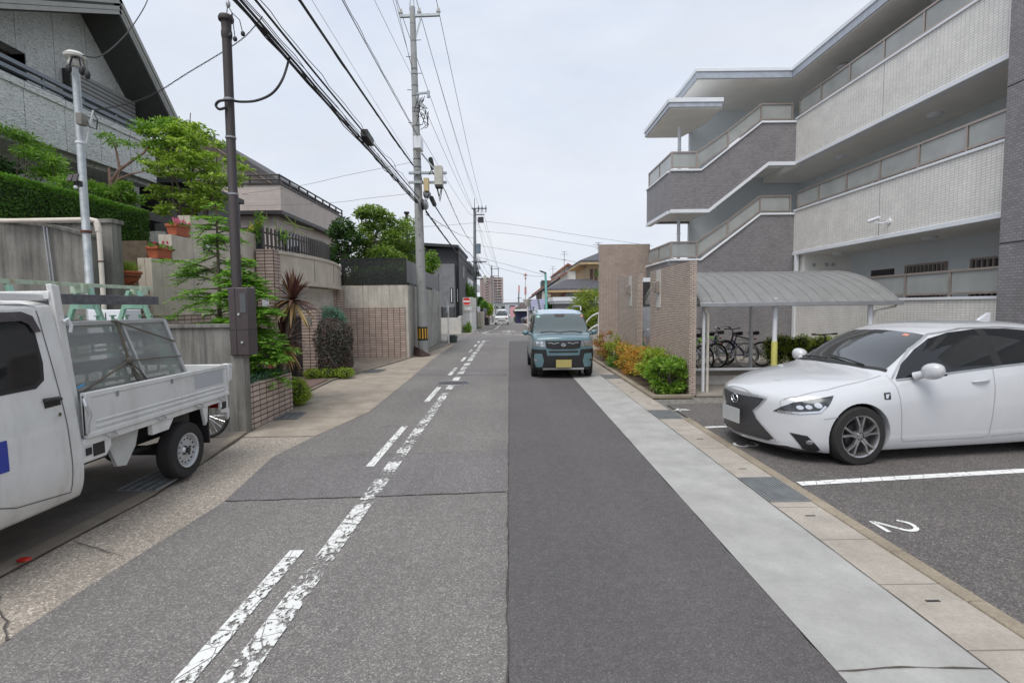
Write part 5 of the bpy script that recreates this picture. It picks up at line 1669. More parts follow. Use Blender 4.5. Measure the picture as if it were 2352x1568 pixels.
farcar('parked_car', 'small white car parked beside the far brown hedge', (2.75, 67.3, gz(67)), radians(12), paint('far white paint', (.7, .7, .7)), 3.9, 1.7, 1.5, False)
# ================================================================= small flatbed truck and its load
TX, TY, TZ = -3.94, 2.46, .03
tk = thing('flatbed_truck', 'white mini flatbed truck parked half on the pavement with its bed of frames', 'truck', (TX, TY, TZ), radians(90))
S = [
    (.0, .06, -.10, [(.60, .30), (.68, .42), (.70, .66), (.69, .90), (.62, .96), (.3, .98)], .30, .99),
    (.08, .05, -.10, [(.66, .27), (.725, .42), (.737, .68), (.72, .95), (.65, 1.03), (.33, 1.05)], .27, 1.06),
    (.22, .04, -.02, [(.66, .27), (.73, .42), (.74, .70), (.725, 1.02), (.67, 1.12), (.33, 1.14)], .27, 1.15),
    (.62, .03, 0, [(.66, .27), (.73, .42), (.74, .70), (.725, 1.06), (.625, 1.66), (.33, 1.70)], .27, 1.71),
    (.9, 0, -.03, [(.66, .27), (.73, .42), (.74, .70), (.725, 1.08), (.64, 1.70), (.34, 1.765)], .27, 1.775),
    (1.24, 0, -.06, [(.67, .27), (.735, .40), (.742, .70), (.73, 1.08), (.645, 1.715), (.34, 1.775)], .27, 1.785),
    (1.335, 0, -.075, [(.67, .275), (.735, .40), (.742, .70), (.73, 1.08), (.65, 1.725), (.34, 1.785)], .275, 1.795),
    (1.345, 0, -.075, [(.66, .29), (.728, .41), (.735, .70), (.722, 1.08), (.64, 1.71), (.335, 1.77)], .29, 1.78),
]
TA = [(.41, .275)]
cab, bt = carshell(S, TA, .31, M_truckwhite, tk, 3, 'cab', lines={1: .8, 5: .55, 6: .2}, rings={-1: .9, -2: .5})
archliner(tk, TA, .31, .45, .70)
for s in (-1, 1):
    wheel(tk, (.41, s * .64, .275), .275, .15, s, 'steel'); wheel(tk, (2.66, s * .635, .278), .278, .155, s, 'steel')
for ax in ('side', 'far'):
    wn = [(.33, 1.16), (.40, 1.30), (.58, 1.57), (.66, 1.62), (1.02, 1.635), (1.075, 1.60), (1.09, 1.54), (1.105, 1.32), (1.09, 1.22), (1.04, 1.18)]
    part(decal(bt, [(.29, 1.13), (.37, 1.30), (.56, 1.59), (.65, 1.65), (1.03, 1.665), (1.10, 1.63), (1.12, 1.54), (1.135, 1.32), (1.12, 1.20), (1.05, 1.15)], ax, .003), 'window_seal', M_black, tk, smooth=True)
    part(decal(bt, wn, ax, .006), 'side_window', M_glass_tint, tk, smooth=True)
    part(decal(bt, [(.50, 1.545), (.66, 1.66), (1.04, 1.67), (1.11, 1.64), (1.15, 1.53), (1.10, 1.53), (1.07, 1.585), (1.02, 1.61), (.67, 1.60), (.53, 1.50)], ax, .02), 'rain_visor', plain('smoked visor', (.075, .065, .07), .25), tk, smooth=True) if ax == 'side' else None
    b = MB()
    seam(bt, [(1.165, 1.68), (1.18, 1.5), (1.21, 1.2), (1.25, .85), (1.27, .55), (1.275, .36)], ax, .007, .003, mb=b)
    seam(bt, [(.28, .95), (.30, .6), (.85, .40), (1.28, .35)], ax, .007, .003, mb=b)
    part(b, 'door_seam', M_seam, tk)
    b = MB(); seam(bt, [(.5, 1.70), (.8, 1.725), (1.12, 1.722), (1.17, 1.70)], ax, .012, .006, mb=b); part(b, 'roof_gutter', M_seam_w, tk)
    part(decal(bt, [(1.085, 1.075), (1.215, 1.07), (1.22, 1.01), (1.09, 1.005)], ax, .003), 'handle_recess', M_black, tk, smooth=True)
    q = caster(bt, 'side' if ax == 'side' else 'far')
    b = MB(); b.tube([q(1.085, 1.055, .008), q(1.12, 1.06, .028), q(1.18, 1.057, .028), q(1.215, 1.052, .008)], .014, 8); part(b, 'door_handle', M_black, tk, smooth=True)
    b = MB(); p0 = q(1.19, .945, .0); p1 = q(1.19, .945, .012); b.cyl(p0, p1, .016, .014, 14); part(b, 'door_lock', M_chrome, tk)
    part(decal(bt, [(.60, .86), (.80, .86), (.80, .66), (.60, .66)], ax, .003), 'door_decal', plain('blue decal', (.03, .05, .32), .5) if 'blue decal' not in MATS else MATS['blue decal'], tk, smooth=True)
part(decal(bt, [(-.62, 1.1), (.62, 1.1), (.57, 1.62), (-.57, 1.62)], 'front', .004), 'windscreen', M_glass, tk, smooth=True)
for s in (-1, 1): part(decal(bt, [(s * .68, .86), (s * .45, .86), (s * .45, .70), (s * .68, .72)], 'front', .006), 'headlight', M_lamp, tk)
b = MB(); b.box(-.01, .05, -.7, .7, .30, .48); part(b, 'bumper', M_grey, tk, bevel=.02)
# bed
YB = .735
b = MB()
b.box(1.40, 3.37, -YB + .03, YB - .03, .67, .715)
part(b, 'bed_floor', M_truckwhite, tk)
b = MB()
for y in (-.35, .35): b.box(1.2, 3.35, y - .04, y + .04, .40, .66)
for x in (1.6, 2.1, 3.2): b.box(x - .03, x + .03, -.6, .6, .56, .66)
b.cyl((2.66, -.6, .28), (2.66, .6, .28), .05, .05, 12); b.ell((2.66, 0, .28), (.12, .12, .11)); b.tube([(1.4, .2, .33), (3.3, .2, .36)], .04, 8); b.tube([(2.2, -.45, .38), (2.66, -.45, .34), (3.15, -.45, .42)], .028, 6)
b.box(1.9, 2.4, .1, .5, .3, .55)
part(b, 'chassis', M_black, tk)


def gate(x0, x1, y, side):
    b = MB()
    o = side * .012
    b.box(x0, x1, y - .012, y + .012, .735, 1.045)
    b.box(x0, x1, y - .022, y + .022, 1.02, 1.062)
    b.box(x0, x1, y - .02 + o * .5, y + .02 + o * .5, .715, .755)
    b.box(x0 + .09, x1 - .09, y - .018 + o * .4, y + .018 + o * .4, .775, .80); b.box(x0 + .09, x1 - .09, y - .018 + o * .4, y + .018 + o * .4, .82, .838)
    for xx in (x0, x1 - .06): b.box(xx, xx + .06, y - .021, y + .021, .735, 1.03)
    return part(b, 'side_gate', M_truckwhite, tk, bevel=.006)
gs = gate(1.40, 3.37, -YB, -1); gate(1.40, 3.37, YB, 1)
b = MB(); b.add([(1.53, -YB - .013, .88), (2.75, -YB - .013, .885), (2.75, -YB - .013, .995), (1.53, -YB - .013, 1.0)], [(0, 1, 2, 3)]); 
b = MB(); b.box(2.76, 3.27, -YB - .016, -YB - .01, .87, 1.01); part(b, 'blank_panel', plain('grey panel', (.45, .46, .48), .5, var=.02), gs)
b = MB(); b.box(3.35, 3.385, -YB, YB, .72, 1.06); part(b, 'tail_gate', M_truckwhite, tk, bevel=.008)
b = MB(); b.prism([(3.36, .86), (3.43, .88), (3.46, 1.06), (3.36, 1.07)], 'y', -YB - .03, -YB + .04); part(b, 'corner_bracket', M_truckwhite, tk, bevel=.01)
b = MB()
for x in (1.72, 2.40): b.box(x - .008, x + .008, -YB - .026, -YB - .018, .985, 1.03)
for x in (1.62, 2.22, 2.80, 3.22):
    b.tube([(x - .045, -YB - .02, .71), (x - .045, -YB - .04, .685), (x + .045, -YB - .04, .685), (x + .045, -YB - .02, .71)], .007, 6)
part(b, 'rope_hook', M_grey, tk)
for y0, y1 in ((-YB - .004, -YB + .05), (YB - .05, YB + .004)):
    b = MB(); b.box(1.38, 3.37, y0, y1, .655, .712); part(b, 'side_rail', M_truckwhite, tk, bevel=.008)
b = MB(); b.tube([(1.385, -YB - .02, 1.02), (1.37, -YB - .045, .97), (1.40, -YB - .05, .90), (1.375, -YB - .045, .84), (1.39, -YB - .03, .76)], .014, 8); part(b, 'gate_latch', M_alu, tk, smooth=True)
b = MB(); b.prism([(1.30, .70), (1.66, .70), (1.66, .60), (1.6, .53), (1.30, .53)], 'y', -YB + .005, -YB + .03); sg = part(b, 'side_bracket', M_truckwhite, tk, bevel=.008)
b = MB(); b.box(1.47, 1.58, -YB - .0, -YB + .004, .56, .665); b.box(1.40, 1.45, -YB - .004, -YB + .004, .585, .64); part(b, 'bracket_opening', M_black, sg)
b = MB(); b.prism([(1.68, .68), (2.08, .68), (2.02, .50), (1.90, .36), (1.80, .38), (1.72, .56)], 'y', -YB + .08, -YB + .11); part(b, 'stay_plate', plain('dull white', (.5, .51, .49), .6), tk)
b = MB(); b.prism([(2.14, .655), (2.44, .655), (2.36, .56), (2.14, .56)], 'y', -YB + .01, -YB + .05); part(b, 'wheel_guard', M_truckwhite, tk); b = MB(); b.prism([(2.90, .655), (3.0, .655), (2.98, .50), (2.95, .46)], 'y', -YB + .01, -YB + .04); part(b, 'wheel_guard', M_truckwhite, tk)
b = MB()
for i in range(0):
    a0, a1 = radians(20 + 140 * i / 9), radians(20 + 140 * (i + 1) / 9)
    P = [(2.66 + .36 * cos(a), .30 + .36 * sin(a)) for a in (a0, a1)] + [(2.66 + .33 * cos(a), .30 + .33 * sin(a)) for a in (a1, a0)]
    b.prism(P, 'y', -.72, -.5)
b.box(3.0, 3.02, -.72, -.52, .26, .62)
part(b, 'mud_flap', M_black, tk)
b = MB(); b.box(3.22, 3.38, -YB - .0, -YB + .03, .565, .66); b.prism([(3.22, .60), (3.40, .56), (3.40, .46), (3.36, .43), (3.34, .52), (3.24, .53)], 'y', -YB, -YB + .03); part(b, 'rear_bracket', M_truckwhite, tk, bevel=.006)
b = MB(); b.box(3.25, 3.33, -YB - .004, -YB, .575, .65); part(b, 'bracket_opening', M_black, tk)
for y0 in (-.66, .42):
    b = MB(); b.box(3.386, 3.41, y0, y0 + .24, .56, .64); part(b, 'tail_lamp', M_red, tk)
# cab guard ("torii") behind the cab
b = MB()
for s in (-1, 1):
    b.prism([(1.40, .72), (1.465, .72), (1.33, 1.86), (1.26, 1.87)], 'y', s * .66 - .02, s * .66 + .02)
b.box(1.26, 1.32, -.66, .66, 1.76, 1.82)
b.beam((.2, -.60, 1.775), (1.3, -.60, 1.775), .03, .05)
part(b, 'cab_guard', M_truckwhite, tk, bevel=.006)
b = MB(); b.tube([(1.33, -.69, 1.60), (1.36, -.70, 1.62), (1.385, -.70, 1.57), (1.385, -.69, 1.52)], .012, 6); part(b, 'hook', M_white, tk, smooth=True)

# ---- glazier's rack standing in the bed (its own thing)
M_mint = plain('mint steel', (.26, .46, .36), .5, .1, var=.1, scale=12, dirt=((.30, .2, .09), .8))
M_mint2 = plain('pale mint steel', (.48, .58, .45), .5, .1, var=.1, scale=12, dirt=((.36, .25, .12), .9))
M_wood = plain('weathered plank', (.115, .115, .125), .8, var=.3, scale=22)
def TW(x, y, z): return V((TX - y, TY + x, TZ + z))
rk = thing('glass_rack', 'mint green steel A-frame rack carrying planks and screens in the truck bed', 'rack', TW(2.3, 0, .715))
for x in (1.60, 2.38, 3.02):
    b = MB()
    for s in (-1, 1):
        b.beam(TW(x, s * .05, 1.88), TW(x, s * .46, .72), .036, .036)
        b.beam(TW(x, s * .20, 1.42), TW(x + .22, s * .40, .9), .025, .025)
    b.beam(TW(x, -.30, 1.2), TW(x, .30, 1.2), .04, .04); b.beam(TW(x, -.10, 1.72), TW(x, .10, 1.72), .05, .05)
    b.build('a_frame', M_mint, rk)
for z, o in ((1.54, .19), (1.30, .27), (1.06, .35), (.82, .42)):
    b = MB()
    for s in (-1, 1): b.beam(TW(1.50, s * o, z), TW(3.12, s * o, z), .035, .03)
    br = b.build('rack_bar', M_mint2, rk)
    b = MB()
    for i in range(9):
        x = 1.56 + i * .18
        b.beam(TW(x, -o, z), TW(x, -o, z + .085), .018, .018); b.beam(TW(x - .03, -o, z + .088), TW(x + .03, -o, z + .088), .022, .012)
    b.build('pegs', M_mint, br)
b = MB(); b.beam(TW(.2, 0, 1.925), TW(3.27, 0, 1.925), .06, .012); b.beam(TW(.2, -.03, 1.912), TW(3.27, -.03, 1.912), .010, .03)
for x in (1.27, 2.35, 3.1): b.box(*[q for p in zip(TW(x - .05, .06, 1.84), TW(x + .05, -.06, 1.92)) for q in p])
b.build('ridge_angle', M_mint2, rk)
t = thing('plank', 'long weathered grey plank lashed along the top of the mint rack', 'plank', TW(1.6, -.3, 1.74))
b = MB(); b.beam(TW(.25, -.27, 1.775), TW(2.98, -.27, 1.775), .03, .085); b.build('plank', M_wood, t, bevel=.004)
b = MB()
for x in (1.35, 2.4, 2.9):
    for dz in (-.02, .02): b.cyl(TW(x, -.286, 1.775 + dz), TW(x, -.289, 1.775 + dz), .006, .006, 8)
b.build('bolt_holes', M_black, t)
for z, o, lab in ((1.43, .26, 'grey board behind the upper part of the insect screens'), (1.20, .34, 'grey board behind the middle of the insect screens'), (.97, .40, 'grey board behind the lower part of the insect screens')):
    b = MB(); b.beam(TW(1.5, -o, z), TW(2.85, -o, z), .02, .10, (0, 0, 1)); o_ = b.build('board', plain('grey board', (.21, .21, .215), .7) if 'grey board' not in MATS else MATS['grey board'], None)
    tag(o_, lab, 'board', 'boards stacked behind the screens')
# leaning framed screens
sc = thing('insect_screen', 'aluminium framed insect screens leaning in the truck bed tied with rope', 'screen', TW(2.2, -.5, .75))
C0, C1, C2, C3 = TW(1.36, -.55, .76), TW(2.98, -.60, .76), TW(2.79, -.44, 1.575), TW(1.52, -.42, 1.575)
b = MB()
for p, q in ((C0, C1), (C1, C2), (C2, C3), (C3, C0)): b.beam(p, q, .035, .045, (1, 0, 0))
m0, m1 = C0.lerp(C1, .66), C3.lerp(C2, .56)
b.beam(m0, m1, .025, .025, (1, 0, 0))
b.build('frame', M_alu, sc, bevel=.003)
mm, nt, out = newmat('insect screen')
p = principled(nt, out, (.30, .31, .30), .6, .1, alpha=.55)
b = MB(); d = V((-.004, 0, 0)); b.add([C0, C1, C2, C3, C0 + d, C1 + d, C2 + d, C3 + d], [(0, 1, 2, 3), (7, 6, 5, 4)]); b.build('mesh', mm, sc)
M_rope = plain('brown rope', (.115, .10, .08), .85, var=.2)
rp = thing('rope', 'brown rope lashed across the screens with a hanging loop', 'rope', TW(2.2, -.66, 1.2))
def onscreen(u, v, off=.03):
    return C0.lerp(C1, u).lerp(C3.lerp(C2, u), v) + V((off, 0, .01))
b = MB()
K = onscreen(.5, .56, .045)
b.tube([TW(1.62 + .1, -.2, 1.6), onscreen(.47, 1.0, .035), onscreen(1.0, .72)], .008, 6)
b.tube([onscreen(.49, 1.0, .035), onscreen(.5, .8, .035), K], .012, 6)
b.tube([K, onscreen(.75, .55), onscreen(1.0, .53)], .008, 6)
b.tube([K, onscreen(.2, .36), onscreen(-.0, .20)], .009, 6)
b.tube([onscreen(0, .12), onscreen(.3, .08), onscreen(.65, .17), onscreen(1.0, .31)], .009, 6)
b.tube([onscreen(0, -.02), onscreen(.35, .0), onscreen(.7, .10), onscreen(1.0, .16)], .009, 6)
b.tube([K, onscreen(.55, .3, .06), onscreen(.57, .0, .05), onscreen(.58, -.1, .05)], .010, 6)
L = [K + V((.02, 0, 0))]
for i in range(13):
    a = i / 12 * 2 * pi
    L.append(K + V((.02, .10 - .10 * cos(a) * .9 + .05 * (1 - cos(a)) * .5, -.17 + .15 * cos(a) - .02)) + V((0, .055 * sin(a), 0)))
b.tube(L, .008, 6); b.ell(K, (.03, .035, .035), 10, 8)
b.build('rope', M_rope, rp, smooth=True)
b = MB(); b.tube([onscreen(.0, .28, .02), onscreen(.06, .38, .03), onscreen(.12, .37, .03), onscreen(.16, .39, .03)], .01, 6); b.tube([onscreen(.0, .22, .02), onscreen(.03, .33, .03), onscreen(.0, .36, .03)], .012, 6)
b.build('blue_tie', plain('blue twine', (.08, .30, .55), .5), rp, smooth=True)

# ================================================================= bicycles
def bicycle(label, loc, rz, col, style, group='bicycles in the shed', tyre=None, lean=0, R=.33):
    t = thing('bicycle', label, 'bicycle', loc, rz, group)
    t.rotation_euler = (lean, 0, rz)
    fm = plain('bike ' + str(len(MATS)), col, .35, .2)
    L = 1.08
    ty = tyre or M_tyre
    for k, x in enumerate((0, L)):
        b = MB(); b.torus((x, 0, R), R - .02, .021 if ty is M_tyre else .027, 'y', 40, 8); w = part(b, 'wheel', ty, t, smooth=True)
        b = MB(); b.torus((x, 0, R), R - .043, .010, 'y', 36, 6)
        for i in range(18):
            a = 2 * pi * i / 18
            b.tube([(x, .02 * (1 if i % 2 else -1), R), (x + (R - .045) * cos(a), 0, R + (R - .045) * sin(a))], .0028, 4, False)
        b.cyl((x, -.045, R), (x, .045, R), .022, .022, 10)
        part(b, 'spokes', M_chrome, w)
    bb = (.43, 0, .28)
    seat = (.27, 0, .78); head = (.86, 0, .80); headb = (.90, 0, .66)
    b = MB()
    if style == 'city':
        b.tube([headb, (.72, 0, .46), (.55, 0, .33), bb], .020, 8)
        b.tube([(.87, 0, .72), (.68, 0, .55), (.52, 0, .45), (.39, 0, .45)], .016, 8)
    else:
        b.tube([headb, bb], .022, 8); b.tube([head, (.30, 0, .70)], .019, 8)
    b.tube([bb, seat], .018, 8)
    for s in (-1, 1):
        b.tube([bb, (0, s * .055, R)], .011, 6); b.tube([(.31, 0, .66), (0, s * .055, R)], .010, 6)
        b.tube([headb, (.94, s * .05, .6), (L, s * .05, R)], .013, 6)
    b.tube([head, headb], .024, 8)
    part(b, 'frame', fm, t, smooth=True)
    b = MB()
    if style == 'city':
        b.tube([(.86, 0, .8), (.83, 0, .95)], .014, 6)
        b.tube([(.62, -.27, 1.02), (.74, -.25, 1.06), (.84, -.12, 1.0), (.83, 0, .96), (.84, .12, 1.0), (.74, .25, 1.06), (.62, .27, 1.02)], .012, 8)
    else:
        b.tube([(.86, 0, .8), (.87, 0, .93), (.92, 0, .96)], .016, 6)
        b.tube([(.88, -.33, .98), (.92, -.1, .965), (.92, .1, .965), (.88, .33, .98)], .013, 8)
    part(b, 'handlebar', M_chrome if style == 'city' else M_black, t, smooth=True)
    b = MB()
    for s in (-1, 1): b.tube([(.66, s * .26, 1.035), (.58, s * .275, 1.005)] if style == 'city' else [(.90, s * .24, .975), (.88, s * .34, .98)], .02, 8)
    part(b, 'grips', M_black, t, smooth=True)
    b = MB()
    b.cyl((.28, 0, .74), (.25, 0, .86), .013, .013, 8); b.tube([(.10, 0, .89), (.18, 0, .885), (.30, 0, .88), (.40, 0, .875)], [.05, .055, .028, .015], 10)
    part(b, 'saddle', M_black, t, smooth=True)
    b = MB()
    b.lathe([(.0, -.006), (.09, -.006), (.09, .006), (0, .006)], (.43, .05, .28), 20, 'y'); b.tube([(.43, .06, .28), (.50, .075, .13)], .010, 6); b.tube([(.43, -.06, .28), (.36, -.075, .43)], .010, 6); b.box(.46, .55, .07, .15, .115, .14); b.box(.31, .40, -.15, -.07, .42, .445)
    part(b, 'crank', M_chrome, t)
    if style == 'city':
        for x, a0, a1 in ((0, 30, 200), (L, -5, 150)):
            b = MB()
            vs, fs = [], []
            for i in range(15):
                a = radians(a0 + (a1 - a0) * i / 14)
                for yy in (-.028, .028): vs.append((x + (R + .022) * cos(a), yy, R + (R + .022) * sin(a)))
            b.add(vs, [(2 * i, 2 * i + 1, 2 * i + 3, 2 * i + 2) for i in range(14)])
            part(b, 'mudguard', M_chrome, t, smooth=True)
        b = MB(); b.box(-.16, -.10, -.02, .02, .62, .66) ; part(b, 'rear_light', M_red, t)
        b = MB(); b.box(-.2, .25, -.06, -.05, .715, .725); b.box(-.2, .25, .05, .06, .715, .725); b.box(-.2, -.19, -.06, .06, .715, .725); b.tube([(0, -.055, R), (-.05, -.055, .72)], .006, 6); b.tube([(0, .055, R), (-.05, .055, .72)], .006, 6); part(b, 'carrier', M_chrome, t)
        b = MB(); b.lathe([(.12, 0), (.15, .22), (.158, .22)], (1.12, 0, .74), 14); part(b, 'basket', M_grey, t) if False else None
    else:
        b = MB(); b.box(.17, .21, -.02, .02, .70, .74); part(b, 'rear_light', M_red, t)
    return t
M_wtyre = plain('cream tyre', (.86, .84, .78), .7)
bz = .031
bicycle('silver city bicycle partly behind the first shed post', (4.85, 12.9, bz), radians(118), (.55, .57, .58), 'city')
bicycle('navy bicycle with high swept chrome handlebars', (5.4, 13.45, bz), radians(122), (.03, .035, .16), 'city')
bicycle('bicycle with cream white tyres in the middle of shed', (6.22, 13.6, bz), radians(126), (.045, .05, .2), 'city', tyre=M_wtyre)
bicycle('black and lime sports bicycle by the shed wall', (5.95, 14.2, bz), radians(118), (.22, .5, .05), 'sport')
bicycle('black sports bicycle with red rear light behind yellow guarded post', (6.72, 13.75, bz), radians(122), (.02, .02, .022), 'sport')
bicycle('black mountain bicycle showing only its handlebar above the white car bonnet', (7.22, 10.62, bz), radians(104), (.02, .02, .022), 'sport', None, None, 0, .34)
bicycle('green bicycle seen in the gap between the tile walls', (3.75, 13.15, bz), radians(100), (.02, .30, .12), 'city', None)
bicycle('bicycle whose rear wheel shows behind the truck tail', (-3.98, 6.72, .03), radians(182), (.05, .05, .055), 'sport', None, None, radians(3), .29)
# ================================================================= poles and wires
M_pole = concrete('pole concrete', (.40, .405, .395), (.27, .265, .255), .5, True, grain=.08)
M_polefar = concrete('far pole concrete', (.23, .24, .245), (.16, .165, .17), .5, True)
M_boxc = plain('cream box', (.52, .51, .44), .5)
M_insul = plain('porcelain', (.62, .60, .57), .3)


def PX(u, v, Y=18.45): return at(u, v, Y)


p1b, p1t = V((-3.11, 18.55, 0)), at(947, 17, 18.45)
ax1 = lambda z: p1b.lerp(p1t, z / p1t.z)
t = thing('utility_pole', 'tall concrete utility pole with yellow striped sleeve at the stained retaining wall', 'utility pole', p1b)
b = MB(); b.tube([p1b.lerp(p1t, i / 8) for i in range(9)], [.185 - .09 * i / 8 for i in range(9)], 20); b.build('pole', M_pole, t, smooth=True)
b = MB(); b.tube([ax1(1.0 - .46), ax1(1.02)], [.19, .187], 20); sl_ = b.build('sleeve', M_black, t, smooth=True)
b = MB()
for a in (-140, -110, -80, -50, -20):
    q = V((cos(radians(a)), sin(radians(a)), 0)); n_ = V((-q.y, q.x, 0))
    c0, c1 = ax1(.60) + q * .192, ax1(.97) + q * .192
    b.add([c0 - n_ * .022, c0 + n_ * .022, c1 + n_ * .022, c1 - n_ * .022], [(0, 1, 2, 3)])
b.build('stripe', plain('yellow stripe', (.75, .42, .03), .5), sl_)
b = MB(); b.beam(PX(919, 38), PX(1009, 34.5), .09, .09); arm = b.build('crossarm', M_galv, t, bevel=.005)
b = MB()
for u, v in ((920.5, 36), (963, 34), (1007, 33)):
    c = PX(u, v); b.lathe([(0, 0), (.04, 0), (.04, .05), (.075, .06), (.08, .1), (.05, .12), (.055, .19), (.03, .23), (0, .23)], c, 14)
b.build('insulator', M_insul, arm, smooth=True)
b = MB(); b.beam(PX(967, 40), PX(952, 96), .05, .05); b.beam(PX(941, 22), PX(945, -40), .03, .05); b.beam(PX(951, 22), PX(947, -40), .03, .05); b.build('brace', M_galv, t)
b = MB()
for i in range(16):
    z = 2.6 + i * .55
    c = ax1(z)
    s = 1 if i % 2 else -1
    if z > 8: b.cyl(c, c + V((s * .26, -.02, 0)), .012, .012, 8)
    else: b.cyl(c + V((.02, -.15, 0)), c + V((.02, -.19, 0)), .012, .016, 8)
b.build('step_bolts', M_dark, t)
b = MB()
for v in (56, 96, 160, 172, 198, 222, 250, 258, 290, 318, 345, 366, 384):
    c = ax1(at(950, v, 18.45).z); r_ = .195 - .1 * c.z / p1t.z
    b.cyl(c - V((0, 0, .02)), c + V((0, 0, .02)), r_, r_, 16)
b.build('clamp_band', M_wire, t)
b = MB()
for v in (397.5, 419): b.beam(PX(939, v, 18.3), PX(1026, v, 18.3), .09, .08)
b.beam(PX(968, 352, 18.3), PX(1003, 395, 18.3), .05, .05)
b.build('equipment_arm', M_galv, t, bevel=.005)
b = MB(); a0, a1 = PX(1000, 429, 18.1), PX(1019, 388, 18.3); b.box(a0.x, a1.x, 17.85, 18.2, a0.z, a1.z); eb = b.build('equipment_box', M_boxc, t, bevel=.01)
b = MB(); b.box(a0.x + .02, a1.x, 17.84, 18.18, a0.z - .06, a0.z + .02); b.build('box_base', M_dark, eb)
b = MB(); a0, a1 = PX(974, 440, 18.1), PX(987, 413, 18.3); b.box(a0.x, a1.x, 18.0, 18.2, a0.z, a1.z); b.build('cable_box', plain('tan box', (.58, .47, .26), .6), t, bevel=.008)
b = MB(); c = PX(981, 447, 18.2); b.ell(c, (.14, .12, .13), 12, 8); b.build('grey_joint', M_grey, t, smooth=True)
b = MB(); a0, a1 = PX(953, 345, 18.0), PX(968, 322, 18.2); b.box(a0.x, a1.x + .05, 17.75, 18.25, a0.z, a1.z); b.build('white_box', M_white, t, bevel=.01)
b = MB(); c = PX(977, 471, 18.2); b.ell(c, (.11, .25, .17), 12, 8); b.build('cable_drum', M_grey, t, smooth=True)
b = MB(); c = PX(971, 470, 18.1); b.ell(c, (.07, .15, .2), 10, 8); b.build('cable_loop_cover', M_black, t, smooth=True)
b = MB()
b.beam(PX(958, 216, 18.3), PX(984, 213, 18.0), .06, .06); b.beam(PX(958, 222, 18.3), PX(972, 248, 18.0), .07, .07)
c = PX(984, 216, 18.0); b.cyl(c - V((0, 0, .12)), c + V((0, 0, .1)), .05, .05, 10)
b.build('transformer_bracket', M_galv, t)
rw = random.Random(5)
for i in range(16):
    b = MB()
    u0, v0 = rw.uniform(962, 984), rw.uniform(215, 262)
    u1, v1 = u0 + rw.uniform(-14, 6), v0 + rw.uniform(8, 40)
    p, q = PX(u0, v0, 18.1), PX(u1, v1, 18.2)
    m_ = (p + q) / 2 + V((rw.uniform(-.15, .2), 0, -rw.uniform(.1, .3)))
    b.tube([p, p.lerp(m_, .6), m_, m_.lerp(q, .6), q], .012, 5, False); b.build('loose_wire', M_cable, t, smooth=True)
for (u0, v0, u1, v1, d) in ((985, 402, 997, 402, 12), (1005, 430, 1016, 430, -34), (1003, 430, 1014, 430, -24), (972, 440, 985, 446, -22), (965, 395, 978, 412, -20)):
    p, q = PX(u0, v0, 18.1), PX(u1, v1, 18.1); m_ = PX((u0 + u1) / 2, (v0 + v1) / 2 - d, 18.1)
    b = MB(); b.tube([p, p.lerp(m_, .75) + (q - p) * .0, m_, q.lerp(m_, .75), q], .015, 6, False); b.build('loose_wire', M_cable, t, smooth=True)
t2 = thing('pole_guard', 'rusty bent metal plate lying at the foot of the utility pole', 'plate', (-3.0, 18.2, .02))
b = MB(); b.add([(-3.55, 18.3, .02), (-3.05, 17.75, .02), (-2.75, 18.15, .02), (-3.2, 18.2, .28), (-3.42, 18.28, .36), (-2.95, 18.3, .1)], [(0, 1, 3), (0, 3, 4), (1, 2, 3), (2, 5, 3), (5, 4, 3)]); b.build('plate', plain('rust plate', (.055, .03, .022), .8), t2)

# second pole and those further down
def farpole(label, b0, t0, Y, arms, r0, boxes=True):
    pb, pt = at(b0[0], b0[1], Y), at(t0[0], t0[1], Y)
    pb.z = gz(Y) - .1
    t = thing('utility_pole', label, 'utility pole', pb)
    b = MB(); b.tube([pb, pt], [r0, r0 * .55], 14); b.build('pole', M_polefar, t, smooth=True)
    if arms:
        b = MB()
        for (ua, va, ub, vb) in arms: b.beam(at(ua, va, Y - .15), at(ub, vb, Y - .15), .10, .09)
        b.build('crossarm', M_wire, t)
    return t, pb, pt
f2, f2b, f2t = farpole('second utility pole down the street beyond the crossing', (1092, 754), (1090, 478), 46, [(1083, 479, 1118, 479), (1090, 493, 1112, 493), (1083, 601, 1118, 601), (1090, 640, 1112, 641)], .2)
b = MB()
b.beam(at(1090, 492, 45.9), at(1100, 480, 45.9), .05, .05); b.cyl(at(1090, 478, 46), at(1090, 455, 46), .03, .02, 8)
for u in (1099, 1107, 1116): b.cyl(at(u, 479, 45.8), at(u, 472, 45.8), .05, .03, 8); b.cyl(at(u, 480, 45.8), at(u, 488, 45.8), .04, .04, 8)
b.build('insulator', M_dark, f2)
b = MB(); b.cyl(at(1099, 582, 45.6), at(1099, 560, 45.6), .20, .20, 16); b.build('transformer', plain('transformer blue grey', (.16, .2, .25), .5), f2, smooth=True)
b = MB(); a0, a1 = at(1098, 512, 45.6), at(1111, 499, 45.6); b.box(a0.x, a1.x, 45.4, 45.6, a0.z, a1.z); b.build('switch_frame', M_dark, f2)
b = MB(); a0, a1 = at(1111, 649, 45.6), at(1117, 633, 45.6); b.box(a0.x, a1.x, 45.4, 45.7, a0.z, a1.z); b.build('equipment_box', M_boxc, f2)
rw = random.Random(8)
for i in range(14):
    b = MB()
    u0, v0 = rw.uniform(1094, 1101), rw.uniform(590, 625)
    p, q = at(u0, v0, 45.8), at(u0 + rw.uniform(-6, 3), v0 + rw.uniform(5, 22), 45.8); m_ = (p + q) / 2 + V((rw.uniform(-.1, .35), 0, -.3)); b.tube([p, m_, q], .025, 5, False); b.build('loose_wire', M_cable, f2)
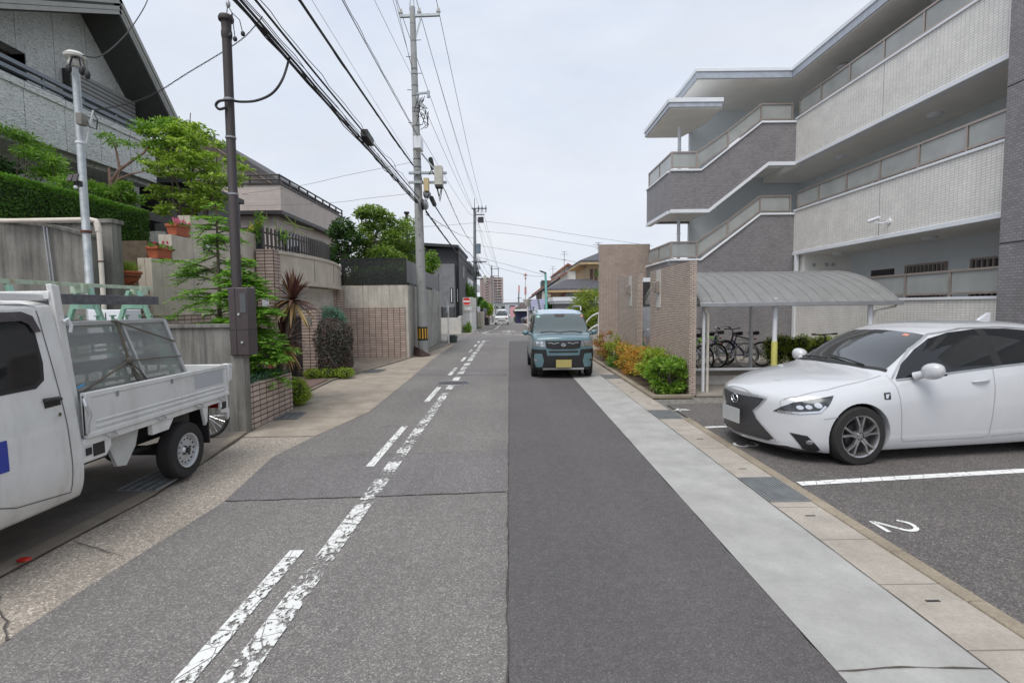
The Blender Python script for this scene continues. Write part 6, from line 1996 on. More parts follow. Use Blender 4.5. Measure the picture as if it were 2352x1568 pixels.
f3, f3b, f3t = farpole('third utility pole with an H shaped arm in front of pink tower block', (1131, 738), (1129, 610), 87, [(1129, 617, 1146, 618), (1129, 634, 1146, 634)], .2)
b = MB(); b.cyl(at(1145, 615, 87), at(1145, 637, 87), .05, .05, 8); b.build('arm_post', M_wire, f3)
for (u0, v0, v1, Y, lab) in ((1138, 728, 652, 125, 'slim pole before the foot of tower block'), (1144, 724, 668, 150, 'slimmer pole behind the third pole'), (1148, 720, 676, 180, 'faint pole standing in front of the tower balconies'), (1152, 716, 684, 215, 'faintest far pole beside the tower base')):
    farpole(lab, (u0, v0), (u0, v1), Y, [(u0 - 2, v1 + 4, u0 + 5, v1 + 4)], .2)
f4, _, _ = farpole('far pole with red and white top above the brown roofs', (1190, 728), (1192, 655), 95, [(1187, 684, 1198, 684)], .18)
b = MB(); b.cyl(at(1192, 656, 94.8), at(1192, 672, 94.8), .12, .12, 8); b.build('warning_sleeve', plain('red white', (.55, .2, .18), .6), f4)

# dark service pole and galvanised service pole
M_brown = plain('brown steel', (.045, .036, .037), .65, 0, var=.1)
pb, pt = V((-3.83, 7.32, .5)), at(519.5, 52, 7.32)
t = thing('service_pole', 'dark brown steel service pole beside the fir tree', 'service pole', pb)
b = MB(); b.tube([pb, pb.lerp(pt, .55), pb.lerp(pt, .552), pt], [.066, .066, .060, .060], 18); b.build('pole', M_brown, t, smooth=True)
b = MB(); b.lathe([(.062, -.22), (.07, -.18), (.07, -.13), (.062, -.1), (.066, 0), (.095, .02), (.10, .05), (.085, .085), (0, .09)], pt, 20); b.build('cap', M_brown, t, smooth=True)
b = MB()
for f_ in (.55, .80, .70): c = pb.lerp(pt, f_); b.cyl(c - V((0, 0, .012)), c + V((0, 0, .012)), .07, .07, 16)
b.build('band', M_grey, t)
for (u, v, dy) in ((529, 82, 0), (540, 90, -.02), (558, 78, .02)):
    b = MB(); c = at(u, v, 7.25 + dy); b.ell(c, (.03, .025, .035), 8, 6); q = at(525, 60, 7.28); b.tube([at(524, 14, 7.25), at(533, 30, 7.22), c.lerp(q, .2) + V((0, 0, .16)), c], .006, 5); b.build('wire_end', M_cable, t, smooth=True)
b = MB(); b.ell(at(524, 10, 7.25), (.03, .03, .05), 10, 8); b.build('insulator', M_grey, t, smooth=True)
t = thing('meter_box', 'dark brown electricity meter box fixed to the dark service pole', 'meter box', (-3.65, 7.2, 1.07))
b = MB(); b.box(-3.79, -3.53, 7.02, 7.26, 1.08, 2.0); mb_ = b.build('box', plain('brown box', (.075, .058, .06), .4, .1, var=.08), t, bevel=.012)
b = MB(); b.box(-3.792, -3.528, 7.018, 7.262, 1.425, 1.435); b.box(-3.70, -3.695, 7.016, 7.02, 1.08, 2.0); b.build('panel_gap', M_black, mb_)
b = MB(); b.box(-3.63, -3.55, 7.012, 7.02, 1.66, 1.92); b.build('window', M_glass, mb_)
b = MB(); b.cyl((-3.65, 7.0, 1.64), (-3.65, 7.02, 1.64), .016, .016, 10); b.cyl((-3.62, 7.0, 1.26), (-3.62, 7.02, 1.26), .016, .016, 10); b.build('lock', M_alu, mb_)
gt = at(173, 150, 6.9); gb = at(205, 640, 6.9); gb = gt.lerp(gb, gt.z / (gt.z - gb.z))
t = thing('service_pole', 'galvanised steel service pole with white weatherhead in front of hedge', 'service pole', gb)
b = MB(); b.tube([gb, gb.lerp(gt, .38), gb.lerp(gt, .382), gt], [.056, .054, .047, .044], 18); b.build('pole', M_galv, t, smooth=True)
b = MB(); b.lathe([(.056, -.03), (.08, 0), (.08, .03), (.07, .04), (.07, .07), (.115, .09), (.12, .12), (.08, .155), (0, .165)], gt, 20); b.build('weatherhead', plain('ivory plastic', (.62, .60, .56), .5), t, smooth=True)
for (u, v) in ((158, 158), (188, 163), (201, 172)):
    b = MB(); c = at(u, v, 6.8); b.ell(c, (.035, .03, .06), 8, 6); b.tube([at(173, 132, 6.85), at((u + 173) / 2, 126 + abs(u - 173) * .3, 6.8), c], .012, 6); b.build('wire_end', M_cable, t, smooth=True)
b = MB(); b.tube([at(200, 278, 6.8), at(206, 292, 6.75), at(222, 297, 6.75), at(224, 275, 6.75), at(216, 262, 6.78)], .008, 6)
b.build('wire_end', M_cable, t, smooth=True)
b = MB(); a0, a1 = at(183, 289, 6.8), at(195, 262, 6.8); b.box(a0.x, a1.x, 6.74, 6.84, a0.z, a1.z); b.build('junction_box', plain('taupe', (.2, .19, .17), .5), t, bevel=.006)
b = MB(); c = gb.lerp(gt, .80); b.cyl(c - V((0, 0, .015)), c + V((0, 0, .015)), .052, .052, 16); b.tube([c + V((.08, 0, 0)), at(214, 254, 6.8)], .012, 6); c = gb.lerp(gt, .565)
b.build('band', M_white, t)
b = MB(); c = gb.lerp(gt, .565); b.cyl(c - V((0, 0, .015)), c + V((0, 0, .015)), .06, .06, 16); b.build('rusty_band', M_rust, t)
t = thing('security_light', 'black twin security light clamped on the galvanised pole', 'light', (-5.3, 6.75, 3.1))
b = MB(); c0 = at(180, 420, 6.78); b.box(c0.x - .03, c0.x + .04, 6.74, 6.8, c0.z - .05, c0.z + .02); b.build('clamp', M_black, t)
b = MB(); b.beam(at(164, 402, 6.72), at(158, 416, 6.68), .02, .055, (1, 0, 0)); b.beam(at(176, 400, 6.72), at(171, 417, 6.68), .02, .055, (1, 0, 0)); b.build('lamp_head', M_dark, t)
b = MB(); b.ell(at(174, 430, 6.72), .022, 10, 8); b.build('sensor', M_white, t, smooth=True)
tt = thing('service_pole', 'far dark chimney-like service pole rising above the pruned pines', 'service pole', at(935, 560, 24))
b = MB(); b.cyl(at(934, 560, 24), at(934, 490, 24), .07, .07, 12); c = at(934, 490, 24); b.lathe([(.07, -.05), (.13, 0), (.13, .06), (0, .08)], c, 14); b.tube([c, at(947, 503, 24), at(955, 500, 24)], .015, 5); b.build('pole', M_brown, tt)


# ---- wires
def smooth_path(P, n=10):
    out_ = []
    for i in range(len(P) - 1):
        p0 = P[max(0, i - 1)]; p1, p2 = P[i], P[i + 1]; p3 = P[min(len(P) - 1, i + 2)]
        for k in range(n):
            t_ = k / n
            out_.append(.5 * ((2 * p1) + (p2 - p0) * t_ + (2 * p0 - 5 * p1 + 4 * p2 - p3) * t_ ** 2 + (3 * p1 - p0 - 3 * p2 + p3) * t_ ** 3))
    out_.append(P[-1])
    return out_


def wire(label, pts, r, mat=None, sag=0, extra=(), name='overhead_wire', cat='wire', group='overhead wires and cables', n=6):
    P = [V(p) for p in pts]
    if len(P) == 2:
        k = 16
        P = [P[0].lerp(P[1], i / k) - V((0, 0, sag * 4 * (i / k) * (1 - i / k))) for i in range(k + 1)]
    else: P = smooth_path(P)
    b = MB(); b.tube(P, r, n)
    for off, rr, wob, sd in extra:
        rg = random.Random(sd)
        Q = []
        for i in range(len(P) * 3 - 2):
            a = P[i // 3].lerp(P[min(len(P) - 1, i // 3 + 1)], (i % 3) / 3)
            Q.append(a + V(off) + V((rg.uniform(-wob, wob), 0, rg.uniform(-wob, wob))))
        b.tube(Q, rr, 5)
    return tag(b.build(name, mat or M_cable, None, smooth=True), label, cat, group)


def along(pp, u0, v0, back=.9):
    """wire through pole point pp running parallel to the street, leaving the picture at (u0, v0)"""
    d = at(u0, v0, 1.0) - V((0, 0, CAM_H))
    Y = pp.x / d.x
    p = V((0, 0, CAM_H)) + d * Y
    return p + (p - pp) * back


A1 = at(958, 466, 18.3)
wire('thick black cable bundle lowest of the lines and nearest the service poles', [along(A1, 557, 0), A1], .022, sag=.10, extra=(((.02, 0, .045), .018, .004, 1), ((.0, 0, -.045), .009, .03, 2), ((.03, 0, -.02), .008, .03, 3)))
B1 = at(963, 456, 18.3)
wire('tangled black cable carrying the small splice box', [along(B1, 601, 0), B1], .017, sag=.10, extra=(((.03, 0, .06), .006, .035, 4), ((-.06, 0, -.07), .006, .02, 5), ((-.02, 0, -.09), .006, .02, 6)))
C1 = at(949, 380, 18.3)
wire('single thickest black cable sloping to the middle of the pole', [along(C1, 699, 0), C1], .026, sag=.12, extra=(((.0, 0, -.02), .012, .012, 7),))
C2 = at(948, 372, 18.3)
wire('hair thin grey wire just above the thickest cable', [along(C2, 720, 0), C2], .004, M_wire, sag=.05)
D1 = at(962, 318, 18.3)
wire('twin twisted wire running to the white box on the pole', [along(D1, 792, 0), D1], .010, M_cable, sag=.1, extra=(((.02, 0, .03), .007, .012, 8),))
E1 = at(948, 178, 18.4)
wire('thin wire meeting the pole above its upper bands', [along(E1, 862, 0), E1], .006, M_wire, sag=.05)
for u0, v0, u1, v1, lab in ((903, 0, 946, 150, 'thin wire with bead just beside the pole'), (909, 0, 947, 162, 'second thin beaded wire beside the pole'), (1003 - 25, 0, 1007, 28, None)):
    if lab: wire(lab, [along(at(u1, v1, 18.4), u0, v0), at(u1, v1, 18.4)], .007, M_wire, sag=.02)
hi = [(920.5, 30, 912, 0, 1085, 478, 'outer high voltage wire at the short end of crossarm'), (963, 27, 946, -60, 1099, 472, 'middle high voltage wire over the crossarm'), (1007, 26, 990, -60, 1107, 472, 'high voltage wire at the long end of crossarm')]
for u, v, u0, v0, u2, v2, lab in hi:
    q = PX(u, v - 3); wire(lab, [along(q, u0, v0, 1.2), q, q.lerp(at(u2, v2, 46), .5) - V((0, 0, .35)), at(u2, v2, 46), at(u2, v2, 46).lerp(at(1146, 617, 87), .5) - V((0, 0, .4)), at(1144, 617, 87)], .0105, M_wire)
q = PX(946, -40); wire('ground wire at the very top of the poles', [along(q, 940, -90, 1.2), q, q.lerp(at(1090, 456, 46), .5) - V((0, 0, .3)), at(1090, 456, 46)], .006, M_wire)
for (u1, v1, u2, v2, r, lab, ex) in ((978, 486, 1087, 616, .022, 'lowest black bundle between the first two poles', (((.0, 0, .05), .016, .01, 21),)), (992, 462, 1084, 588, .024, 'thick black cable between poles with a splice closure', ()),
                                    (1018, 430, 1082, 556, .010, 'thin twisted wire leaving the grey equipment box', (((0, 0, .03), .007, .015, 22),)), (960, 300, 1095, 512, .008, 'thin grey wire dropping to the second transformer', ()),
                                    (965, 225, 1095, 500, .009, 'wire from the pole bracket to the switch frame', ())):
    p, q = at(u1, v1, 18.4), at(u2, v2, 45.9)
    e = at(1131, 640 + (v2 - 556) * .2, 87)
    wire(lab, [p, p.lerp(q, .35) - V((0, 0, .22)), p.lerp(q, .7) - V((0, 0, .2)), q, q.lerp(e, .5) - V((0, 0, .35)), e], r, None if r > .009 else M_wire, extra=ex)
# splice boxes hanging on the cables
def alongpt(pp, u, v):
    d = at(u, v, 1.0) - V((0, 0, CAM_H)); return V((0, 0, CAM_H)) + d * (pp.x / d.x)
t = thing('splice_box', 'black cable splice box hanging in the tangled cable', 'splice box', alongpt(B1, 843, 316))
p0, p1 = alongpt(B1, 836, 305), alongpt(B1, 851, 328); b = MB(); b.beam(p0, p1, .15, .17); b.build('box', M_black, t, bevel=.01)
for i, (u0, v0, u1, v1, Y, lab) in enumerate(((989, 366, 994, 386, 18.9, 'black cable closure above the grey box'), (991, 455, 998, 470, 19.0, 'black cable closure below the cream box'))):
    tag((lambda b: (b.tube([at(u0, v0, Y), at(u1, v1, Y + 1.0)], .085, 10), b.build('cable_closure', M_black, None, smooth=True))[1])(MB()), lab, 'cable closure')
# service drops
wire('thick black drop cable looping to the dark service pole', [alongpt(A1, 665, 132), at(650, 180, 7.45), at(626, 214, 7.4), at(590, 231, 7.35), at(553, 234, 7.3), at(530, 230, 7.22)], .018, name='drop_cable', cat='cable', group='service drop cables')
wire('black cable loop on the far side of dark service pole', [at(530, 230, 7.25), at(505, 232, 7.2), at(496, 242, 7.2), at(504, 251, 7.2), at(520, 247, 7.25)], .018, name='drop_cable', cat='cable', group='service drop cables')
wire('blue green twisted drop wire to the middle of galvanised pole', [alongpt(B1, 603, 38), at(560, 86, 7.6), at(500, 126, 7.4), at(430, 168, 7.2), at(360, 212, 7.0), at(300, 236, 6.9), at(214, 253, 6.8)], .0042, M_cable, extra=(((0, 0, -.013), .003, .006, 31),), name='drop_cable', cat='cable', group='service drop cables')
wire('drop wire curving up from the weatherhead of galvanised pole', [at(345, -20, 8.5), at(333, 14, 8.2), at(300, 66, 7.7), at(262, 107, 7.2), at(225, 131, 6.9), at(190, 128, 6.85)], .0075, name='drop_cable', cat='cable', group='service drop cables')
wire('thin wire hanging to the insulator above dark pole', [at(526, -20, 7.25), at(523, 10, 7.25), at(519, 50, 7.3)], .006, M_wire, name='drop_cable', cat='cable', group='service drop cables')
wire('upper faint wire crossing to the pinkish house', [at(951, 372, 18.4), at(800, 402, 19.2), at(693, 426, 19.8), at(556, 446, 20.3)], .006, M_wire)
wire('lower faint wire crossing to the pinkish house', [at(951, 444, 18.4), at(850, 455, 19), at(755, 466, 19.8), at(556, 474, 20.2)], .006, M_wire)
for i, (pts, lab) in enumerate(((((1094, 506), (1200, 519), (1330, 540), (1500, 565)), 'highest wire crossing the sky towards the apartments'), (((1094, 530), (1200, 540), (1300, 556), (1400, 572)), 'second wire crossing the sky towards the apartments'),
                                (((1094, 563), (1200, 580), (1300, 598), (1350, 607)), 'wire running to the beige house eaves'), (((1096, 590), (1180, 612), (1230, 626), (1254, 631)), 'wire running to the turquoise lamp post'),
                                (((1096, 600), (1170, 622), (1225, 634), (1254, 633)), 'slack lower wire to the turquoise lamp post'), (((978, 492), (1030, 525), (1060, 540), (1090, 548)), 'faint wire across to the second pole'), (((1090, 512), (1020, 518), (960, 521), (934, 520)), 'faint level wire to the dark far service pole'))):
    Y0, Y1 = (46, 36) if i < 5 else ((18.5, 46) if i == 5 else (46, 24))
    wire(lab, [at(u, v, Y0 + (Y1 - Y0) * k / 3) for k, (u, v) in enumerate(pts)], .012, M_wire)
for i, v in enumerate((688, 697, 706, 716, 722)):
    wire('faint far wire crossing low over the end of street', [at(1150, v, 140), at(1200, v + 1.5, 130), at(1260, v - 3, 120)], .02, M_wire)

# sign posts -----------------------------------------------------------------
M_signw = plain('sign white', (.78, .78, .77), .4, var=.03)
t = thing('road_sign', 'red round no entry sign on a white post at the side street', 'road sign', (-2.66, 35.4, -.05))
b = MB(); b.tube([at(1083, 763, 35.4), at(1080, 682, 35.4)], .032, 10); b.build('post', M_signw, t, smooth=True)
c = at(1072, 692, 35.3); R_ = .265
b = MB(); b.lathe([(0, -.03), (R_, -.03), (R_, -.018), (0, -.018)], c, 32, 'y'); d_ = b.build('disc', plain('sign red', (.62, .04, .035), .4, var=.04), t)
b = MB(); b.box(c.x - R_ * .86, c.x + R_ * .86, c.y - .036, c.y - .03, c.z - .055, c.z + .055); b.build('bar', M_signw, d_)
b = MB(); b.torus((c.x, c.y - .03, c.z), R_, .008, 'y', 32, 6); b.build('rim', M_signw, d_)
c2 = at(1075, 708, 35.3)
b = MB(); b.box(c2.x - .25, c2.x + .25, c2.y - .03, c2.y - .015, c2.z - .085, c2.z + .085); pl_ = b.build('sub_plate', M_signw, t)
tc_ = bpy.data.curves.new('plate_text', 'FONT'); tc_.body = '自動車・原付'; tc_.size = .088; tc_.align_x = 'CENTER'; tc_.align_y = 'CENTER'; tc_.extrude = .001
to = bpy.data.objects.new('plate_text', tc_); COL.objects.link(to); bpy.context.view_layer.update()
me_ = bpy.data.meshes.new_from_object(to.evaluated_get(bpy.context.evaluated_depsgraph_get())); bpy.data.objects.remove(to)
to = bpy.data.objects.new('lettering', me_); COL.objects.link(to); me_.materials.clear(); me_.materials.append(M_dark)
to.parent = pl_; to.rotation_euler = (radians(90), 0, 0); to.location = V((c2.x, c2.y - .032, c2.z - .0)) - V((-2.66, 35.4, -.05))
t = thing('sign_post', 'slim white post with an edge-on sign near the retaining wall corner', 'post', (-2.95, 24.9, 0))
b = MB(); b.tube([at(1031, 788, 24.9), at(1029, 702, 24.9)], .034, 10); b.build('post', M_signw, t, smooth=True)
b = MB(); a0 = at(1029, 712, 24.9); b.box(a0.x - .04, a0.x - .02, 24.6, 25.1, a0.z - .12, a0.z + .42); b.box(a0.x + .02, a0.x + .04, 24.6, 25.1, a0.z - .2, a0.z - .05); b.build('sign_plate', M_galv, t)
t = thing('waste_box', 'dark green low box at the end of the retaining wall', 'box', (-2.8, 25.2, 0))
b = MB(); b.prism([(-2.98, 0), (-2.62, 0), (-2.56, .30), (-2.7, .36), (-2.98, .34)], 'y', 25.0, 25.6); b.build('box', plain('green box', (.045, .065, .055), .6), t, bevel=.01)
b = MB(); b.box(-3.0, -2.8, 24.98, 25.0, .05, .3); b.build('front_panel', M_black, t)
# ================================================================= things further down the street
M_tan = plain('tan wall', (.50, .375, .24), .8, var=.06)
M_slate = tiles('slate roof', (.105, .105, .118), (.06, .06, .068), .5, .22, .02, .5, .12, .7, .6)
M_orange = plain('orange tile', (.28, .11, .06), .7, var=.15)
M_pale = plain('pale wall', (.72, .70, .66), .8, var=.04)
h = thing('tan_house', 'tan house with grey hipped roofs behind the tall ribbed wall', 'house', (6, 42, 0))
YF = 38.0
def hip(mb, x0, x1, y0, y1, ze, zr, rx, ry, th=.12):
    """hip roof slab over the eave rectangle with its ridge along x"""
    A = [(x0, y0, ze), (x1, y0, ze), (x1, y1, ze), (x0, y1, ze)]
    R0, R1 = (x0 + rx, (y0 + y1) / 2, zr), (x1 - rx, (y0 + y1) / 2, zr)
    vs = A + [R0, R1] + [(x, y, z - th) for x, y, z in A]
    mb.add(vs, [(0, 1, 5, 4), (1, 2, 5), (2, 3, 4, 5), (3, 0, 4), (6, 7, 1, 0), (7, 8, 2, 1), (8, 9, 3, 2), (9, 6, 0, 3), (9, 8, 7, 6)])
b = MB(); b.box(3.4, 12, YF + .6, 46, -.2, 2.85); b.box(6.0, 12, 40.2, 47, 2.85, 5.0); b.build('wall', M_tan, h)
b = MB(); hip(b, 2.8, 7.9, YF - .3, 42.5, 2.98, 3.75, 1.6, 0); rf = b.build('roof', M_slate, h)
b = MB(); hip(b, 5.35, 12.8, 39.4, 47.6, 5.12, 6.5, 3.2, 0); b.build('upper_roof', M_slate, h)
b = MB(); b.box(2.82, 7.9, YF - .28, YF + .6, 2.70, 2.86); b.box(2.82, 3.4, YF + .6, 42.4, 2.70, 2.86); b.box(5.37, 12.6, 39.42, 40.2, 4.82, 5.0); b.box(5.37, 6.0, 40.2, 47, 4.82, 5.0); b.build('eaves', plain('ochre eaves', (.47, .34, .18), .7), h)
for x in (6.25, 6.6):
    b = MB(); b.box(x, x + .22, 40.12, 40.2, 3.4, 4.5); b.build('window', plain('brown window', (.10, .06, .045), .5) if 'brown window' not in MATS else MATS['brown window'], h)
b = MB(); b.cyl((4.35, YF + .6, 2.25), (4.35, YF + .45, 2.25), .52, .52, 28); rw_ = b.build('round_window', M_orange, h)
b = MB(); b.cyl((4.5, YF + .45, 2.28), (4.5, YF + .40, 2.28), .46, .46, 28); b.build('pane', M_frost, rw_)
t = thing('garage', 'flat roofed dark grey garage with white parapet beside the turquoise lamp post', 'garage', (4.0, 34.5, 0))
b = MB(); b.box(3.05, 6.0, 33.2, 37, -.1, 1.85); b.build('wall', M_grey if False else plain('garage grey', (.2, .2, .205), .7), t)
b = MB(); b.box(2.75, 6.1, 32.9, 37.2, 2.02, 2.27); b.box(2.85, 6.05, 33.0, 37.1, 1.85, 2.02); b.build('parapet', M_white, t)
h = thing('orange_roofed_house', 'pale house with long sloping orange tiled roof down the street', 'house', (6.5, 58, 0))
b = MB(); b.prism([(3.4, -1), (10, -1), (10, 4.8), (7.0, 5.45), (6.05, 5.95), (5.3, 5.4), (5.3, 4.5), (3.4, 3.2)][::-1], 'y', 54, 66); b.build('wall', M_pale, h)
b = MB()
b.prism([(5.15, 5.36), (6.05, 6.08), (7.1, 5.55), (7.1, 5.42), (6.05, 5.9), (5.15, 5.2)], 'y', 53.5, 66)
b.prism([(2.3, 2.9), (4.4, 4.45), (6.0, 5.2), (6.0, 5.05), (4.4, 4.28), (2.3, 2.72)], 'y', 53.6, 54.0); rf = b.build('roof_edge', M_orange, h)
b = MB(); b.prism([(2.4, 2.75), (5.3, 4.7), (5.3, 4.55), (2.4, 2.6)], 'y', 54.0, 66); b.build('roof', M_slate, h)
b = MB(); b.box(3.7, 4.1, 53.9, 54, 1.5, 2.7); b.build('window', M_dark, h)
b = MB(); b.box(3.9, 5.05, 62, 65, 3.4, 4.75); b.build('roof_terrace', plain('dark teal', (.07, .09, .1), .6), h)
for (u, v0, v1, Y, lab) in ((1296, 622, 578, 54, 'taller television aerial above the orange roof'), (1270, 655, 612, 60, 'shorter television aerial above the orange roof'), (1374, 585, 558, 44, 'television aerial by the tall ribbed wall top')):
    t = thing('tv_aerial', lab, 'aerial', at(u, v0, Y), 0, 'television aerials')
    b = MB(); p, q = at(u, v0 + 8, Y), at(u, v1, Y); b.tube([p, q], .025, 5)
    for k, w_ in ((0, .3), (.12, .45), (.35, .25)):
        c = q.lerp(p, k); b.tube([c - V((w_, 0, 0)), c + V((w_, 0, 0))], .014, 4); b.tube([c - V((0, .5, 0)), c + V((0, .5, 0))], .014, 4)
    b.build('mast', M_wire, t)
t = thing('lamp_post', 'turquoise street lamp post rising over the blue van', 'lamp post', (at(1256, 704, 33).x, 33, 0))
p, q = at(1256, 704, 33), at(1253, 627, 33); p.z = 0
b = MB(); b.tube([p, q], [.085, .07], 12); b.build('post', plain('turquoise', (.20, .52, .47), .5), t, smooth=True)
b = MB(); b.beam(q, q + V((-.35, -.2, .12)), .16, .06); b.tube([q + V((0, 0, -.55)), q + V((-.12, -.1, -.5)), q + V((-.25, -.2, -.45))], .02, 6); b.build('lamp_head', M_dark, t)
t = thing('lamp_post', 'slim white post with pale square head down the kerb', 'lamp post', (at(1213, 750, 40).x, 40, -.13))
b = MB(); b.tube([at(1213.5, 755, 40), at(1211, 690, 40)], .05, 8); b.build('post', M_signw, t, smooth=True)
b = MB(); c = at(1211, 688, 40); b.lathe([(0, -.45), (.14, -.42), (.36, 0), (.36, .05), (0, .06)], c, 4); b.build('head', M_pale, t)
t = thing('carport', 'carport roofed with pale violet solar panels', 'carport', (2.6, 45, 0))
a0, a1 = at(1213, 707, 44), at(1262, 686, 46)
b = MB(); b.add([(1.6, 44, 1.35), (4.0, 44, 1.35), (4.0, 47, 2.35), (1.9, 47, 2.35), (1.6, 44, 1.30), (4.0, 44, 1.30), (4.0, 47, 2.30), (1.9, 47, 2.30)], [(0, 1, 2, 3), (7, 6, 5, 4), (0, 4, 5, 1), (0, 3, 7, 4)]); b.build('panels', tiles('solar panel', (.36, .36, .55), (.02, .02, .025), .8, .5, .10, 0, .1, .2, .1), t)
b = MB()
for x in (1.75, 3.9):
    for y in (44.2, 46.8): b.box(x - .05, x + .05, y - .05, y + .05, -.3, 1.5 if y < 45 else 2.3)
b.build('posts', M_alu, t)
t, w = wallthing('garden_wall', 'brown block wall and gate post beside the far kerb', 'wall', [(2.6, 2.9, 36, 44, -.2, 1.15), (2.35, 2.6, 43, 47, -.3, .85)], plain('brown block', (.2, .145, .11), .8))
t, w = wallthing('garden_wall', 'tan block wall with white step past the brown one', 'wall', [(2.2, 2.6, 47.2, 56, -.45, .75)], M_tan)
t = thing('canopy', 'low canopy with white and black stripes over the parked dark car', 'canopy', (2.4, 82, -1))
b = MB(); b.box(.8, 6.2, 80, 86, 1.0, 1.25); b.build('canopy_roof', M_signw, t)
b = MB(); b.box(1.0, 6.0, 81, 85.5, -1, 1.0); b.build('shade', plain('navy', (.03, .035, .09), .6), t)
h = thing('brown_house', 'far house with dark reddish brown roof and brick wall', 'house', (3, 98, -1))
b = MB(); b.box(1.2, 4.8, 95, 104, -1.4, .7); b.build('wall', plain('brown brick', (.24, .12, .085), .8), h)
b = MB(); hip(b, .7, 5.3, 94, 105, .8, 2.4, 1.6, 0); b.build('roof', plain('maroon roof', (.09, .058, .055), .7), h)
b = MB(); b.box(1.6, 3.0, 94.9, 95, -.1, .5); b.build('window', M_frost, h)
h = thing('pink_house', 'salmon pink house below the tower block', 'house', (-13, 150, 0))
b = MB(); b.box(-8.9, -5.9, 140, 156, -2, 2.6); b.build('wall', plain('salmon', (.52, .2, .17), .8), h)
b = MB(); b.box(-9.1, -5.8, 139.6, 156, 2.6, 2.8); b.build('roof', plain('salmon roof', (.42, .17, .15), .8), h)
b = MB(); b.box(-7.2, -6.7, 139.9, 140, 1.0, 1.9); b.build('window', M_dark, h)
for (x, y, z, c, lab) in ((-9, 96, 2.0, (.5, .5, .5), 'low white shop beyond the far trees'), (9, 230, 3.2, (.45, .46, .5), 'broad grey building on the horizon with a round roof'), (-3, 240, 3.0, (.5, .53, .5), 'pale fenced building closing the end of street'), (26, 260, 4, (.5, .46, .42), 'beige block far behind the brown roof')):
    t = thing('building', lab, 'building', (x, y, -2))
    w_ = 3 if y < 100 else (9 if x < 0 else 11)
    b = MB(); b.box(x - w_, x + w_, y, y + 12, -3, z); b.build('wall', plain('far ' + str(len(MATS)), c, .8), t)
    b = MB(); b.box(x - w_ - .3, x + w_ + .3, y - .3, y + 12, z, z + .4); b.build('roof', M_grey, t)
    b = MB()
    for i in range(5): b.box(x - w_ * .8 + i * w_ * .35, x - w_ * .8 + i * w_ * .35 + w_ * .2, y - .05, y, z - 2.2, z - 1)
    b.build('windows', M_dark, t)
t = thing('banner', 'pink banner at the far end of the street', 'banner', at(1181, 715, 120))
p = at(1181, 730, 120); b = MB(); b.box(p.x - .9, p.x + .9, 120, 120.05, p.z + .3, p.z + 2.6); b.build('cloth', plain('pink cloth', (.6, .3, .33), .7), t); b = MB(); b.cyl(p - V((1, 0, .3)), p + V((-1, 0, 2.8)), .06, .06, 6); b.build('pole', M_wire, t)

# tower block
M_tow = plain('tower pink', (.32, .245, .235), .8, var=.05)
M_tow2 = plain('tower pale', (.45, .375, .35), .8, var=.05)
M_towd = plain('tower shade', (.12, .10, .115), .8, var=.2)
YT = 520
tw = thing('tower_block', 'pinkish brown high-rise block with stacked balconies at the end of the street', 'apartment building', (-17, YT, -2))
xl, xr = at(1102, 640, YT).x, at(1155, 640, YT).x
zt = at(1110, 637, YT).z
xm = at(1132, 640, YT).x
b = MB(); b.box(xl, xm, YT, YT + 20, -3, zt - .6); b.box(xm, xr, YT + 2.5, YT + 20, -3, zt); b.box(xm - 3, xm + 1.2, YT - .5, YT + 10, -3, zt + 1.0); b.build('wall', M_tow, tw)
b = MB()
nf = 12
fh = (zt + 1) / nf
for i in range(nf):
    z = -1 + i * fh
    b.box(xm + 1.2, xr, YT + .2, YT + .5, z, z + fh * .42); b.box(xm + 1.2, xr, YT + .2, YT + 2.5, z - .15, z + .05)
b.box(xr - .9, xr, YT + .3, YT + 2.5, -3, zt)
for x in (xm + 4.5, xm + 8): b.box(x, x + .5, YT + .3, YT + 2.5, -3, zt)
b.build('balconies', M_tow2, tw)
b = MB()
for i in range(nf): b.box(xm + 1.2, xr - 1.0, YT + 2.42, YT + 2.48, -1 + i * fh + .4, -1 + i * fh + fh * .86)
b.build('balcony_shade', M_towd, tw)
b = MB()
for i in range(nf):
    b.box(xr - 1.8, xr - 1.05, YT + 2.3, YT + 2.4, -1 + i * fh + fh * .45, -1 + i * fh + fh * .85)
b.build('end_openings', M_white, tw)
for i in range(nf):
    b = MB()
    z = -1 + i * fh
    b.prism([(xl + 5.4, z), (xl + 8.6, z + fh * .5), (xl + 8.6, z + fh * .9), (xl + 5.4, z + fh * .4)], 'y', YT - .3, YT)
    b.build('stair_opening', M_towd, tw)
    b = MB(); b.box(xl + 2, xl + 3, YT - .1, YT, z + fh * .4, z + fh * .75)
    b.build('window', M_towd, tw)
b = MB()
for i in range(nf):
    z = -1 + i * fh
    b.prism([(xl + 5.2, z + fh * .35), (xl + 8.8, z + fh * .85), (xl + 8.8, z + fh * 1.1), (xl + 5.2, z + fh * .62)], 'y', YT - .5, YT - .3)
b.build('stair_parapets', M_tow2, tw)
YR = 500
t = thing('broadcast_tower', 'red and white lattice mast with round platform far away', 'tower', at(1207, 700, YR))
b = MB(); c = at(1207, 632, YR)
b.tube([at(1207, 712, YR), c], [.7, .3], 8); b.build('mast', plain('mast grey', (.5, .5, .52), .6), t)
b = MB(); b.lathe([(0, -.6), (1.6, -.6), (2.3, 0), (1.0, .7), (.3, 2.2), (0, 2.3)], c, 16); b.lathe([(.0, -4.0), (.7, -3.8), (.9, -3), (.7, -2.1), (0, -1.9)], c, 12); b.cyl(at(1207, 676, YR), at(1207, 659, YR), 1.0, .9, 12); b.build('platforms', plain('mast red', (.48, .22, .2), .6), t)
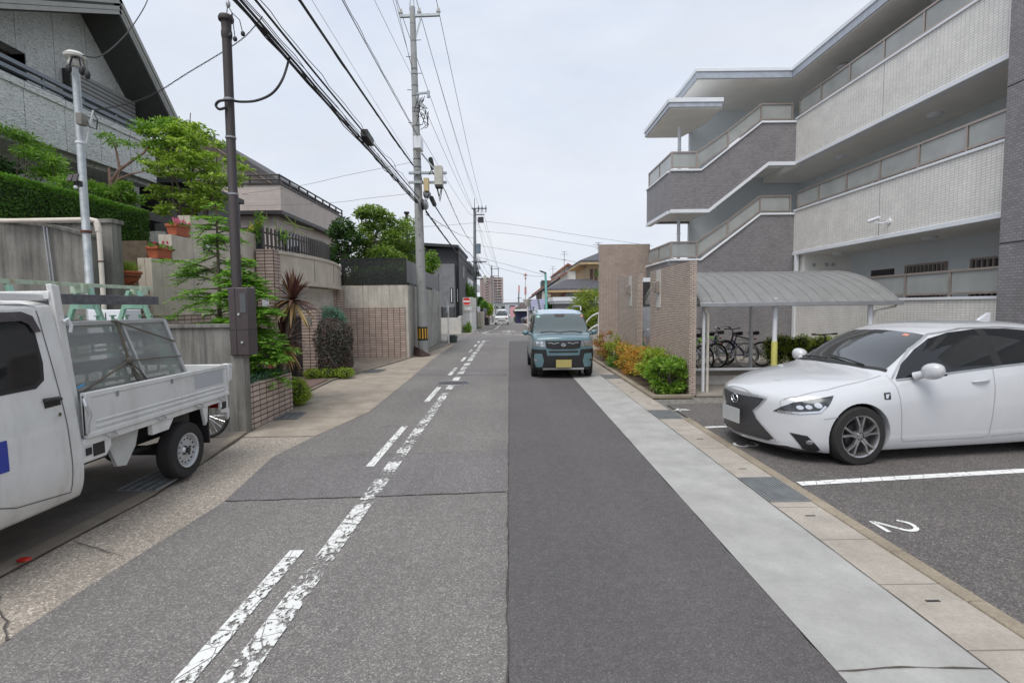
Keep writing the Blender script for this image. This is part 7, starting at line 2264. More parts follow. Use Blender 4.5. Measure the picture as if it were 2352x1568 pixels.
# arched white handrail and ramp by the entrance
t = thing('handrail', 'white arched tubular handrail by the apartment entrance', 'handrail', (3.2, 21, 0))
b = MB()
for dz in (0, -.45):
    b.tube(smooth_path([V((3.45, 20.0, 1.42 + dz)), V((3.2, 20.2, 1.28 + dz)), V((2.98, 20.5, .98 + dz)), V((2.8, 20.8, .62 + dz))], 6), .03, 8)
b.tube([(2.8, 20.8, 0), (2.8, 20.8, .62)], .03, 8); b.tube([(3.45, 20, .2), (3.45, 20, 1.42)], .03, 8)
b.build('rail', M_signw, t, smooth=True)
t, w = wallthing('ramp', 'low beige sloping ramp wall at the foot of tall ribbed wall', 'ramp', [(2.72, 3.4, 19.5, 19.75, 0, .32), (2.72, 5.4, 19.82, 20.6, 0, .26)], M_conc_beige)

t = thing('glazed_shelter', 'white framed shelter with grey panel seen in the gap between tile walls', 'shelter', (4.3, 15.6, 0))
b = MB(); b.box(3.8, 4.95, 15.5, 15.53, .75, 1.72); b.build('panel', plain('grey panel sheet', (.36, .38, .41), .4), t)
b = MB(); b.box(3.75, 4.95, 15.3, 15.4, 2.38, 2.5); b.build('roof_edge', M_white, t)
b = MB(); b.box(3.78, 3.84, 15.44, 15.5, 0, 2.4); b.build('post', M_white, t)
b = MB(); b.box(3.9, 4.95, 15.9, 15.95, 1.72, 2.4); b.build('shade', M_dark, t)
# ================================================================= plants
M_bark = plain('bark', (.13, .10, .08), .9, var=.3, scale=20)
M_bark_red = plain('reddish bark', (.30, .19, .15), .8, var=.25, scale=14)
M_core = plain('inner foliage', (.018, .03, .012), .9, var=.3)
G_light = leafmat('light tree leaf', [(0.098, 0.188, 0.025), (0.223, 0.338, 0.044), (0.341, 0.475, 0.088), (0.472, 0.600, 0.163)], trans=.3)
G_mid = leafmat('mid leaf', [(0.055, 0.131, 0.026), (0.107, 0.223, 0.037), (0.195, 0.355, 0.065)])
G_dark = leafmat('dark leaf', [(0.020, 0.055, 0.019), (0.049, 0.109, 0.031), (0.098, 0.187, 0.062)])
G_hedge = leafmat('hedge leaf', [(0.034, 0.089, 0.020), (0.081, 0.179, 0.031), (0.140, 0.279, 0.049)])
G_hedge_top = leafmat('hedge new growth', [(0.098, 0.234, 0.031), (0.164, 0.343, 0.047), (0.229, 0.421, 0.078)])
G_fir = leafmat('fir needle', [(0.088, 0.210, 0.033), (0.206, 0.395, 0.061), (0.384, 0.646, 0.112)], trans=.2)
G_fern = leafmat('feather leaf', [(0.082, 0.194, 0.029), (0.184, 0.330, 0.049), (0.285, 0.467, 0.078)])
G_pine = leafmat('pruned pine leaf', [(0.079, 0.144, 0.025), (0.171, 0.269, 0.050), (0.315, 0.425, 0.112)])
G_purple = leafmat('purple leaf', [(.045, .052, .04), (.10, .10, .085), (.17, .155, .14)], patch=[(.07, .055, .048), (.14, .10, .09), (.2, .13, .125)], pscale=4, trans=.1)
G_lime = leafmat('lime leaf', [(0.115, 0.196, 0.017), (0.253, 0.345, 0.034), (0.414, 0.483, 0.092)])
G_nandina = leafmat('nandina leaf', [(0.138, 0.220, 0.027), (0.344, 0.316, 0.041), (0.550, 0.357, 0.055), (0.619, 0.234, 0.069)], patch=[(0.413, 0.138, 0.041), (0.578, 0.220, 0.055), (0.495, 0.385, 0.083)], pscale=2.6)
G_nandred = leafmat('nandina red leaf', [(0.161, 0.149, 0.023), (0.402, 0.115, 0.057), (0.575, 0.138, 0.092), (0.460, 0.230, 0.069)], patch=[(0.115, 0.196, 0.034), (0.230, 0.276, 0.046), (0.460, 0.230, 0.057)], pscale=3)
G_green = leafmat('fresh green leaf', [(.075, .16, .02), (.16, .29, .035), (.28, .42, .06)])
G_blue = leafmat('blue green needle', [(0.071, 0.166, 0.127), (0.126, 0.263, 0.196), (0.205, 0.374, 0.284)], trans=.1)
G_juniper = leafmat('juniper', [(0.030, 0.083, 0.060), (0.068, 0.150, 0.098), (0.120, 0.225, 0.150)], trans=.1)
G_cord = leafmat('cordyline leaf', [(0.066, 0.026, 0.030), (0.120, 0.048, 0.050), (0.192, 0.096, 0.078), (0.264, 0.180, 0.108)], trans=.1, rough=.35)
G_corddry = leafmat('cordyline old leaf', [(.24, .13, .05), (.40, .27, .11), (.50, .40, .2)], trans=.1)
G_grass = leafmat('grass blade', [(.08, .14, .02), (.16, .24, .04), (.28, .34, .09)])
G_pink = leafmat('pink petal', [(.65, .08, .22), (.75, .2, .4), (.85, .5, .62)])
G_yellow = leafmat('yellow petal', [(.8, .65, .15), (.85, .75, .35)])


def leaf(mb, p, d, n, L, W):
    """one pointed leaf: a diamond folded a little along its length"""
    s = d.cross(n)
    if s.length < 1e-5: return
    s.normalize()
    n = s.cross(d)
    b = len(mb.v)
    m = p + d * (L * .45) + n * (L * .06)
    e = p + d * L
    mb.v += [tuple(p), tuple(m - s * (W / 2)), tuple(e), tuple(m + s * (W / 2))]
    mb.f.append((b, b + 1, b + 2, b + 3)); mb.m.append(mb.cur)


def rdir(r):
    z = r.uniform(-1, 1); a = r.uniform(0, 2 * pi); q = sqrt(1 - z * z)
    return V((q * cos(a), q * sin(a), z))


def blob(mb, c, rad, n, L, r, shell=.55, flat=.5, aspect=.5, up=.35):
    """leaves scattered through an ellipsoid, denser towards its outside, hanging level-ish"""
    c = V(c)
    for _ in range(n):
        q = rdir(r)
        k = shell + (1 - shell) * r.random()
        k *= 1 - .18 * r.random()
        p = c + V((q.x * rad[0], q.y * rad[1], q.z * rad[2])) * k
        d = (q + rdir(r) * .9 + V((0, 0, -.25)))
        d.z *= flat
        d.normalize()
        nn = (V((0, 0, 1)) * up + rdir(r) * .6 + q * .3)
        leaf(mb, p, d, nn, L * r.uniform(.6, 1.2), L * aspect * r.uniform(.7, 1.2))


def limb(mb, a, b_, r0, r1, rnd, wob=.08, n=6):
    a, b_ = V(a), V(b_)
    P = [a]
    for i in range(1, n): P.append(a.lerp(b_, i / n) + rdir(rnd) * wob * (b_ - a).length)
    P.append(b_)
    mb.tube(P, [r0 + (r1 - r0) * i / n for i in range(n + 1)], 7)


def tree(name, label, cat, base, blobs, mat, trunk, L, seed, n, bark=None, group=None, crotch=None, flat=.5, aspect=.5, shell=.5, stems=1):
    t = thing(name, label, cat, base, 0, group)
    r = random.Random(seed)
    b = MB()
    base = V(base)
    cr = V(crotch) if crotch else base + V((0, 0, (blobs[0][0][2] - base.z) * .45))
    for s in range(stems):
        limb(b, base + V((r.uniform(-.1, .1) * (stems > 1), r.uniform(-.1, .1) * (stems > 1), 0)), cr, trunk, trunk * .7, r, .03)
    for c, rad in blobs: limb(b, cr + V((0, 0, r.uniform(-.2, .2) * (cr.z - base.z) * .3)), V(c) - V((0, 0, rad[2] * .3)), trunk * .55, trunk * .12, r, .07)
    b.build('trunk', bark or M_bark, t, smooth=True)
    b = MB()
    tot = sum(q[1][0] * q[1][1] + q[1][0] * q[1][2] for q in blobs)
    for c, rad in blobs: blob(b, c, rad, int(n * (rad[0] * rad[1] + rad[0] * rad[2]) / tot), L, r, shell, flat, aspect)
    b.build('crown', mat, t)
    return t


def shrub(name, label, cat, base, blobs, mat, L, seed, n, group=None, aspect=.5, flat=.8, shell=.6, core=True, up=.35):
    t = thing(name, label, cat, base, 0, group)
    r = random.Random(seed)
    b = MB()
    tot = sum(q[1][0] * q[1][1] + q[1][0] * q[1][2] for q in blobs)
    for c, rad in blobs: blob(b, c, rad, int(1.25 * n * (rad[0] * rad[1] + rad[0] * rad[2]) / tot), L, r, shell, flat, aspect, up)
    b.build('foliage', mat, t)
    b = MB()
    for c, rad in blobs:
        limb(b, base, c, .018, .006, r, .06)
    b.build('stems', M_bark, t, smooth=True)
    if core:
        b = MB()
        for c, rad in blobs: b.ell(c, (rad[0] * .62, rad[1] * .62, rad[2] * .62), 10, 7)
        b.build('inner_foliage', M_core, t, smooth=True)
    return t


R_ = random.Random(77)
def scatter(c, rad, k, sub, seed, squash=1.0):
    r = random.Random(seed); out_ = []
    for _ in range(k):
        q = rdir(r) * (r.random() ** .4)
        s = r.uniform(sub[0], sub[1])
        out_.append(((c[0] + q.x * rad[0], c[1] + q.y * rad[1], c[2] + q.z * rad[2]), (s, s, s * squash)))
    return out_


# clipped hedge
def hedge(label, box, seed, n, L):
    x0, x1, y0, y1, z0, z1 = box
    t = thing('hedge', label, 'hedge', ((x0 + x1) / 2, (y0 + y1) / 2, z0))
    r = random.Random(seed)
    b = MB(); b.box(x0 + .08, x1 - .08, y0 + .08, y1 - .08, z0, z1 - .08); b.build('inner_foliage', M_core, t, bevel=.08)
    faces = [('x', x1, y0, y1, z0, z1), ('y', y0, x0, x1, z0, z1), ('y2', y1, x0, x1, z0, z1), ('z', z1, x0, x1, y0, y1)]
    ar = [(f[3] - f[2]) * (f[5] - f[4]) for f in faces]
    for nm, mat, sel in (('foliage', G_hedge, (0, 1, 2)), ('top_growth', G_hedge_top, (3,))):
        b = MB()
        for i in sel:
            f = faces[i]
            for _ in range(int(n * ar[i] / sum(ar))):
                u, v = r.uniform(f[2], f[3]), r.uniform(f[4], f[5])
                dep = r.random() ** 1.6 * .11 + .025 * sin(u * 3.1 + v * 2.2) + .02 * sin(u * 7.3 - v * 5)
                if f[0] == 'x': p, nn = V((f[1] - dep, u, v)), V((1, 0, 0))
                elif f[0] == 'y': p, nn = V((u, f[1] + dep, v)), V((0, -1, 0))
                elif f[0] == 'y2': p, nn = V((u, f[1] - dep, v)), V((0, 1, 0))
                else: p, nn = V((u, v, f[1] - dep * .6)), V((0, 0, 1))
                d = (nn * .6 + rdir(r)).normalized()
                leaf(b, p, d, nn + rdir(r) * .8, L * r.uniform(.6, 1.3), L * .55)
        if nm == 'top_growth':
            for _ in range(int(n * .06)):
                y = r.uniform(y0, y1); leaf(b, V((x1 - r.random() * .06, y, z1 - r.random() * .09)), (V((.5, 0, .8)) + rdir(r) * .6).normalized(), rdir(r), L, L * .5)
        b.build(nm, mat, t)
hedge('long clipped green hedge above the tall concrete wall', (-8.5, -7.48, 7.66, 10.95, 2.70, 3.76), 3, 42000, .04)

# tree beside the near house with layered light leaves
tc_ = V((-6.93, 11.6, 4.82))
bl_ = []
r = random.Random(11)
while len(bl_) < 105:
    q = V((r.uniform(-1, 1), r.uniform(-1, 1), r.uniform(-1, 1)))
    hw = .62 + .38 * max(0, 1 - abs(q.z + .1)) ** .7
    if q.x * q.x + q.y * q.y > hw * hw or (q.z > .45 and q.length > 1.0): continue
    bl_.append(((tc_.x + q.x * 1.08, tc_.y + q.y * .95, tc_.z + q.z * 1.12), (r.uniform(.16, .3), r.uniform(.16, .3), r.uniform(.04, .08))))
def dogwood():
    t = thing('dogwood_tree', 'full airy light green tree in front of the gabled house', 'tree', (-6.95, 11.6, 2.9))
    rr = random.Random(3); b = MB(); base = V((-6.95, 11.6, 2.9))
    for k in range(6):
        a = k * 1.05; tip = tc_ + V((cos(a) * .6, sin(a) * .5, .5 + .25 * (k % 3)))
        limb(b, base + V((cos(a) * .1, sin(a) * .1, 0)), tip, .03, .008, rr, .035)
        for j in range(4): limb(b, base.lerp(tip, .45 + .12 * j), base.lerp(tip, .5 + .12 * j) + V((cos(a + j) * .5, sin(a + j) * .45, .1)), .012, .004, rr, .06, 4)
    b.build('trunk', M_bark, t, smooth=True)
    b = MB()
    for c, rad in bl_: blob(b, c, rad, 125, .085, rr, .05, .45, .55, .6)
    b.build('crown', G_light, t)
dogwood()
# reddish bare-limbed tree with feathery ends
t = thing('crape_myrtle', 'reddish multi stemmed tree with cut limbs and sparse leaves', 'tree', (-7.5, 11.2, 2.9))
b = MB(); r = random.Random(5)
q0 = at(258, 440, 11.2)
for P, r0 in (([q0, at(252, 410, 11.2), at(250, 385, 11.2)], .05), ([at(254, 420, 11.2), at(272, 392, 11.2), at(300, 372, 11.2), at(330, 352, 11.2), at(352, 320, 11.2), at(362, 300, 11.2)], .035), ([at(258, 430, 11.2), at(275, 410, 11.2), at(300, 400, 11.2), at(335, 393, 11.2)], .03),
               ([at(275, 390, 11.2), at(268, 350, 11.2), at(262, 330, 11.2), at(248, 312, 11.2)], .025), ([at(262, 430, 11.2), at(280, 380, 11.2), at(272, 398, 11.2)], .02)):
    b.tube(P, [r0 * (1 - .6 * i / (len(P) - 1)) for i in range(len(P))], 8)
b.tube([(-7.62, 11.2, 2.7), q0], [.07, .06], 8)
b.build('trunk', M_bark_red, t, smooth=True)
b = MB()
for (u, v, w_, n_) in ((350, 300, .34, 300), (330, 290, .3, 240), (375, 283, .26, 220), (395, 300, .2, 150), (262, 325, .22, 110), (242, 310, .16, 70), (360, 335, .3, 200), (300, 330, .2, 80), (325, 365, .2, 80)):
    blob(b, at(u, v, 11.1), (w_, w_, w_ * .45), n_, .085, r, .1, .6, .4)
b.build('crown', G_fern, t)
# feathery branches on the far left and undergrowth above the hedge
for i, (pts, lab, seed) in enumerate((((( 20, 300, .22), (55, 315, .26), (90, 345, .3), (60, 350, .24), (120, 370, .28), (130, 400, .3), (150, 420, .3), (95, 395, .24)), 'feathery green shrub drooping over the hedge in front of the dark porch', 4), (((240, 440, .3), (270, 445, .34), (300, 455, .3), (210, 430, .26), (285, 425, .2)), 'green shrub behind the galvanised pole above the hedge', 6), (((-15, 375, .3), (10, 385, .28), (-5, 395, .3)), 'glossy dark shrub at the picture edge above the hedge', 9))):
    Y = 9.6 if i != 1 else 10.9
    bls = [(tuple(at(u, v, Y + .25 * (k % 3 - 1))), (s, s, s * .5)) for k, (u, v, s) in enumerate(pts)]
    base = V(bls[0][0]); base.z = 2.7
    shrub('garden_shrub', lab, 'shrub', tuple(base), bls, G_fern if i < 2 else G_dark, .075 if i < 2 else .1, 40 + seed, 2600 if i < 2 else 500, core=False, flat=.7, aspect=.35 if i < 2 else .55, shell=.1)

# firs in the planter
def fir(label, base, top, levels, reach, seed, dens, droop=.12):
    t = thing('fir_tree', label, 'tree', base)
    r = random.Random(seed)
    base, top = V(base), V(top)
    tb = MB(); tb.tube([base, base.lerp(top, .5) + V((.02, 0, 0)), top], [.045, .03, .008], 8)
    fb = MB()
    for lv in range(levels):
        k = (lv + .5) / levels
        k = k * .92 + .06
        c = base.lerp(top, min(1, k + r.uniform(-.03, .03)))
        rr = reach * (1 - k) ** .65 + .12
        nb = r.randint(5, 7) if dens < .8 else r.randint(6, 9)
        a0 = r.uniform(0, 6.28)
        for i in range(nb):
            a = a0 + 2 * pi * i / nb + r.uniform(-.5, .5)
            kk = min(.98, max(.04, k + r.uniform(-.9, .9) / levels)); c = base.lerp(top, kk)
            ln = (reach * (1 - kk) ** .65 + .12) * r.uniform(.4, 1.1)
            d = V((cos(a), sin(a), 0)); lift = r.uniform(-.25, .6)
            P = [c + d * (ln * s) + V((0, 0, lift * ln * s - droop * 2.2 * ln * s * s + r.uniform(-.02, .02))) for s in (0, .33, .66, 1.0)]
            tb.tube(P, [.013, .010, .007, .003], 5)
            # side twigs carry flat sprays of needles
            nt_ = int(ln / .055)
            for j in range(nt_):
                s = .22 + .78 * j / max(1, nt_)
                p = P[0].lerp(P[3], s); p.z = P[0].z + lift * ln * s - droop * 2.2 * ln * s * s
                for sd in (-1, 1):
                    tl = (.15 + .17 * (1 - s)) * r.uniform(.5, 1.2) * min(1, ln / .45)
                    td = (d * .75 + V((-d.y, d.x, 0)) * sd * .8 + V((0, 0, r.uniform(-.55, .12)))).normalized()
                    nn_ = max(2, int(tl / .022 * dens))
                    for q in range(nn_):
                        pp = p + td * (tl * q / nn_)
                        for s2 in (-1, 1):
                            nd = (td * .7 + td.cross(V((0, 0, 1))) * s2 * .8 + V((0, 0, r.uniform(-.1, .35)))).normalized()
                            leaf(fb, pp, nd, V((0, 0, 1)) + rdir(r) * .5, .078 * r.uniform(.7, 1.2), .027)
    tb.build('trunk', M_bark, t, smooth=True); fb.build('crown', G_fir, t)
fir('open fir tree standing behind the low concrete wall', (-4.75, 8.45, .55), (-4.68, 8.45, 3.42), 12, 1.15, 3, .62, .16)
fir('dense low fir beside the brown meter box', (-4.05, 8.1, .55), (-4.15, 8.15, 2.55), 17, .62, 8, 1.1, .2)

# cordylines
def cordyline(label, base, crowns, seed):
    t = thing('cordyline', label, 'palm', base)
    r = random.Random(seed)
    b = MB()
    for c, L in crowns: b.tube([V(base) + V((r.uniform(-.06, .06), 0, 0)), V(base).lerp(V(c), .5) + V((r.uniform(-.04, .04), 0, 0)), c], [.045, .036, .03], 10)
    b.build('trunk', M_bark, t, smooth=True)
    for nm, mat, lo, hi, n in (('leaves', G_cord, -12, 88, 115), ('old_leaves', G_corddry, -55, 5, 34)):
        b = MB()
        for c, L in crowns:
            c = V(c)
            for i in range(n):
                a = r.uniform(0, 2 * pi); e = radians(r.uniform(lo, hi))
                ln = L * r.uniform(.75, 1.1)
                d = V((cos(a) * cos(e), sin(a) * cos(e), sin(e)))
                s = V((-sin(a), cos(a), 0))
                vs = []
                for k in range(6):
                    u = k / 5
                    p = c + d * (ln * u) - V((0, 0, 1)) * (ln * .30 * u * u * cos(e))
                    w_ = .021 * (1 - u) ** .6 * (.7 + .9 * min(1, u * 3)) * (L / .5)
                    vs += [p - s * w_, p + s * w_]
                b.add(vs, [(2 * k, 2 * k + 1, 2 * k + 3, 2 * k + 2) for k in range(5)])
        b.build(nm, mat, t)
cordyline('tall purple cordyline with a spiky crown above the planter', (-4.05, 9.1, .45), [((-3.83, 9.2, 1.86), .58), ((-4.08, 9.35, 1.10), .58)], 4)
cordyline('small young cordyline at the foot of the tall one', (-4.3, 9.6, .5), [((-4.3, 9.6, .85), .3)], 14)

# creeping juniper on the planter, lime shrubs, purple shrub
r = random.Random(6)
t = thing('creeping_juniper', 'blue green creeping juniper covering the brick planter', 'ground cover', (-4.4, 7.9, .58))
b = MB()
for _ in range(4200):
    p = V((r.uniform(-5.2, -3.70), r.uniform(7.26, 8.62), .58 + r.random() ** 1.5 * .14 + .03 * sin(_)))
    leaf(b, p, (rdir(r) + V((.2, 0, .7))).normalized(), rdir(r), .07 * r.uniform(.6, 1.3), .02)
b.build('foliage', G_juniper, t)
shrub('lime_shrub', 'yellowish variegated shrub at the corner of brick planter', 'shrub', (-3.78, 9.02, .03), [((-3.76, 9.02, .28), (.24, .26, .25)), ((-3.72, 9.12, .18), (.2, .28, .17)), ((-3.82, 8.95, .4), (.16, .18, .15))], G_lime, .038, 5, 3200)
shrub('lime_ground_cover', 'lime green low ground cover under the purple shrub', 'ground cover', (-4.5, 12.7, .05), [((-4.5 + .2 * i - .3, 12.55 + .15 * (i % 2), .15), (.22, .3, .13)) for i in range(5)] + [((-4.75, 12.4, .14), (.2, .2, .12))], G_lime, .045, 6, 3200)
def roundshrub(label, c, w, d, h, mat, seed, n, L):
    t = thing('clipped_shrub', label, 'shrub', (c[0], c[1], c[2]))
    r = random.Random(seed)
    b = MB()
    for _ in range(n):
        a = r.uniform(0, 2 * pi); z = r.random()
        prof = min(1, .80 + .35 * sin(pi * min(1, z * 1.05))) * (1 if z < .80 else max(.05, 1 - ((z - .80) / .2) ** 2.2 * .75))
        k = prof * (1 - .16 * r.random() ** 1.5 + .035 * sin(a * 5 + z * 9))
        if z > .93: k *= sqrt(r.random())
        p = V((c[0] + cos(a) * w * k, c[1] + sin(a) * d * k, c[2] + .03 + z * h))
        q = V((cos(a), sin(a), .4 if z < .85 else 1.2)).normalized()
        leaf(b, p, (q * .5 + rdir(r)).normalized(), q + rdir(r) * .7, L * r.uniform(.6, 1.3), L * .55)
    b.build('foliage', mat, t)
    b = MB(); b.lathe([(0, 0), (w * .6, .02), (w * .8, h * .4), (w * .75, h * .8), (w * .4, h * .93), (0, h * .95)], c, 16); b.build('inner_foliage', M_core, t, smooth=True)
    b = MB(); b.cyl((c[0], c[1], 0), (c[0], c[1], c[2] + .3), .04, .03, 8); b.build('trunk', M_bark, t)
roundshrub('barrel shaped dark purple clipped shrub beside brick gate pillar', (-4.48, 13.0, .06), .50, .48, 1.36, G_purple, 4, 12500, .05)
shrub('blue_conifer', 'feathery blue green conifer behind the purple shrub', 'shrub', (-4.75, 13.7, 0), [((-4.75, 13.7, 1.25), (.5, .42, .42)), ((-4.7, 13.7, 1.45), (.38, .35, .33)), ((-4.8, 13.7, .8), (.5, .4, .5))], G_blue, .11, 15, 3800, aspect=.16, flat=1.3)

# nandina bed along the apartment
GN = 'nandina shrubs along the kerb'
def nand(label, x, y, rx, ry, h, mat, seed, n, L=.062):
    r = random.Random(seed)
    rx *= 1.12; ry *= 1.12; h *= 1.08
    bls = [((x, y, h * .5), (rx, ry, h * .48))]
    bls = []
    for i in range(22):
        q = rdir(r) * (r.random() ** .35)
        s_ = r.uniform(.10, .17)
        bls.append(((x + q.x * rx * .9, y + q.y * ry * .95, h * .5 + q.z * h * .42), (s_ * 1.1, s_ * 1.1, s_ * .8)))
    return shrub('nandina', label, 'shrub', (x, y, .03), bls, mat, L * 1.25, seed, int(n * 1.1), GN, aspect=.36, flat=.75, shell=.15, core=False)
nand('bright green bush at the corner of the planting bed', 2.98, 9.72, .32, .36, .78, G_green, 1, 2600, .075)
nand('yellow green bush just behind the bright green one', 3.0, 10.5, .34, .42, .82, G_lime, 2, 1700)
nand('orange and yellow bush in the middle of the bed', 2.98, 11.3, .33, .45, .76, G_nandina, 3, 1800)
nand('orange leaved bush before the gap in the walls', 2.98, 12.2, .33, .48, .74, G_nandina, 4, 1600)
nand('amber leaved bush beside the second ribbed wall', 2.96, 13.2, .33, .5, .76, G_nandina, 5, 1400)
nand('yellowing bush further along the ribbed wall', 2.98, 14.4, .34, .6, .80, G_lime, 6, 1200)
nand('reddest bush at the far end of the bed', 2.98, 15.8, .36, .8, .92, G_nandred, 7, 1500)
nand('small green tuft low between the orange bushes', 2.82, 13.9, .16, .22, .3, G_mid, 8, 320)
# hedge behind the cars, along the apartment wall
for i in range(5):
    x = 6.9 + i * .48
    shrub('nandina', ('low green shrub nearest the yellow guarded post', 'low shrub behind the shed end', 'low shrub before the white tiled wall', 'low shrub half hidden by the hatchback roof line', 'low shrub hidden near the dark pier')[i], 'shrub', (x, 13.4 - i * .1, .03),
          [((x, 13.4 - i * .1, .42), (.36, .34, .36)), ((x + .1, 13.3 - i * .1, .68), (.28, .28, .24)), ((x - .15, 13.3, .62), (.24, .24, .24))], (leafmat('bed leaf', [(.13, .19, .025), (.26, .34, .05), (.40, .43, .09)]) if i == 0 else MATS['bed leaf']), .062, 60 + i, 1700, 'shrubs under the tiled parapet', aspect=.45)
tree('garden_tree', 'light green maple-like tree beyond the tall ribbed wall', 'tree', (3.75, 24.5, 0), scatter((3.55, 24.5, 1.3), (1.05, .8, 1.2), 22, (.38, .62), 17, .8), leafmat('autumn green leaf', [(.10, .17, .02), (.20, .28, .035), (.34, .37, .08)]), .07, .11, 31, 8500, shell=.3)
tree('garden_tree', 'thin branches poking over the tall ribbed wall edge', 'tree', (4.7, 26.5, 0), [((4.55, 26, 3.3), (.3, .3, .25)), ((4.75, 26, 3.7), (.35, .3, .3)), ((4.5, 26, 2.4), (.4, .3, .3)), ((4.85, 26, 2.9), (.3, .3, .3))], G_mid, .05, .11, 32, 700, shell=.2)

# trees on the raised lot
t = None
def pads(lst, Y): return [(tuple(at(u, v, Y + dy)), (1.12 * rx * Y / 1190, 1.12 * rx * Y / 1190, 1.15 * rz * Y / 1190)) for u, v, rx, rz, dy in lst]
tree('pruned_pine', 'cloud pruned podocarpus with flat topped pads and thick pale limbs', 'tree', (at(860, 640, 20.5).x, 20.5, 2.4), pads([(852, 486, 34, 13, 0), (885, 498, 22, 12, .2), (830, 494, 16, 10, 0), (868, 516, 26, 14, .1), (842, 522, 20, 13, 0), (835, 545, 24, 18, -.2), (828, 570, 18, 16, 0), (900, 545, 30, 20, .1), (878, 585, 34, 24, -.3), (835, 600, 26, 20, .2), (915, 520, 24, 16, .4), (850, 630, 36, 18, 0), (905, 600, 30, 22, -.2)], 20.5), G_pine, .12, .12, 41, 13000, bark=plain('pale bark', (.2, .17, .14), .9, var=.3, scale=12), crotch=tuple(at(858, 560, 20.5)), shell=.35)
tree('garden_tree', 'dark glossy leaved tree beside the picket fence', 'tree', (at(790, 640, 19.6).x, 19.6, 2.4), pads([(790, 520, 26, 18, 0), (772, 535, 18, 16, .1), (812, 545, 22, 16, -.1), (785, 570, 26, 16, .2), (800, 600, 20, 14, 0), (768, 590, 14, 14, 0)], 19.6), G_dark, .07, .15, 42, 2600, shell=.3, stems=2)
tree('garden_tree', 'broad bright green tree behind the utility pole', 'tree', (at(935, 650, 22).x, 22, 2.4), pads([(930, 545, 34, 28, 0), (905, 575, 30, 24, .3), (948, 580, 26, 26, .2), (920, 610, 40, 24, -.2), (895, 545, 22, 20, 0), (940, 515, 20, 16, .3), (880, 620, 24, 16, .2)], 22), G_pine, .1, .13, 43, 5200, shell=.35)
tree('garden_tree', 'small bright shrub tree behind the grey screen fence', 'tree', (at(990, 650, 24).x, 24, 2.4), pads([(990, 592, 14, 18, 0), (985, 615, 16, 18, 0), (1000, 605, 10, 14, 0)], 24), G_green, .05, .14, 44, 900, shell=.3)
shrub('garden_shrub', 'dark leafy shrubs seen through the black mesh fence', 'shrub', (-4.6, 18.3, 2.42), [((-5.3, 18.2, 2.8), (.4, .3, .35)), ((-4.7, 18.2, 2.8), (.5, .3, .4)), ((-4.1, 18.2, 2.85), (.5, .3, .42)), ((-3.75, 18.6, 2.85), (.28, .5, .35))], G_mid, .12, 45, 1500)
GT = 'trees along the far west side'
for i, (u, v, rx, Y, m, lab) in enumerate(((1075, 668, 16, 43, G_mid, 'garden tree in front of the tan flats'), (1066, 660, 9, 42, G_mid, 'slim tree beside the modern house'), (1103, 690, 7, 80, G_dark, 'dark far tree beside the second pole'), (1112, 700, 8, 78, G_mid, 'bright far tree left of the third pole'), (1122, 706, 8, 80, G_lime, 'yellowish far bush at the third pole'))):
    lab = lab.replace('left of', 'just before')
    tree('street_tree', lab, 'tree', (at(u, v, Y).x, Y, gz(Y)), pads([(u, v, rx, rx * 1.1, 0), (u - rx * .5, v + rx * .6, rx * .7, rx * .7, .3), (u + rx * .5, v + rx * .7, rx * .7, rx * .7, -.3), (u, v + rx * 1.4, rx * .9, rx * .7, 0)], Y), m, .1, .0042 * Y + .02, 50 + i, 1300, group=GT, shell=.3)
for i, (u, v, rx, Y, m, lab) in enumerate(((1222, 742, 8, 58, G_mid, 'clipped green hedge by the white lamp post'), (1232, 712, 10, 60, G_dark, 'dark round bush under the solar carport'), (1262, 706, 10, 40, G_dark, 'dark bush beside the grey garage'), (1190, 716, 8, 88, G_dark, 'dark bush by the brown house'))):
    shrub('street_shrub', lab, 'shrub', (at(u, v, Y).x, Y, gz(Y)), pads([(u, v, rx, rx, 0), (u + rx * .4, v + rx * .8, rx, rx, 0), (u, v + 2 * rx, rx * .9, rx, 0)], Y), m, .004 * Y + .02, 70 + i, 800, 'bushes along the far kerb')
shrub('weed_clump', 'clump of tall grass at the foot of no entry sign', 'grass', (-2.85, 35.2, -.04), [((-2.9, 35.2, .2), (.3, .25, .3)), ((-2.8, 35.3, .4), (.14, .15, .35))], G_green, .2, 75, 500, aspect=.15, flat=1.6)
# flowers
def flowers(pot, c, L, mat_f, n, nf, seed):
    r = random.Random(seed)
    b = MB()
    for _ in range(n):
        p = V((c[0] + r.uniform(-.08, .08), c[1] + r.uniform(-L / 2, L / 2), c[2] + .17)); d = (rdir(r) + V((.2, 0, 1))).normalized(); leaf(b, p + d * .03 * r.random(), d, rdir(r), .08, .045)
    b.build('leaves', G_mid, pot)
    for _ in range(nf):
        b = MB(); p = V((c[0] + r.uniform(-.02, .1), c[1] + r.uniform(-L / 2, L / 2), c[2] + r.uniform(.22, .30)))
        for k in range(6):
            a = k * pi / 3; d = V((.3, cos(a), sin(a))).normalized(); leaf(b, p, d, V((1, 0, .3)), .038, .034)
        b.build('bloom', mat_f, pot)
flowers(pots[0], (-6.03, 9.6, 3.05), .40, G_pink, 130, 26, 3)
flowers(pots[1], (-6.03, 9.06, 2.59), .40, leafmat('red pink petal', [(.6, .02, .1), (.7, .08, .2)]), 110, 5, 4)
b = MB(); r = random.Random(9)
for _ in range(420):
    a = r.uniform(0, 6.28); k = r.random() * .15
    leaf(b, V((-6.08 + k * cos(a), 8.3 + k * sin(a), 2.30)), (V((cos(a) * k * 4, sin(a) * k * 4, 1)) + rdir(r) * .25).normalized(), rdir(r), r.uniform(.12, .24), .009)
b.build('grass', G_grass, pots[2])
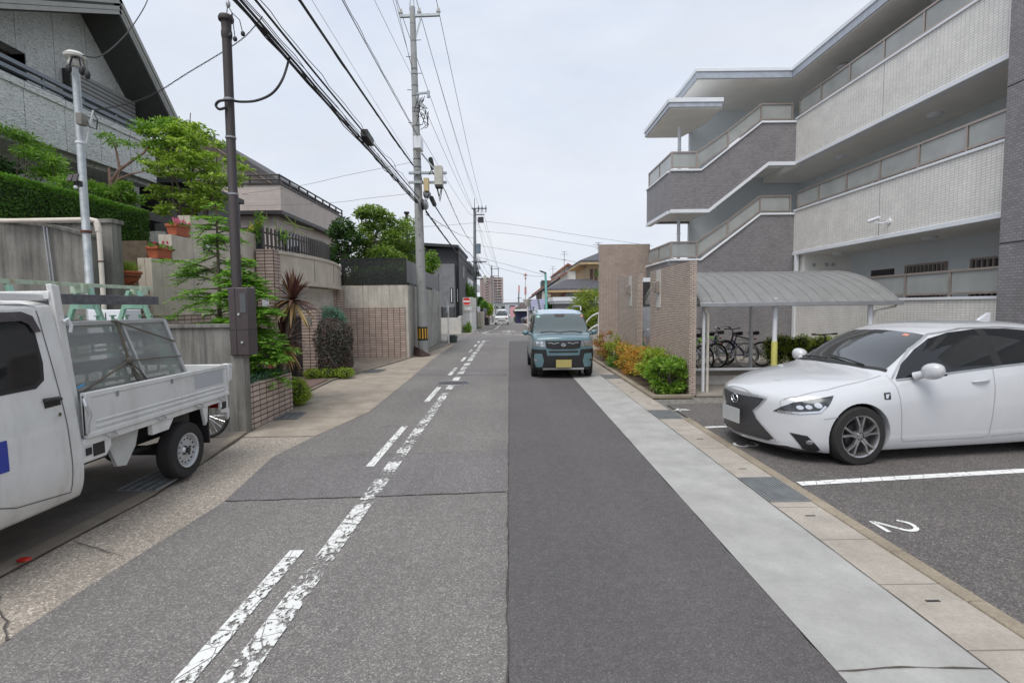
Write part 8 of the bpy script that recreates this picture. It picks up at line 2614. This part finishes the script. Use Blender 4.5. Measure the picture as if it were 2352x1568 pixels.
t = thing('rose_bush', 'climbing rose with pale yellow blooms above the brick pillar', 'plant', (-6.0, 12.4, 3.05))
b = MB(); r = random.Random(12)
for c, rd in (((-6.0, 12.45, 3.5), (.2, .2, .35)), ((-5.85, 12.35, 3.75), (.1, .1, .3)), ((-5.6, 13.0, 3.5), (.14, .3, .2))): blob(b, c, rd, 150, .09, r, .1, .8, .5)
b.build('foliage', G_fern, t)
for c in ((-6.0, 12.3, 3.62), (-6.12, 12.3, 3.5), (-5.85, 12.35, 3.72)):
    b = MB(); blob(b, c, (.055, .055, .045), 40, .05, r, .6, 1, .8); b.build('bloom', G_yellow, t)
t = thing('garden_stakes', 'thin green garden canes behind the picket fence', 'stakes', (-6.3, 14, 3)); b = MB()
for (u0, v0, u1, v1) in ((630, 500, 640, 545), (655, 495, 700, 540), (680, 500, 672, 545), (650, 510, 720, 528), (612, 490, 618, 535)): b.tube([at(u0, v0, 14), at(u1, v1, 14)], .012, 5)
b.build('canes', G_grass, t)
# fallen red scrap in the gutter
t = thing('leaf_litter', 'small red scrap lying in the gutter', 'litter', (-3.25, 3.36, .035)); b = MB(); b.ell((-3.27, 3.38, .05), (.05, .03, .014), 10, 6); b.build('scrap', M_red, t, smooth=True)
# ================================================================= camera, sky, sun
cam = bpy.data.cameras.new('camera')
cam.sensor_width = 36
cam.lens = F_PX / 2352 * 36
cam.clip_start = .05
cam.clip_end = 4000
co = bpy.data.objects.new('camera', cam)
COL.objects.link(co)
co.matrix_world = Matrix.Translation((0, 0, CAM_H)) @ RW.to_4x4()
SC.camera = co

SUN_EL, SUN_AZ = radians(60), radians(208)
w = bpy.data.worlds.new('World')
SC.world = w
w.use_nodes = True
nt = w.node_tree
for n in list(nt.nodes): nt.nodes.remove(n)
out = nt.nodes.new('ShaderNodeOutputWorld')
bg = nt.nodes.new('ShaderNodeBackground')
sky = nt.nodes.new('ShaderNodeTexSky')
sky.sky_type = 'NISHITA'
sky.sun_disc = False
sky.sun_elevation = SUN_EL
sky.sun_rotation = SUN_AZ
sky.air_density = 1.0
sky.dust_density = 2.0
tc = nt.nodes.new('ShaderNodeTexCoord')
mp = nt.nodes.new('ShaderNodeMapping')
mp.inputs['Scale'].default_value = (1, 1, 2.6)
nt.links.new(tc.outputs['Generated'], mp.inputs[0])
n1 = noise(nt, mp.outputs[0], 1.6, 6, .55, .6)
n2 = noise(nt, mp.outputs[0], 4.5, 5, .6)
s = nt.nodes.new('ShaderNodeSeparateXYZ')
nt.links.new(tc.outputs['Generated'], s.inputs[0])
# overcast layer: paler towards the horizon, faint blue-lilac breaks higher up
cl = ramp(nt, n1, [(.30, (6.35, 7.25, 8.8)), (.5, (7.35, 7.95, 9.0)), (.70, (8.3, 8.55, 9.1))])
hz = ramp(nt, s.outputs[2], [(.0, (8.1, 8.25, 8.5)), (.10, (7.95, 8.2, 8.7)), (.35, (7.3, 7.85, 8.95))])
cl = mixc(nt, .35, cl, hz)
cl = mixc(nt, 1.0, cl, ramp(nt, n2, [(.3, .955), (.7, 1.03)]), 'MULTIPLY')
col = mixc(nt, .93, sky.outputs[0], cl)
nt.links.new(col, bg.inputs[0])
bg.inputs[1].default_value = .069
nt.links.new(bg.outputs[0], out.inputs[0])

sl = bpy.data.lights.new('sun', 'SUN')
sl.energy = 1.5
sl.angle = radians(35)
sl.color = (1.0, .965, .92)
so = bpy.data.objects.new('sun', sl)
COL.objects.link(so)
dirv = V((sin(SUN_AZ) * cos(SUN_EL), cos(SUN_AZ) * cos(SUN_EL), sin(SUN_EL)))
so.rotation_euler = dirv.to_track_quat('Z', 'Y').to_euler()
so.location = dirv * 60

SC.view_settings.view_transform = 'Standard'
SC.view_settings.look = 'None'
SC.view_settings.exposure = 0.64
SC.view_settings.gamma = 1.0
SC.view_settings.use_curve_mapping = False
SC.cycles.max_bounces = 8
SC.cycles.transparent_max_bounces = 16
SC.cycles.use_denoising = True
